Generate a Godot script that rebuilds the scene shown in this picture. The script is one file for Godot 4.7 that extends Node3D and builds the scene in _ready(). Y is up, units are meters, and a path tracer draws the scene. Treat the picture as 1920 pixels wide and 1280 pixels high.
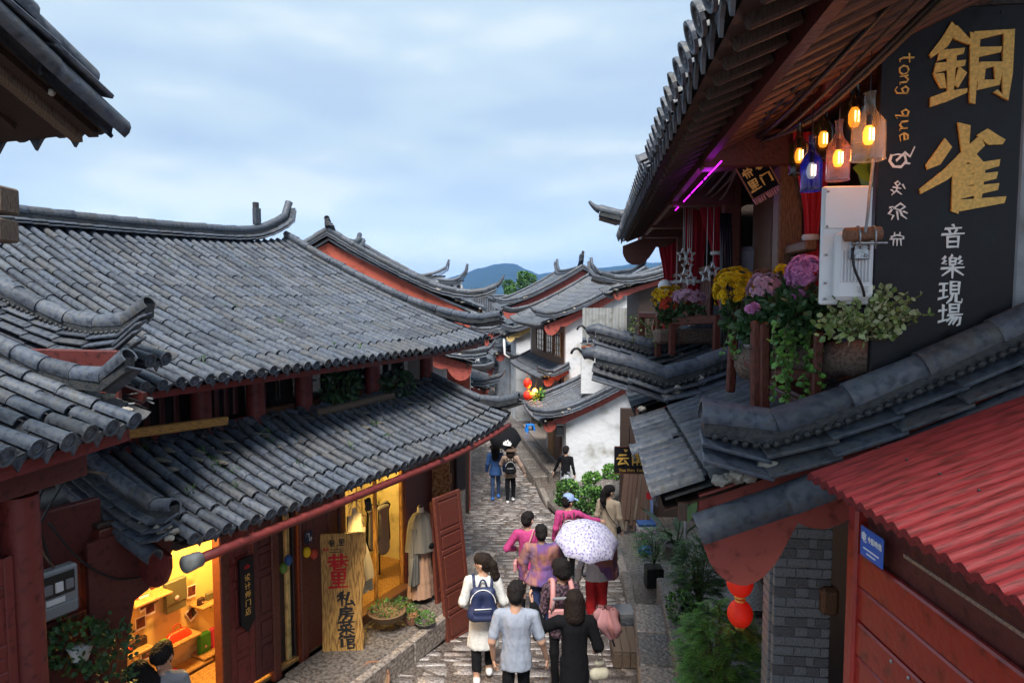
extends Node3D
const F = 1300.0
const PITCH = 0.0691
var rng = RandomNumberGenerator.new()
var M = {}
var used = {}
var cache = {}
var reg = []

# ---------- measuring: a point of the place from a pixel of the survey photo and its distance ahead ----------
func W(px, py, d) -> Vector3:
	var cx = (px - 960.0) / F
	var cy = (640.0 - py) / F
	var dz = cos(PITCH) + cy * sin(PITCH)
	return Vector3(cx * d / dz, 5.0 + (cy * cos(PITCH) - sin(PITCH)) * d / dz, -d)

func pix(p: Vector3) -> Vector3:
	var q = p - Vector3(0, 5, 0)
	var zf = -q.z * cos(PITCH) - q.y * sin(PITCH)
	var yu = q.y * cos(PITCH) - q.z * sin(PITCH)
	if zf < 0.05:
		return Vector3(-9999, -9999, zf)
	return Vector3(960 + F * q.x / zf, 640 - F * yu / zf, zf)

func gy(d) -> float:
	if d < 9.0:
		return 0.0
	if d < 20.0:
		return -(d - 9.0) * 0.0873
	return -0.96 - (d - 20.0) * 0.014

func rr(a, b) -> float:
	return rng.randf_range(a, b)

func V(x, y, z) -> Vector3:
	return Vector3(x, y, z)

func at(p: Vector3, turn = 0.0, sc = 1.0) -> Transform3D:
	return Transform3D(Basis(Vector3.UP, turn).scaled(Vector3.ONE * sc), p)

# x axis along a street line turned «deg» to the right of straight ahead, z axis to its right
func frame(p: Vector3, deg) -> Transform3D:
	return Transform3D(Basis(Vector3.UP, PI / 2 - deg_to_rad(deg)), p)

# ---------- nodes ----------
func uniq(parent, nm) -> String:
	var key = str(parent.get_instance_id()) + nm
	var n = used.get(key, -1) + 1
	used[key] = n
	return nm if n == 0 else "%s_%03d" % [nm, n]

func obj(nm, mesh, mat, parent = null, xf = Transform3D()) -> MeshInstance3D:
	var o = MeshInstance3D.new()
	o.mesh = mesh
	o.material_override = mat
	var p = parent if parent else self
	o.name = uniq(p, nm)
	o.transform = xf
	p.add_child(o, true)
	return o

func tag(o, label, cat = "", group = "", kind = ""):
	if label: o.set_meta("label", label)
	if cat: o.set_meta("category", cat)
	if group: o.set_meta("group", group)
	if kind: o.set_meta("kind", kind)
	return o

func thing(nm, label, cat, xf = Transform3D(), group = "") -> Node3D:
	var o = Node3D.new()
	o.name = uniq(self, nm)
	o.transform = xf
	add_child(o, true)
	tag(o, label, cat, group)
	return o

func copy(src, label, xf) -> Node3D:
	var c = src.duplicate()
	var base = str(src.name)
	if base.length() > 4 and base.substr(base.length() - 4, 1) == "_" and base.substr(base.length() - 3).is_valid_int():
		base = base.substr(0, base.length() - 4)
	c.name = uniq(self, base)
	add_child(c, true)
	c.transform = xf
	c.set_meta("label", label)
	return c

func multi(nm, mesh, mat, xfs, parent = null, cols = null) -> MultiMeshInstance3D:
	var mm = MultiMesh.new()
	mm.transform_format = MultiMesh.TRANSFORM_3D
	mm.use_colors = cols != null
	mm.mesh = mesh
	mm.instance_count = xfs.size()
	for i in xfs.size():
		mm.set_instance_transform(i, xfs[i])
		if cols != null:
			mm.set_instance_color(i, cols[i])
	var o = MultiMeshInstance3D.new()
	o.multimesh = mm
	o.material_override = mat
	var p = parent if parent else self
	o.name = uniq(p, nm)
	p.add_child(o, true)
	o.set_meta("kind", "stuff")
	return o

# ---------- mesh builder ----------
class MB:
	var st = SurfaceTool.new()
	func _init(smooth = false):
		st.begin(Mesh.PRIMITIVE_TRIANGLES)
		st.set_smooth_group(0 if smooth else -1)
	func tri(a, b, c):
		st.add_vertex(a); st.add_vertex(b); st.add_vertex(c)
	func quad(a, b, c, d):
		tri(a, b, c); tri(a, c, d)
	func face(pts, out):
		var n = (pts[0] - pts[2]).cross(pts[0] - pts[1])
		if n.dot(out) < 0:
			pts.reverse()
		for i in range(1, pts.size() - 1):
			tri(pts[0], pts[i], pts[i + 1])
	func box(s: Vector3, xf = Transform3D(), b = 0.0):
		var h = s * 0.5
		b = min(b, min(h.x, min(h.y, h.z)) * 0.6)
		var sg = [-1, 1]
		var P = func(x, y, z, ax):
			var q = Vector3(x * (h.x - (0.0 if ax == 0 else b)), y * (h.y - (0.0 if ax == 1 else b)), z * (h.z - (0.0 if ax == 2 else b)))
			return xf * q
		for a in sg:
			face([P.call(a, -1, -1, 0), P.call(a, 1, -1, 0), P.call(a, 1, 1, 0), P.call(a, -1, 1, 0)], xf.basis * Vector3(a, 0, 0))
			face([P.call(-1, a, -1, 1), P.call(1, a, -1, 1), P.call(1, a, 1, 1), P.call(-1, a, 1, 1)], xf.basis * Vector3(0, a, 0))
			face([P.call(-1, -1, a, 2), P.call(1, -1, a, 2), P.call(1, 1, a, 2), P.call(-1, 1, a, 2)], xf.basis * Vector3(0, 0, a))
		if b <= 0.0:
			return
		for a in sg:
			for c in sg:
				face([P.call(a, c, -1, 0), P.call(a, c, 1, 0), P.call(a, c, 1, 1), P.call(a, c, -1, 1)], xf.basis * Vector3(a, c, 0))
				face([P.call(-1, a, c, 1), P.call(1, a, c, 1), P.call(1, a, c, 2), P.call(-1, a, c, 2)], xf.basis * Vector3(0, a, c))
				face([P.call(a, -1, c, 0), P.call(a, 1, c, 0), P.call(a, 1, c, 2), P.call(a, -1, c, 2)], xf.basis * Vector3(a, 0, c))
				for e in sg:
					face([P.call(a, c, e, 0), P.call(a, c, e, 1), P.call(a, c, e, 2)], xf.basis * Vector3(a, c, e))
	func grid(rows, closed = false):
		for i in rows.size() - 1:
			var m = rows[i].size()
			for j in (m if closed else m - 1):
				var k = (j + 1) % m
				quad(rows[i][j], rows[i + 1][j], rows[i + 1][k], rows[i][k])
	func tube(pts, rad, seg = 8, cap = true):
		var rows = []
		var up = Vector3.UP
		for i in pts.size():
			var d = (pts[min(i + 1, pts.size() - 1)] - pts[max(i - 1, 0)]).normalized()
			if i == 0 and abs(d.dot(up)) > 0.9:
				up = Vector3.RIGHT
			var sx = d.cross(up).normalized()
			up = sx.cross(d).normalized()
			var r = rad[i] if rad is Array else rad
			var row = []
			for j in seg:
				var a = TAU * j / seg
				row.append(pts[i] + (sx * cos(a) + up * sin(a)) * r)
			rows.append(row)
		grid(rows, true)
		if cap:
			for e in [0, rows.size() - 1]:
				var c = pts[e]
				for j in seg:
					if e == 0:
						tri(c, rows[e][j], rows[e][(j + 1) % seg])
					else:
						tri(c, rows[e][(j + 1) % seg], rows[e][j])
	func lathe(prof, seg = 16, xf = Transform3D()):
		var rows = []
		for p in prof:
			var row = []
			for j in seg:
				var a = -TAU * j / seg
				row.append(xf * Vector3(cos(a) * p.x, p.y, sin(a) * p.x))
			rows.append(row)
		rows.reverse()
		grid(rows, true)
	# a bar of cross-section h x t swept along a path
	func band(pts, h: Vector3, t: Vector3):
		var rows = [[], [], [], []]
		for p in pts:
			rows[0].append(p); rows[1].append(p + h); rows[2].append(p + h + t); rows[3].append(p + t)
		for i in 4:
			var a = rows[i]
			var b = rows[(i + 1) % 4]
			for j in pts.size() - 1:
				quad(a[j], a[j + 1], b[j + 1], b[j])
		var n = pts.size() - 1
		quad(rows[0][0], rows[1][0], rows[2][0], rows[3][0])
		quad(rows[3][n], rows[2][n], rows[1][n], rows[0][n])
	# flat outline in x and y, given a thickness along z
	func plate(poly: PackedVector2Array, t, xf = Transform3D()):
		var ids = Geometry2D.triangulate_polygon(poly)
		var f = xf.basis.z
		for i in range(0, ids.size(), 3):
			var a = poly[ids[i]]; var b = poly[ids[i + 1]]; var c = poly[ids[i + 2]]
			face([xf * Vector3(a.x, a.y, t / 2), xf * Vector3(b.x, b.y, t / 2), xf * Vector3(c.x, c.y, t / 2)], f)
			face([xf * Vector3(a.x, a.y, -t / 2), xf * Vector3(b.x, b.y, -t / 2), xf * Vector3(c.x, c.y, -t / 2)], -f)
		var cw = Geometry2D.is_polygon_clockwise(poly)
		for i in poly.size():
			var a = poly[i]; var b = poly[(i + 1) % poly.size()]
			var n2 = Vector2(b.y - a.y, a.x - b.x) * (-1.0 if cw else 1.0)
			face([xf * Vector3(a.x, a.y, t / 2), xf * Vector3(b.x, b.y, t / 2), xf * Vector3(b.x, b.y, -t / 2), xf * Vector3(a.x, a.y, -t / 2)], xf.basis * Vector3(n2.x, n2.y, 0))
	func ball(c: Vector3, r: Vector3, seg = 10, amp = 0.0, sd = 0):
		var nz = FastNoiseLite.new()
		nz.seed = sd
		nz.frequency = 1.3
		var rows = []
		for i in seg + 1:
			var row = []
			var ph = PI * i / seg
			for j in seg * 2:
				var th = TAU * j / (seg * 2)
				var n = Vector3(sin(ph) * cos(th), cos(ph), -sin(ph) * sin(th))
				row.append(c + n * r * (1.0 + amp * nz.get_noise_3dv(n * 1.5)))
			rows.append(row)
		rows.reverse()
		grid(rows, true)
	func done() -> ArrayMesh:
		st.generate_normals()
		return st.commit()

func bx(s: Vector3, b = 0.012) -> ArrayMesh:
	var key = ["bx", s.snappedf(0.001), b]
	if not cache.has(key):
		var m = MB.new()
		m.box(s, Transform3D(), b)
		cache[key] = m.done()
	return cache[key]

func box(nm, c: Vector3, s: Vector3, mat, parent = null, turn = 0.0, b = 0.012) -> MeshInstance3D:
	return obj(nm, bx(s, b), mat, parent, at(c, turn))

# a squared bar from a to b
func bar(nm, a: Vector3, b: Vector3, w, t, mat, parent = null, bev = 0.01) -> MeshInstance3D:
	return obj(nm, bx(V(w, a.distance_to(b), t), bev), mat, parent, along(a, b))

func along(a: Vector3, b: Vector3) -> Transform3D:
	var y = (b - a).normalized()
	var ref = Vector3.BACK if abs(y.z) < 0.9 else Vector3.RIGHT
	var x = y.cross(ref).normalized()
	return Transform3D(Basis(x, y, x.cross(y)), (a + b) / 2)

func rod(nm, pts, r, mat, parent = null, seg = 8) -> MeshInstance3D:
	var m = MB.new(true)
	m.tube(pts, r, seg)
	return obj(nm, m.done(), mat, parent)

func turned(nm, prof, mat, parent = null, xf = Transform3D(), seg = 16) -> MeshInstance3D:
	var m = MB.new(true)
	m.lathe(prof, seg)
	return obj(nm, m.done(), mat, parent, xf)

func lump(nm, c, r, mat, parent = null, amp = 0.25, sd = 1, seg = 8) -> MeshInstance3D:
	var m = MB.new(true)
	m.ball(Vector3.ZERO, r, seg, amp, sd)
	return obj(nm, m.done(), mat, parent, at(c))

func slab(nm, poly, t, mat, parent, xf) -> MeshInstance3D:
	var m = MB.new()
	m.plate(PackedVector2Array(poly), t)
	return obj(nm, m.done(), mat, parent, xf)

func curve(pts, step) -> Array:
	var c = Curve3D.new()
	c.bake_interval = 0.02
	for i in pts.size():
		var tg = (pts[min(i + 1, pts.size() - 1)] - pts[max(i - 1, 0)]) / 6.0
		c.add_point(pts[i], -tg, tg)
	var L = c.get_baked_length()
	var n = max(1, int(round(L / step)))
	var out = []
	for i in n + 1:
		out.append(c.sample_baked(L * i / n, true))
	return out

# ---------- materials ----------
func ramp(offs, cols) -> Gradient:
	var g = Gradient.new()
	g.offsets = PackedFloat32Array(offs)
	g.colors = PackedColorArray(cols)
	return g

func noise_tex(sd, freq, g, size = 512, oct = 4, normal = 0.0, cell = false) -> NoiseTexture2D:
	var n = FastNoiseLite.new()
	n.seed = sd
	n.frequency = freq
	n.fractal_octaves = oct
	n.noise_type = FastNoiseLite.TYPE_CELLULAR if cell else FastNoiseLite.TYPE_SIMPLEX_SMOOTH
	var t = NoiseTexture2D.new()
	t.width = size
	t.height = size
	t.seamless = true
	t.noise = n
	if normal > 0.0:
		t.as_normal_map = true
		t.bump_strength = normal
	elif g:
		t.color_ramp = g
	return t

var T = {}

func mat(nm, c: Color, rough, tex = "", sc = V(1, 1, 1), o = {}) -> StandardMaterial3D:
	var m = StandardMaterial3D.new()
	m.resource_name = nm
	m.albedo_color = c.linear_to_srgb()
	m.roughness = rough
	m.cull_mode = BaseMaterial3D.CULL_DISABLED
	m.metallic_specular = o.get("spec", 0.5)
	m.metallic = o.get("metal", 0.0)
	m.uv1_triplanar = true
	m.uv1_world_triplanar = o.get("world", true)
	m.uv1_scale = sc
	m.uv1_triplanar_sharpness = 4.0
	if tex:
		m.albedo_texture = T[tex]
	if o.has("nrm"):
		m.normal_enabled = true
		m.normal_texture = T[o.nrm]
		m.normal_scale = o.get("ns", 1.0)
	if o.has("rtex"):
		m.roughness_texture = T[o.rtex]
	if o.has("vc"):
		m.vertex_color_use_as_albedo = true
	if o.has("em"):
		m.emission_enabled = true
		m.emission = o.em
		m.emission_energy_multiplier = o.get("ee", 1.0)
	if o.has("back"):
		m.backlight_enabled = true
		m.backlight = o.back
	if o.has("coat"):
		m.clearcoat_enabled = true
		m.clearcoat = o.coat
		m.clearcoat_roughness = 0.2
	M[nm] = m
	return m

func G(v) -> Color:
	return Color(v, v, v)

func make_materials():
	T.speck = noise_tex(3, 0.03, ramp([0.0, 0.45, 1.0], [G(0.62), G(0.9), G(1.0)]), 512, 5)
	T.blotch = noise_tex(5, 0.008, ramp([0.0, 0.35, 0.6, 1.0], [G(0.5), G(0.82), G(0.95), G(1.0)]), 512, 6)
	T.tile = noise_tex(7, 0.012, ramp([0.0, 0.3, 0.5, 0.68, 1.0], [Color(0.5, 0.52, 0.55), Color(0.78, 0.8, 0.83), Color(0.95, 0.97, 1.0), Color(1, 0.99, 0.96), Color(0.86, 0.81, 0.72)]), 512, 6)
	T.plaster = noise_tex(9, 0.006, ramp([0.0, 0.3, 0.5, 1.0], [Color(0.72, 0.7, 0.66), Color(0.9, 0.9, 0.89), G(0.98), G(1.0)]), 512, 6)
	T.rust = noise_tex(12, 0.01, ramp([0.0, 0.32, 0.45, 1.0], [Color(0.55, 0.42, 0.3), Color(0.8, 0.72, 0.62), G(0.95), G(1.0)]), 512, 5)
	T.grain = noise_tex(15, 0.02, ramp([0.0, 0.4, 0.55, 1.0], [Color(0.5, 0.45, 0.42), Color(0.82, 0.8, 0.78), G(0.95), G(1.0)]), 512, 5)
	T.paint = noise_tex(18, 0.012, ramp([0.0, 0.25, 0.4, 1.0], [Color(0.55, 0.5, 0.48), Color(0.85, 0.82, 0.82), G(0.97), G(1.0)]), 512, 6)
	T.stone = noise_tex(21, 0.02, ramp([0.0, 0.4, 0.6, 1.0], [Color(0.5, 0.47, 0.45), Color(0.8, 0.77, 0.76), Color(0.95, 0.92, 0.9), G(1.0)]), 512, 6)
	T.wet = noise_tex(24, 0.012, ramp([0.0, 0.4, 0.55, 1.0], [G(0.4), G(0.5), G(0.75), G(1.0)]), 512, 4)
	T.mud = noise_tex(27, 0.02, ramp([0.0, 0.45, 0.6, 1.0], [Color(0.55, 0.45, 0.35), Color(0.85, 0.78, 0.7), G(0.97), G(1.0)]), 512, 6)
	T.shawl = noise_tex(31, 0.004, ramp([0.0, 0.35, 0.48, 0.6, 1.0], [Color(0.3, 0.25, 0.45), Color(0.42, 0.28, 0.48), Color(0.52, 0.32, 0.42), Color(0.62, 0.42, 0.34), Color(0.4, 0.33, 0.55)]), 256, 3)
	T.camo = noise_tex(33, 0.02, ramp([0.0, 0.45, 0.52, 1.0], [Color(0.05, 0.04, 0.05), Color(0.12, 0.08, 0.12), Color(0.45, 0.3, 0.4), Color(0.25, 0.28, 0.2)]), 256, 3)
	T.knit = noise_tex(35, 0.05, ramp([0.0, 1.0], [G(0.78), G(1.0)]), 256, 3)
	T.nfine = noise_tex(41, 0.03, null, 512, 5, 4.0)
	T.nstone = noise_tex(43, 0.02, null, 512, 6, 8.0)
	T.ngrain = noise_tex(45, 0.02, null, 512, 4, 6.0)
	T.ncloth = noise_tex(47, 0.008, null, 256, 3, 10.0)
	var tile_tones = [Color(0.07, 0.08, 0.1), Color(0.085, 0.096, 0.118), Color(0.052, 0.06, 0.077), Color(0.098, 0.109, 0.132), Color(0.08, 0.083, 0.092), Color(0.076, 0.091, 0.12)]
	for i in 6:
		mat("tile%d" % i, tile_tones[i], 0.62, "tile", V(1.7, 1.7, 1.7), {"nrm": "nfine", "ns": 0.5, "rtex": "speck"})
	mat("tiles", Color(1, 1, 1), 0.5, "tile", V(1.7, 1.7, 1.7), {"vc": 1, "nrm": "nfine", "ns": 0.5})
	mat("tile_dark", Color(0.035, 0.037, 0.04), 0.6, "tile", V(2, 2, 2), {"nrm": "nfine"})
	mat("bed", Color(0.03, 0.03, 0.03), 0.85, "speck", V(2, 2, 2))
	mat("moss", Color(0.035, 0.045, 0.02), 0.95, "speck", V(4, 4, 4), {"nrm": "nstone"})
	mat("mortar", Color(0.36, 0.33, 0.29), 0.9, "plaster", V(3, 3, 3), {"nrm": "nstone", "ns": 1.0})
	mat("red", Color(0.19, 0.03, 0.026), 0.55, "paint", V(1.4, 1.4, 1.4), {"nrm": "nfine", "ns": 0.4})
	mat("red_pale", Color(0.36, 0.075, 0.055), 0.7, "paint", V(1.1, 1.1, 1.1), {"nrm": "nfine", "ns": 0.3})
	mat("red_dark", Color(0.1, 0.02, 0.017), 0.5, "paint", V(1.6, 1.6, 1.6), {"nrm": "nfine", "ns": 0.4})
	mat("wood_red", Color(0.15, 0.035, 0.02), 0.45, "grain", V(9, 1.2, 9), {"nrm": "ngrain", "ns": 0.4})
	mat("wood_brown", Color(0.16, 0.07, 0.03), 0.55, "grain", V(9, 1.2, 9), {"nrm": "ngrain", "ns": 0.6})
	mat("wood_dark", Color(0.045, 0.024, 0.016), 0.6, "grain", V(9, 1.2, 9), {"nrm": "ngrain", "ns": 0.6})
	mat("wood_old", Color(0.17, 0.12, 0.085), 0.8, "grain", V(12, 1.5, 12), {"nrm": "ngrain", "ns": 1.2, "world": false})
	mat("wood_beam", Color(0.15, 0.06, 0.035), 0.7, "grain", V(12, 1.5, 12), {"nrm": "ngrain", "ns": 0.8, "world": false})
	mat("wood_gold", Color(0.52, 0.28, 0.07), 0.6, "grain", V(4, 0.5, 4), {"nrm": "ngrain", "ns": 0.2})
	mat("wood_pine", Color(0.45, 0.26, 0.09), 0.55, "grain", V(8, 8, 1.0), {"nrm": "ngrain", "ns": 0.4})
	mat("plank_mix", Color(0.12, 0.055, 0.03), 0.6, "grain", V(14, 1.5, 14), {"nrm": "ngrain", "world": false})
	mat("plank_grey", Color(0.2, 0.14, 0.1), 0.7, "grain", V(14, 1.5, 14), {"nrm": "ngrain", "world": false})
	T.stain = noise_tex(52, 0.005, ramp([0.0, 0.3, 0.42, 0.6, 1.0], [Color(0.74, 0.67, 0.56), Color(0.87, 0.82, 0.75), Color(0.95, 0.93, 0.91), G(0.98), G(1.0)]), 512, 6)
	mat("stained_wall", Color(0.6, 0.615, 0.64), 0.88, "stain", V(0.3, 0.3, 0.3), {"nrm": "nfine", "ns": 0.4})
	mat("wood_yellow", Color(0.5, 0.25, 0.06), 0.65, "grain", V(9, 1.0, 9), {"nrm": "ngrain", "ns": 0.6, "world": false})
	mat("white_wall", Color(0.66, 0.675, 0.7), 0.85, "plaster", V(0.35, 0.35, 0.35), {"nrm": "nfine", "ns": 0.3})
	mat("grey_wall", Color(0.42, 0.43, 0.45), 0.9, "plaster", V(0.5, 0.5, 0.5), {"nrm": "nfine", "ns": 0.4})
	mat("red_wall", Color(0.42, 0.085, 0.05), 0.8, "plaster", V(0.6, 0.6, 0.6), {"nrm": "nfine", "ns": 0.4})
	mat("mud", Color(0.45, 0.24, 0.1), 0.9, "mud", V(1.2, 1.2, 1.2), {"nrm": "nstone", "ns": 1.0})
	mat("dark", Color(0.012, 0.01, 0.01), 0.8)
	mat("dark_glass", Color(0.02, 0.022, 0.025), 0.08, "", V(1, 1, 1), {"spec": 0.6})
	mat("iron", Color(0.03, 0.03, 0.032), 0.45, "speck", V(4, 4, 4), {"metal": 0.4})
	mat("black_cable", Color(0.015, 0.015, 0.017), 0.45)
	mat("grey_plastic", Color(0.32, 0.34, 0.36), 0.4, "speck", V(6, 6, 6))
	mat("white_plastic", Color(0.74, 0.76, 0.78), 0.35)
	mat("steel", Color(0.45, 0.46, 0.48), 0.35, "speck", V(5, 5, 5), {"metal": 0.8})
	mat("zinc", Color(0.33, 0.34, 0.34), 0.7, "plaster", V(0.8, 0.8, 0.8))
	mat("gold", Color(0.95, 0.58, 0.12), 0.5, "knit", V(3, 3, 3), {"nrm": "nfine", "ns": 0.15})
	mat("lime", Color(0.15, 0.135, 0.115), 0.9, "plaster", V(3, 3, 3), {"nrm": "nstone"})
	mat("white_paint", Color(0.78, 0.78, 0.76), 0.6)
	mat("sign_black", Color(0.014, 0.013, 0.017), 0.5, "blotch", V(1.3, 1.3, 1.3), {"nrm": "ngrain", "ns": 0.1, "rtex": "blotch", "spec": 0.35})
	for i in 4:
		mat("flag%d" % i, [Color(0.3, 0.28, 0.27), Color(0.35, 0.33, 0.32), Color(0.26, 0.245, 0.24), Color(0.32, 0.285, 0.265)][i], 0.52, "stone", V(2.2, 2.2, 2.2), {"nrm": "nstone", "ns": 0.5, "rtex": "wet", "spec": 0.5})
	mat("flags", Color(1, 1, 1), 0.52, "stone", V(2.2, 2.2, 2.2), {"vc": 1, "nrm": "nstone", "ns": 0.5, "rtex": "wet", "spec": 0.5})
	mat("earth", Color(0.15, 0.13, 0.115), 0.55, "stone", V(1.5, 1.5, 1.5), {"nrm": "nstone", "ns": 0.8, "rtex": "wet"})
	mat("slab_stone", Color(0.32, 0.29, 0.26), 0.6, "stone", V(1.3, 1.3, 1.3), {"nrm": "nstone", "ns": 0.7, "rtex": "wet"})
	mat("slab_wet", Color(0.18, 0.165, 0.15), 0.5, "stone", V(1.3, 1.3, 1.3), {"nrm": "nstone", "ns": 0.7, "rtex": "wet"})
	mat("brick_grey", Color(0.17, 0.17, 0.18), 0.85, "speck", V(3, 3, 3), {"nrm": "nfine", "ns": 0.6})
	mat("brick_light", Color(0.27, 0.28, 0.3), 0.85, "speck", V(3, 3, 3), {"nrm": "nfine", "ns": 0.6})
	mat("brick_red", Color(0.35, 0.12, 0.07), 0.85, "speck", V(3, 3, 3), {"nrm": "nfine", "ns": 0.6})
	mat("leaf", Color(0.045, 0.11, 0.022), 0.45, "speck", V(6, 6, 6), {"back": Color(0.1, 0.2, 0.03)})
	mat("leaf_dark", Color(0.025, 0.065, 0.025), 0.5, "speck", V(6, 6, 6), {"back": Color(0.04, 0.1, 0.02)})
	mat("leaf_bright", Color(0.12, 0.26, 0.03), 0.45, "speck", V(6, 6, 6), {"back": Color(0.2, 0.35, 0.04)})
	mat("leaf_pale", Color(0.42, 0.48, 0.22), 0.5, "speck", V(8, 8, 8), {"back": Color(0.2, 0.25, 0.08)})
	mat("leaves", Color(1, 1, 1), 0.5, "speck", V(6, 6, 6), {"vc": 1, "back": Color(0.06, 0.12, 0.02)})
	mat("stem", Color(0.1, 0.1, 0.035), 0.7)
	mat("bark", Color(0.08, 0.06, 0.045), 0.9, "stone", V(3, 3, 3), {"nrm": "nstone"})
	mat("log", Color(0.2, 0.15, 0.12), 0.9, "stone", V(3.5, 3.5, 3.5), {"nrm": "nstone", "ns": 1.3})
	mat("clay", Color(0.1, 0.085, 0.075), 0.6, "speck", V(4, 4, 4))
	mat("terracotta", Color(0.28, 0.13, 0.07), 0.75, "speck", V(4, 4, 4))
	mat("basket", Color(0.2, 0.12, 0.06), 0.8, "knit", V(20, 20, 20), {"nrm": "nfine"})
	mat("yellow_flower", Color(0.9, 0.6, 0.0), 0.6, "speck", V(9, 9, 9), {"back": Color(0.3, 0.2, 0.0)})
	mat("pink_flower", Color(0.72, 0.28, 0.6), 0.6, "speck", V(9, 9, 9), {"back": Color(0.2, 0.08, 0.15)})
	mat("rose_flower", Color(0.75, 0.48, 0.64), 0.6, "speck", V(9, 9, 9), {"back": Color(0.2, 0.1, 0.15)})
	mat("red_flower", Color(0.62, 0.06, 0.02), 0.6, "speck", V(9, 9, 9))
	mat("brown_flower", Color(0.3, 0.13, 0.07), 0.7, "speck", V(9, 9, 9))
	mat("curtain", Color(0.62, 0.015, 0.04), 0.7, "knit", V(30, 4, 30), {"back": Color(0.35, 0.01, 0.02)})
	mat("shed_red", Color(0.3, 0.02, 0.015), 0.32, "paint", V(1.2, 1.2, 1.2), {"nrm": "nfine", "ns": 0.25, "coat": 0.3})
	mat("shed_roof", Color(0.17, 0.014, 0.018), 0.5, "grain", V(0.6, 6, 6), {"nrm": "nfine", "ns": 0.3, "spec": 0.45})
	mat("skin", Color(0.5, 0.29, 0.2), 0.5)
	mat("hair", Color(0.014, 0.011, 0.011), 0.75, "knit", V(20, 3, 20), {"nrm": "ngrain", "ns": 1.0, "spec": 0.3})
	mat("hair_brown", Color(0.022, 0.014, 0.011), 0.75, "knit", V(20, 3, 20), {"nrm": "ngrain", "ns": 1.0, "spec": 0.3})
	mat("black_cloth", Color(0.012, 0.012, 0.014), 0.9, "knit", V(8, 8, 8), {"nrm": "ncloth", "ns": 0.3, "spec": 0.2})
	mat("white_cloth", Color(0.72, 0.72, 0.7), 0.85, "knit", V(8, 8, 8), {"nrm": "ncloth", "ns": 0.6})
	mat("navy", Color(0.018, 0.03, 0.1), 0.6, "knit", V(8, 8, 8), {"nrm": "ncloth", "ns": 0.4})
	mat("tee", Color(0.33, 0.37, 0.46), 0.85, "knit", V(8, 8, 8), {"nrm": "ncloth", "ns": 0.2})
	mat("pink_cloth", Color(0.55, 0.05, 0.22), 0.8, "knit", V(8, 8, 8), {"nrm": "ncloth", "ns": 0.7})
	mat("beige", Color(0.5, 0.4, 0.29), 0.85, "knit", V(8, 8, 8), {"nrm": "ncloth", "ns": 0.7})
	mat("tan_cloth", Color(0.36, 0.25, 0.19), 0.85, "knit", V(8, 8, 8), {"nrm": "ncloth", "ns": 0.7})
	mat("blue_cloth", Color(0.03, 0.1, 0.3), 0.7, "knit", V(8, 8, 8), {"nrm": "ncloth", "ns": 0.7})
	mat("denim", Color(0.03, 0.07, 0.17), 0.85, "knit", V(8, 8, 8), {"nrm": "ncloth", "ns": 0.4})
	mat("red_cloth", Color(0.6, 0.01, 0.015), 0.8, "knit", V(8, 8, 8), {"nrm": "ncloth", "ns": 0.6})
	mat("shawl", Color(1, 1, 1), 0.85, "shawl", V(1.5, 1.5, 1.5), {"nrm": "ncloth", "ns": 0.7})
	mat("camo", Color(0.8, 0.8, 0.8), 0.85, "camo", V(4, 4, 4), {"nrm": "ncloth", "ns": 0.5})
	mat("shoe_white", Color(0.7, 0.7, 0.7), 0.6)
	mat("shoe_blue", Color(0.03, 0.16, 0.55), 0.5)
	mat("shoe_black", Color(0.02, 0.02, 0.02), 0.5)
	mat("cap_blue", Color(0.3, 0.42, 0.75), 0.8, "knit", V(8, 8, 8))
	mat("hat_brown", Color(0.12, 0.07, 0.045), 0.9, "knit", V(8, 8, 8))
	mat("maroon", Color(0.1, 0.015, 0.03), 0.5, "knit", V(8, 8, 8))
	mat("pink_strap", Color(0.65, 0.3, 0.3), 0.7, "knit", V(8, 8, 8))
	mat("grey_strap", Color(0.2, 0.2, 0.22), 0.7)
	mat("yellow_cloth", Color(0.75, 0.42, 0.01), 0.8)
	mat("grey_cloth", Color(0.25, 0.26, 0.3), 0.85, "knit", V(8, 8, 8), {"nrm": "ncloth", "ns": 0.6})
	mat("cream_cloth", Color(0.66, 0.6, 0.45), 0.85, "knit", V(10, 10, 10), {"nrm": "ncloth", "ns": 0.8})
	mat("peach_cloth", Color(0.5, 0.3, 0.2), 0.85, "knit", V(20, 2, 20), {"nrm": "ncloth", "ns": 0.8})
	mat("ochre_wall", Color(0.72, 0.52, 0.2), 0.8, "plaster", V(1, 1, 1))
	mat("cream_wall", Color(0.6, 0.55, 0.35), 0.8, "plaster", V(1, 1, 1))
	mat("blue_plastic", Color(0.01, 0.2, 0.7), 0.35)
	mat("blue_plate", Color(0.03, 0.12, 0.5), 0.35)
	mat("red_lantern", Color(0.6, 0.03, 0.01), 0.6, "", V(1, 1, 1), {"em": Color(1.0, 0.1, 0.03), "ee": 0.035})
	mat("hills", Color(0.02, 0.045, 0.03), 1.0, "blotch", V(0.004, 0.004, 0.004))
	mat("asphalt_far", Color(0.1, 0.1, 0.1), 0.9)

# ---------- roofs ----------
func surf(o, s, t) -> Vector3:
	var q = s / o.L
	var y = o.y + o.rise * (0.74 * t + 0.26 * t * t)
	var w = o.get("lw", 1.6)
	y += (o.get("l0", 0.0) * pow(max(0.0, 1.0 - s / w), 2) + o.get("l1", 0.0) * pow(max(0.0, 1.0 - (o.L - s) / w), 2)) * (1.0 - 0.4 * t)
	y -= o.get("sag", 0.0) * t * 4.0 * q * (1.0 - q)
	return Vector3(o.x + s, y, o.z + o.k * o.run * t)

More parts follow.
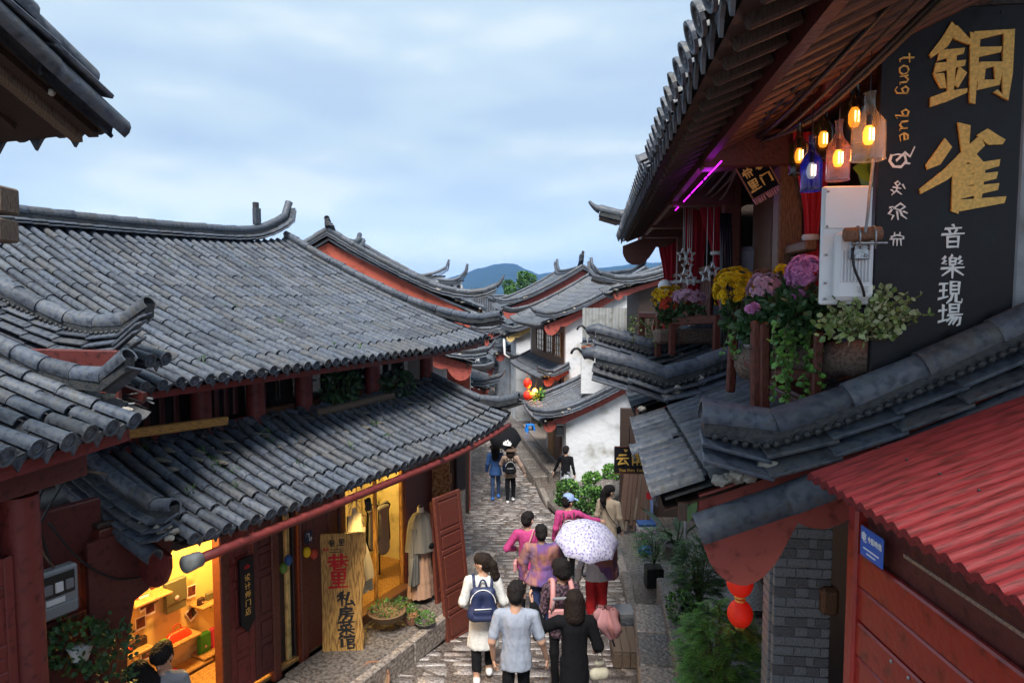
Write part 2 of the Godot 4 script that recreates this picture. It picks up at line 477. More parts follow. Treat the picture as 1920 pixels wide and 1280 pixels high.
func arc_tile(r, len, a0, a1, thick, disc, taper = 0.86, seg = 7) -> ArrayMesh:
	var key = ["arc", r, len, a0, a1, disc, seg]
	if cache.has(key):
		return cache[key]
	var m = MB.new(true)
	var hi = []
	var lo = []
	var lo2 = []
	var pr = r - thick
	for i in seg + 1:
		var a = lerp(a0, a1, float(i) / seg)
		hi.append(Vector3(cos(a) * r * taper, sin(a) * r * taper, 0))
		lo.append(Vector3(cos(a) * r, sin(a) * r, len))
		lo2.append(Vector3(cos(a) * pr, sin(a) * pr, len))
	m.grid([lo, hi])
	m.st.set_smooth_group(1)
	m.grid([lo2, lo])
	if disc:
		# round end plate with a raised rim and a boss
		m.st.set_smooth_group(-1)
		var rows = []
		for p in [[1.1, -0.012], [1.1, 0.004], [0.86, 0.004], [0.8, -0.008], [0.5, -0.008], [0.42, 0.002], [0.3, -0.004], [0.02, 0.003]]:
			var row = []
			for j in 14:
				var a = TAU * j / 14
				row.append(Vector3(cos(a) * r * p[0], sin(a) * r * p[0], len + p[1]))
			rows.append(row)
		m.grid(rows, true)
	cache[key] = m.done()
	return cache[key]

func drip_mesh(w) -> ArrayMesh:
	var key = ["drip", w]
	if not cache.has(key):
		var m = MB.new()
		var poly = PackedVector2Array()
		for p in [[-0.5, 0.02], [-0.42, -0.22], [-0.2, -0.4], [0, -0.72], [0.2, -0.4], [0.42, -0.22], [0.5, 0.02], [0.25, -0.12], [0, -0.17], [-0.25, -0.12]]:
			poly.append(Vector2(p[0], p[1]) * w)
		m.plate(poly, 0.015, Transform3D(Basis(Vector3.RIGHT, 0.25), Vector3.ZERO))
		cache[key] = m.done()
	return cache[key]

func tile_at(hi: Vector3, lo: Vector3, side: Vector3) -> Transform3D:
	var z = (lo - hi).normalized()
	var x = (side - z * side.dot(z)).normalized()
	return Transform3D(Basis(x, z.cross(x), z), hi)

func put(root, parent, kind, mesh, xf, mt = ""):
	reg.append({"root": root, "parent": parent, "kind": kind, "mesh": mesh, "xf": xf, "mat": mt, "c": rng.randi() % 6})

# the 300 that show largest of each kind become parts; the rest of it one piece
func flush(limit = 300, keep_all = false):
	var by = {}
	for e in reg:
		var p = e.root.transform * e.xf.origin
		var s = pix(p)
		if not keep_all and (s.z < 0.3 or s.x < -260 or s.x > 2180 or s.y < -260 or s.y > 1500):
			continue
		e.d = s.z
		if s.x < 0 or s.x > 1920 or s.y < 0 or s.y > 1280:
			e.d += 100.0
		if not by.has(e.kind):
			by[e.kind] = []
		by[e.kind].append(e)
	for kind in by:
		var l = by[kind]
		l.sort_custom(func(a, b): return a.d < b.d)
		var rest = {}
		for i in l.size():
			var e = l[i]
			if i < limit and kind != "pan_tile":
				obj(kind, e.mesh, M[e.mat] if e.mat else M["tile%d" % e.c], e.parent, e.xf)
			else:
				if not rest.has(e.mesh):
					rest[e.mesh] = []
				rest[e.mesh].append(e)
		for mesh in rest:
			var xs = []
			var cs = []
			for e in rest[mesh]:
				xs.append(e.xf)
				cs.append(M["tile%d" % e.c].albedo_color.srgb_to_linear() * rr(0.9, 1.1) * (0.5 if kind == "pan_tile" else 1.0))  # pan tiles tinted darker, painting shade into the gaps between cover rows
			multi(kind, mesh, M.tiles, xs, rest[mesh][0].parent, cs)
	reg = []

func catm(a, b, t):
	return a.lerp(b, t)

# a capped tile ridge along a path, with flat courses under it towards «out» and a curled end
func ridge(root, parent, pts, r, seg, out: Vector3, o = {}):
	var cp = curve(pts, seg)
	var n = cp.size() - 1
	var cap = arc_tile(r, seg * 1.04, -0.5, PI + 0.5, 0.02, false, 0.86, 9)
	for i in n:
		var xf = tile_at(cp[i], cp[i + 1], out.cross(cp[i + 1] - cp[i]).cross(cp[i + 1] - cp[i]) if out != Vector3.ZERO else Vector3.RIGHT)
		# sideways axis is level
		var z = (cp[i + 1] - cp[i]).normalized()
		var x = Vector3.UP.cross(z)
		x = x.normalized() if x.length() > 0.05 else Vector3.RIGHT
		xf = Transform3D(Basis(x, z.cross(x), z), cp[i] + V(0, rr(-0.004, 0.004), 0)).rotated_local(Vector3.UP, rr(-0.035, 0.035)).rotated_local(Vector3.RIGHT, rr(-0.02, 0.02))
		xf = xf.scaled_local(V(1, 1, cp[i].distance_to(cp[i + 1]) / seg))
		put(root, parent, "ridge_tile", cap, xf)
	# mortar core
	var core = MB.new()
	var low = []
	for p in cp:
		low.append(p + V(0, -o.get("core", 0.12), 0) - out * r * 0.7)
	core.band(low, V(0, o.get("core", 0.12), 0), out * r * 1.4 if out != Vector3.ZERO else V(0, 0, r))
	obj("ridge_mortar", core.done(), M.tile_dark, parent)
	for ly in o.get("layers", []):
		var step = ly[2]
		var fp = curve(pts, step)
		var fm = bx(V(step * 1.12, 0.022, 0.17), 0.005)
		for i in fp.size() - 1:
			var a = fp[i]
			var b = fp[i + 1]
			var d = (b - a).normalized()
			var zz = (out - d * out.dot(d)).normalized()
			var yy = zz.cross(d)
			var tl = 1.0 if yy.y >= 0 else -1.0
			var xf = Transform3D(Basis(d, yy * tl, zz * tl), (a + b) / 2 + V(0, -ly[0], 0) + out * ly[1])
			xf = xf.rotated_local(Vector3.RIGHT, 0.28 * tl + rr(-0.05, 0.05)).rotated_local(Vector3.BACK, rr(0.02, 0.06) * o.get("lap", 1.0))
			put(root, parent, "verge_tile", fm, xf)
	if o.has("beads"):
		var bp = curve(pts, 0.055)
		var xs = []
		for i in bp.size() - 1:
			xs.append(Transform3D(Basis(Vector3.RIGHT, rr(0, 1)), bp[i] + V(0, -o.beads, 0) + out * (r * 0.95 + rr(-0.006, 0.006))))
		var sm = MB.new(true)
		sm.ball(Vector3.ZERO, V(0.02, 0.022, 0.02), 3)
		multi("bead_course", sm.done(), M.tile_dark, xs, parent)
	if o.has("horn"):
		# the curled iron-grey end: [direction, length, rise]
		var h = o.horn
		var e = cp[n]
		var d = (cp[n] - cp[n - 1]).normalized()
		var hp = []
		var hr = []
		for i in 6:
			var t = i / 5.0
			hp.append(e + d * h[0] * t + V(0, h[1] * t * t, 0) - V(0, r * 0.1, 0))
			hr.append(r * lerp(0.95, h[2], t))
		var hm = MB.new(true)
		hm.tube(hp, hr, 8)
		obj("ridge_horn", hm.done(), M.tile2, parent)

func roof(h, o, nm = "roof") -> MeshInstance3D:
	var k = o.k
	var sp = o.get("sp", 0.2)
	var r = o.get("r", 0.058)
	var tl = o.get("tl", 0.32)
	var n = int(round(o.L / sp))
	sp = o.L / n
	# the slab of boards and bedding
	var top = []
	var bot = []
	var nx = max(6, int(o.L / 0.4))
	for j in 9:
		var a = []
		var b = []
		for i in nx + 1:
			var p = surf(o, o.L * i / nx, j / 8.0)
			a.append(p + V(0, -0.012, 0))
			b.append(p + V(0, -0.075, 0))
		top.append(a)
		bot.append(b)
	var m = MB.new(true)
	m.grid(top)
	var base = obj(nm, m.done(), M.bed, h)
	var m2 = MB.new(true)
	m2.grid(bot)
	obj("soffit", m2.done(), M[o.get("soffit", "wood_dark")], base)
	var side = Vector3(-k, 0, 0)
	var slope = Vector2(o.run, o.rise).length()
	var nt = int(ceil(slope / tl))
	var far = o.get("far", false)
	var cov = arc_tile(r, slope / nt * 1.05, 0.0, PI, 0.014, false, 0.86, 4 if far else 7)
	var cend = arc_tile(r, slope / nt * 1.05, 0.0, PI, 0.014, not far, 0.86, 4 if far else 7)
	var pan = arc_tile(sp * 0.62, 0.3, PI + 0.55, TAU - 0.55, 0.012, false, 0.95, 4)
	var drip = drip_mesh(sp * 0.8)
	var skip = o.get("skip", [0.0, 0.0])
	for i in n:
		var s = (i + 0.5) * sp
		if s < skip[0] or s > o.L - skip[1]:
			continue
		var js = rr(-0.008, 0.008)
		for j in nt:
			var a = surf(o, s, (j + 1.0) / nt) + V(js + rr(-0.004, 0.004), 0.016 + rr(-0.002, 0.004), 0)
			var b = surf(o, s, float(j) / nt) + V(js + rr(-0.004, 0.004), 0.02, 0)
			if j == 0:
				var ov = (b - a).normalized() * o.get("over", 0.05)
				b += ov
				a += ov
			if rng.randf() < 0.035:
				var slip = (b - a).normalized() * rr(0.02, 0.06)
				a += slip + V(rr(-0.012, 0.012), 0.004, 0)
				b += slip + V(rr(-0.012, 0.012), 0.004, 0)
			if o.has("worn") and j == nt - 1 and rng.randf() < o.worn:
				a += V(rr(-0.03, 0.03), rr(0.0, 0.05), 0)
			put(h, base, "eave_tile" if j == 0 else "cover_tile", cend if j == 0 else cov, tile_at(a, b, side).rotated_local(Vector3.UP, rr(-0.03, 0.03)).rotated_local(Vector3.RIGHT, rr(-0.012, 0.012)))
		if not far and i < n - 1 or o.get("drips", false):
			var e = surf(o, s + sp * 0.5, 0.0)
			put(h, base, "drip_tile", drip, Transform3D(Basis(V(1, 0, 0), V(0, 1, 0), V(0, 0, 1)), e + V(0, -0.005 + rr(-0.006, 0.006), -k * 0.035)).rotated_local(Vector3.RIGHT, -0.3 if k > 0 else -0.2))
		if not far:
			var np = int(slope / 0.22)
			for j in np:
				var a = surf(o, s + sp * 0.5, (j + 1.0) / np) + V(0, sp * 0.5, 0)
				var b = surf(o, s + sp * 0.5, float(j) / np) + V(0, sp * 0.52, 0)
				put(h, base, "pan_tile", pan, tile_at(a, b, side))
	# eave board
	if o.has("fascia"):
		var fp = []
		for i in nx + 1:
			fp.append(surf(o, o.L * i / nx, o.get("fin", 0.07) / o.run) + V(0, -0.05, 0))
		var fm = MB.new()
		fm.band(fp, V(0, -o.fascia, 0), V(0, 0, k * 0.05))
		obj("eave_board", fm.done(), M[o.get("fascia_mat", "red")], base)
	# verges
	for e in 2:
		if not o.has("v%d" % e):
			continue
		var vo = o["v%d" % e]
		var sE = 0.0 if e == 0 else o.L
		var out = V(-1, 0, 0) if e == 0 else V(1, 0, 0)
		var pts = []
		var tip = vo.get("tip", 0.3)
		for t in [1.0, 0.8, 0.6, 0.42, 0.3, 0.2, 0.1, 0.02]:
			if t * o.run < -vo.get("ext", 0.3) + 0.05:
				continue
			var p = surf(o, sE, t) + V(0, vo.get("up", 0.13), 0) - out * 0.03
			p.y += tip * pow(max(0.0, (vo.get("span", 0.42) - t) / vo.get("span", 0.42)), 2.2)
			pts.append(p)
		var p0 = surf(o, sE, 0.0) + V(0, vo.get("up", 0.13) + tip * 1.45, -k * vo.get("ext", 0.3)) - out * 0.03
		pts.append(p0)
		ridge(h, base, pts, vo.get("r", 0.075), vo.get("seg", 0.36), out, vo)
		if vo.get("plaster", true):
			for q in 6:
				var lp = surf(o, sE, rr(0.0, 0.3)) + V(0, rr(-0.03, 0.08), 0) + out * rr(0.0, 0.08)
				lump("plaster_lump", lp, V(rr(0.02, 0.045), rr(0.02, 0.035), rr(0.03, 0.07)), M.mortar, base, 0.8, q + e * 5)
		# barge board with a scalloped foot
		if vo.has("barge"):
			barge(o, base, sE, out, vo.barge, vo.get("barge_mat", "red_pale"), vo.get("drop", 0.2), max(0.0, vo.get("b0", 0.0)), vo.get("bs", 1.0))
		if vo.has("tube"):
			var tp = []
			for t in [1.0, 0.75, 0.5, 0.25 + vo.get("b0", 0.0) * 0.5, vo.get("b0", -0.04)]:
				tp.append(surf(o, sE, t) + V(0, -vo.get("tdrop", 0.12), 0) + out * vo.get("tout", 0.1))
			var q = curve(tp, 0.5)
			var tm = arc_tile(vo.tube, 0.52, -0.6, PI + 0.6, 0.02, false, 0.97, 10)
			for i in q.size() - 1:
				put(h, base, "edge_tile", tm, tile_at(q[i], q[i + 1], side))
	return base

func barge(o, base, sE, out, hgt, mt, drop, b0 = 0.0, us = 1.0):
	var k = o.k
	var tp = []
	var bt = []
	# cloud-shaped foot: a round nose, a notch, a smaller lobe
	var key = [[0.0, 0.3], [0.06, 0.5], [0.2, 0.78], [0.42, 0.98], [0.7, 1.1], [0.95, 1.08], [1.15, 0.97], [1.34, 0.76], [1.44, 0.62], [1.5, 0.66], [1.62, 0.72], [1.85, 0.8], [2.1, 0.8], [2.4, 0.72], [3.4, 0.66], [99.0, 0.6]]
	var w = 0.0
	var wide = o.run * (1.0 - b0)
	while w < wide + 0.001:
		var t = b0 + w / o.run
		var p = surf(o, sE, min(t, 1.0))
		var u = w / (hgt * us)
		var g = 0.6
		for i in key.size() - 1:
			if u >= key[i][0] and u <= key[i + 1][0]:
				g = lerp(float(key[i][1]), float(key[i + 1][1]), (u - key[i][0]) / (key[i + 1][0] - key[i][0]))
		tp.append(Vector2(p.z, p.y - drop))
		bt.append(Vector2(p.z, p.y - drop - hgt * g))
		if w >= wide: break
		w = min(wide, w + hgt * (0.06 if u < 2.4 else 0.35))
	bt.reverse()
	var poly = PackedVector2Array(tp + bt)
	var m = MB.new()
	m.plate(poly, 0.05, Transform3D(Basis(V(0, 0, 1), V(0, 1, 0), V(-1, 0, 0)), V(o.x + sE, 0, 0) - out * 0.08))
	obj("barge_board", m.done(), M[mt], base)

# ridge along the top of a roof, running its length, curling up at its ends
func top_ridge(h, base, o, v = {}):
	var pts = []
	var c0 = v.get("c0", 0.0)
	var c1 = v.get("c1", 0.0)
	for i in 13:
		var q = i / 12.0
		var p = surf(o, o.L * q, 1.0) + V(0, v.get("up", 0.22), 0)
		p.y += c0 * pow(max(0.0, 1 - q * o.L / 1.2), 2) + c1 * pow(max(0.0, 1 - (1 - q) * o.L / 1.2), 2)
		pts.append(p)
	if c1 > 0.0:
		pts.append(pts[12] + V(0.1, c1 * 0.9, 0))
	if c0 > 0.0:
		pts.insert(0, pts[0] + V(-0.1, c0 * 0.9, 0))
	ridge(h, base, pts, v.get("r", 0.09), 0.36, V(0, 0, -o.k), {"core": v.get("up", 0.22), "layers": v.get("layers", [[0.13, 0.08, 0.24], [0.18, 0.11, 0.24]])})

# a wall whose outline is given in its own plane: x along, y up
func gable(nm, h, poly, t, mt, xf) -> MeshInstance3D:
	return slab(nm, poly, t, M[mt], h, xf)

# plane facing across the street line at local x, its own x axis pointing to the back
func end_plane(x, k) -> Transform3D:
	return Transform3D(Basis(V(0, 0, k), V(0, 1, 0), V(-k, 0, 0)), V(x, 0, 0))

# ---------- lettering: pen strokes on a 100 x 100 square, raised off the board ----------
const PEN = {
	"tong": ["28 2 18 20 2 36", "28 4 36 14 48 22", "14 36 40 32", "10 52 42 47", "27 34 27 88", "13 62 18 76", "40 58 34 74", "6 94 24 88 46 82", "54 14 54 96", "54 14 94 10 94 60 93 92 82 84", "62 34 84 32", "62 52 63 76", "62 52 84 50 83 74", "63 75 83 73"],
	"que": ["48 2 50 30", "30 22 20 38 10 46", "70 10 80 18 90 20", "66 20 52 34 30 56 4 74", "44 50 42 98", "58 38 66 44", "48 52 86 44", "50 64 84 58", "50 77 86 71", "66 48 66 86", "46 92 94 86"],
	"yin": ["48 2 54 10", "20 18 82 15", "34 24 40 36", "64 22 56 36", "8 42 94 38", "30 52 30 96", "30 52 72 50 72 96", "32 72 70 71", "32 93 70 92"],
	"yue": ["46 4 40 14", "38 16 38 44", "38 16 60 15 60 44", "39 30 60 29", "39 43 60 42", "20 10 10 22 22 24 8 40 26 40", "78 10 70 22 84 24 70 40 88 40", "6 58 94 54", "50 46 50 98", "46 60 10 88", "54 60 92 86"],
	"xian": ["6 16 38 14", "22 16 22 74", "8 44 36 42", "4 78 40 68", "50 8 50 58", "50 8 82 7 82 58", "52 24 80 23", "52 40 80 39", "52 56 80 55", "58 60 52 80 36 96", "72 60 72 90 94 92 96 78"],
	"chang": ["4 34 34 30", "20 10 20 76", "4 80 38 70", "46 8 46 40", "46 8 80 7 80 40", "47 23 79 22", "47 39 79 38", "40 52 96 48", "58 54 36 78", "50 62 88 60 86 88 76 96", "64 62 44 92", "76 62 60 90"],
	"xiang": ["8 24 92 20", "32 6 32 44", "66 4 66 44", "4 46 96 42", "36 48 10 74", "62 46 92 70", "32 62 66 60 66 74", "32 62 32 92 86 92 88 80", "33 76 66 75"],
	"li": ["20 10 20 54", "20 10 80 9 80 54", "22 32 78 31", "21 53 79 52", "50 10 50 94", "22 72 80 70", "6 96 94 94"],
	"si": ["36 4 12 16", "6 30 48 26", "28 14 28 96", "26 34 6 64", "32 40 46 54", "66 8 54 50 50 86", "50 86 90 80", "78 62 96 94"],
	"fang": ["46 2 54 10", "22 18 80 16 80 34", "22 34 80 33", "22 18 20 60 8 94", "52 38 58 46", "30 52 92 49", "54 52 46 76 28 94", "52 66 80 64 76 90 64 92"],
	"cai": ["8 16 92 14", "34 4 34 28", "66 4 66 28", "70 30 40 36 18 38", "22 44 28 54", "46 42 50 52", "78 40 70 52", "8 64 92 62", "50 54 50 98", "46 66 12 92", "54 66 90 90"],
	"guan": ["24 4 8 30", "18 16 44 14 36 28", "24 32 24 86 44 74", "68 2 72 10", "48 18 48 30", "48 18 94 16 90 28", "56 36 56 96", "56 36 86 35 86 54", "57 54 86 53", "57 68 88 67 88 94", "57 93 88 92"],
	"yun": ["22 18 78 16", "6 44 94 41", "46 44 16 84", "16 86 76 78", "66 60 92 94"],
	"nan": ["10 18 90 15", "50 2 50 32", "16 36 16 96", "16 36 84 34 84 94 74 90", "36 42 42 52", "62 42 58 52", "30 58 70 56", "26 72 74 70", "50 57 50 94"],
	"she": ["12 8 20 16", "6 34 22 32 20 84 32 74", "52 8 48 30 36 40", "52 8 76 8 76 30 90 30", "40 52 82 50 42 94", "46 60 92 94"],
	"ji": ["14 8 24 18", "6 38 24 36 22 88 36 76", "42 42 96 40", "68 6 68 96"],
	"shi": ["14 22 14 60", "32 6 32 60 12 92", "44 16 94 14", "50 34 50 78", "50 34 88 33 88 74 78 72", "68 16 68 96"],
	"men": ["18 6 28 16", "14 24 14 96", "36 14 88 13 88 94 76 88"],
	"dian": ["48 2 54 10", "18 18 92 16", "18 18 18 60 6 96", "56 28 56 60", "56 42 84 40", "34 62 34 94", "34 62 82 61 82 94", "35 93 81 92"],
	"zhong": ["16 28 16 62", "16 28 84 28 84 62", "16 62 84 62", "50 4 50 98"],
	"guo": ["10 8 10 94", "10 8 90 8 90 94", "10 92 90 92", "28 28 72 28", "32 50 68 50", "26 74 76 74", "50 28 50 74"],
	"dianq": ["18 20 18 68", "18 20 80 20 80 68", "18 44 80 44", "18 68 80 68", "50 4 50 90 94 90 94 78"],
	"xin": ["28 4 6 48", "20 34 20 96", "58 4 64 12", "38 20 96 20", "46 36 90 36", "46 52 90 52", "48 66 48 96", "48 66 88 66 88 96", "48 95 88 95"],
	"t": ["40 0 38 70 50 95 66 90", "12 32 70 28"], "o": ["50 34 26 44 20 70 36 94 64 92 78 70 70 44 50 34"], "n": ["18 40 24 92", "24 60 44 38 62 46 66 92 80 90"],
	"g": ["68 44 40 36 24 56 40 80 68 66 70 40 68 110 44 124 24 110"], "q": ["68 42 38 34 24 56 40 80 66 66 70 40 62 124 84 108"], "u": ["20 40 24 80 46 92 66 74 68 40 70 90 84 92"], "e": ["24 66 70 60 60 38 34 40 20 66 38 94 76 86"],
	"cup": ["10 40 4 62 20 84 48 86 66 64 60 42 34 36 10 40", "30 60 60 30 80 46 96 8", "60 70 80 74"], "man": ["46 10 30 22 44 38 60 24 46 10", "44 38 40 66 12 92", "40 66 70 90", "20 44 66 54", "74 30 90 56", "10 60 30 78"],
	"bird": ["20 40 6 62 30 70 20 92", "30 34 60 10 84 26 60 44 30 34", "60 44 70 70 94 88", "46 50 52 92", "76 50 96 60", "10 30 26 26"], "hut": ["16 40 50 30 86 40", "10 54 90 54", "30 54 28 94", "50 54 50 96", "70 54 74 94", "16 40 20 54", "86 40 84 54", "34 32 34 14", "64 32 66 14"],
	"lotus": ["50 80 30 60 50 20 70 60 50 80", "46 76 20 62 22 34 40 52", "54 76 80 62 78 34 60 52", "40 78 8 74 2 54 22 62", "60 78 92 74 98 54 78 62"],
	"crest": ["6 20 30 44 50 20 70 44 94 20", "20 56 50 62 80 56", "34 70 50 74 66 70"],
}

func glyph(nm, ch, size, w, mt, parent, xf, depth = 0.006):
	var m = MB.new()
	for s in PEN[ch]:
		var f = s.split_floats(" ")
		var p = []
		for i in range(0, f.size() - 1, 2):
			p.append(Vector2(f[i], 100.0 - f[i + 1]) * size * 0.01)
		var l = []
		var r = []
		for i in p.size():
			var d = (p[min(i + 1, p.size() - 1)] - p[max(i - 1, 0)]).normalized()
			var q = float(i) / (p.size() - 1)
			var ww = w * 0.5 * size * (lerp(1.1, 0.5, q) + 0.4 * sin(q * PI) if p.size() > 2 else lerp(1.2, 0.65, q))
			var n = Vector2(-d.y, d.x) * ww
			var c = p[i]
			if i == 0: c -= d * ww * 0.5
			if i == p.size() - 1: c += d * ww * 0.5
			var sl = d * ww * 0.35
			l.append(c + n + sl)
			r.append(c - n - sl)
		var z = depth + rr(0.0, 0.0012)
		for i in p.size() - 1:
			var a = V(l[i].x, l[i].y, z); var b = V(l[i + 1].x, l[i + 1].y, z)
			var c = V(r[i + 1].x, r[i + 1].y, z); var e = V(r[i].x, r[i].y, z)
			m.face([a, b, c, e], V(0, 0, 1))
			var dn = V(0, 0, -z)
			m.face([a, b, b + dn, a + dn], a - e)
			m.face([e, c, c + dn, e + dn], e - a)
		for q in [0, p.size() - 1]:
			var a = V(l[q].x, l[q].y, z); var b = V(r[q].x, r[q].y, z)
			m.face([a, b, b + V(0, 0, -z), a + V(0, 0, -z)], V(p[q].x - p[1 if q == 0 else q - 1].x, p[q].y - p[1 if q == 0 else q - 1].y, 0))
	return obj(nm, m.done(), M[mt], parent, xf)

func text(nm, s, font, size, mt, parent, xf, depth = 0.004):
	var t = TextMesh.new()
	var f = SystemFont.new()
	f.font_names = PackedStringArray([font])
	t.font = f
	t.text = s
	t.font_size = 32
	t.pixel_size = size / 32.0
	t.depth = depth
	t.curve_step = 2.0
	return obj(nm, t, M[mt], parent, xf)

# where the sight line of a survey pixel meets a plane of a building (axis 0 = across x, 1 = level, 2 = across z), in its own axes
func hit(root, axis, value, px, py) -> Vector3:
	var inv = root.transform.affine_inverse()
	var c = inv * V(0, 5, 0)
	var d = inv.basis * (W(px, py, 1.0) - V(0, 5, 0))
	return c + d * ((value - c[axis]) / d[axis])

# ---------- camera, sky, ground ----------
func make_view():
	var cam = Camera3D.new()
	cam.name = "camera"
	cam.position = V(0, 5, 0)
	cam.rotation = V(-PITCH, 0, 0)
	cam.fov = 52.43
	cam.far = 9000.0
	cam.near = 0.05
	add_child(cam)
	cam.current = true
	var we = WorldEnvironment.new()
	we.name = "environment"
	var e = Environment.new()
	e.background_mode = Environment.BG_SKY
	var sky = Sky.new()
	var sm = PanoramaSkyMaterial.new()
	sm.panorama = ImageTexture.create_from_image(sky_image())
	sm.energy_multiplier = 1.0
	sky.sky_material = sm
	e.sky = sky
	e.tonemap_mode = Environment.TONE_MAPPER_LINEAR
	e.tonemap_exposure = 4.4
	e.sdfgi_enabled = true
	e.ssao_enabled = true
	e.ssil_enabled = true
	e.fog_enabled = true
	e.fog_light_color = Color(0.4, 0.66, 0.98)
	e.fog_density = 0.00018
	we.environment = e
	add_child(we)
	var sun = DirectionalLight3D.new()
	sun.name = "sun"
	sun.light_energy = 0.5
	sun.light_angular_distance = 20.0
	sun.light_color = Color(1.0, 0.98, 0.95)
	sun.shadow_enabled = true
	sun.rotation_degrees = V(-58, -6, 0)
	add_child(sun)

func sky_image() -> Image:
	var w = 1024
	var h = 512
	var im = Image.create(w, h, false, Image.FORMAT_RGBAF)
	var n = FastNoiseLite.new()
	n.seed = 11
	n.frequency = 1.0
	n.fractal_octaves = 5
	n.noise_type = FastNoiseLite.TYPE_SIMPLEX_SMOOTH
	var blue = Color(0.129, 0.166, 0.21)
	var pale = Color(0.148, 0.187, 0.219)
	var white = Color(0.188, 0.217, 0.232)
	for y in h:
		var el = PI * (0.5 - (y + 0.5) / h)
		for x in w:
			var c = pale
			if el > -0.05:
				var az = TAU * x / w
				var s = max(sin(el), 0.02)
				# cloud deck seen from below, drawn out towards the horizon
				var q = Vector3(cos(az), 0, sin(az)) * (1.0 / (s + 0.35))
				var a = n.get_noise_3d(q.x * 0.9, el * 5.0, q.z * 0.9)
				var b = n.get_noise_3d(q.x * 2.2 + 7.0, el * 14.0, q.z * 2.2)
				var t = clamp(0.5 + a * 1.1 + b * 0.45, 0.0, 1.0)
				c = blue.lerp(pale, smoothstep(0.1, 0.55, t)).lerp(white, smoothstep(0.5, 0.95, t))
				var low = 1.0 - smoothstep(0.0, 0.2, el)
				c = c.lerp(pale, 0.35 * low) * (1.0 + 0.5 * low)
				c.r *= 1.0 + 0.05 * low
			im.set_pixel(x, y, c)
	return im

func street_x(d) -> float:
	if d < 12.0:
		return 0.6 - (d - 9.0) * 0.02
	if d < 20.0:
		return 0.54 - (d - 12.0) * 0.065
	return 0.02 - (d - 20.0) * 0.05

func make_ground():
	# one sheet to the horizon
	var rows = []
	for d in [-30, -5, 3, 6, 9, 12, 15, 20, 30, 45, 70, 120, 400, 1500, 4500]:
		var row = []
		for x in [-4500, -800, -60, -12, 0, 12, 60, 800, 4500]:
			row.append(V(x, gy(min(d, 120)) - 0.06, -d))
		rows.append(row)
	var m = MB.new()
	m.grid(rows)
	tag(obj("ground", m.done(), M.earth), "", "", "", "structure")
	var street = tag(obj("street", strip_mesh(), M.earth), "", "", "", "structure")
	# flagstones: courses across the street, about ten shapes
	var shapes = []
	for i in 10:
		shapes.append(stone_mesh(i))
	var d = 8.3
	var list = []
	while d < 60.0:
		var depth = rr(0.15, 0.27) * (1.0 if d < 30 else 1.6)
		var cx = street_x(d)
		var x = cx - 1.75
		if d < 11.0: x -= 0.9
		while x < cx + 2.1:
			var w = rr(0.2, 0.62)
			list.append([V(x + w / 2, gy(d + depth / 2) - 0.03 + rr(-0.006, 0.006), -(d + depth / 2 + rr(-0.03, 0.03))), w, depth])
			x += w
		d += depth
	var xs = {}
	var cs = {}
	for i in list.size():
		var e = list[i]
		var pitch = 0.087 if e[0].z < -9.0 and e[0].z > -20.0 else 0.0
		var b = Basis(Vector3.RIGHT, -pitch + rr(-0.02, 0.02)) * Basis(Vector3.UP, rr(-0.09, 0.09)) * Basis(Vector3.BACK, rr(-0.025, 0.025))
		var xf = Transform3D(b.scaled_local(V(e[1] - 0.012, 1, e[2] - 0.012)), e[0])
		if i < 300:
			obj("flagstone", shapes[rng.randi() % 10], M["flag%d" % (rng.randi() % 4)], street, xf)
		else:
			var k = rng.randi() % 10
			if not xs.has(k):
				xs[k] = []
				cs[k] = []
			xs[k].append(xf)
			cs[k].append(M["flag%d" % (rng.randi() % 4)].albedo_color.srgb_to_linear() * rr(0.85, 1.1))
	for k in xs:
		multi("flagstones", shapes[k], M.flags, xs[k], street, cs[k])

func strip_mesh() -> ArrayMesh:
	var rows = []
	for d in [4, 9, 12, 16, 20, 26, 34, 45, 60, 90]:
		var c = street_x(d)
		rows.append([V(c - 3.0, gy(d) - 0.035, -d), V(c + 3.0, gy(d) - 0.035, -d)])
	var m = MB.new()
	m.grid(rows)
	return m.done()

func stone_mesh(sd) -> ArrayMesh:
	# a unit flag, worn round at the edges and uneven on top
	var g = RandomNumberGenerator.new()
	g.seed = sd * 31 + 5
	var m = MB.new(true)
	var n = 4
	var rows = []
	for i in n + 1:
		var row = []
		for j in n + 1:
			var u = [-0.5, -0.42, 0.0, 0.42, 0.5][i]
			var v = [-0.5, -0.42, 0.0, 0.42, 0.5][j]
			var edge = i == 0 or j == 0 or i == n or j == n
			row.append(V(u * (1 + g.randf_range(-0.12, 0.04)), (-0.024 if edge else g.randf_range(-0.005, 0.006)), v * (1 + g.randf_range(-0.12, 0.04))))
		rows.append(row)
	m.grid(rows)
	return m.done()

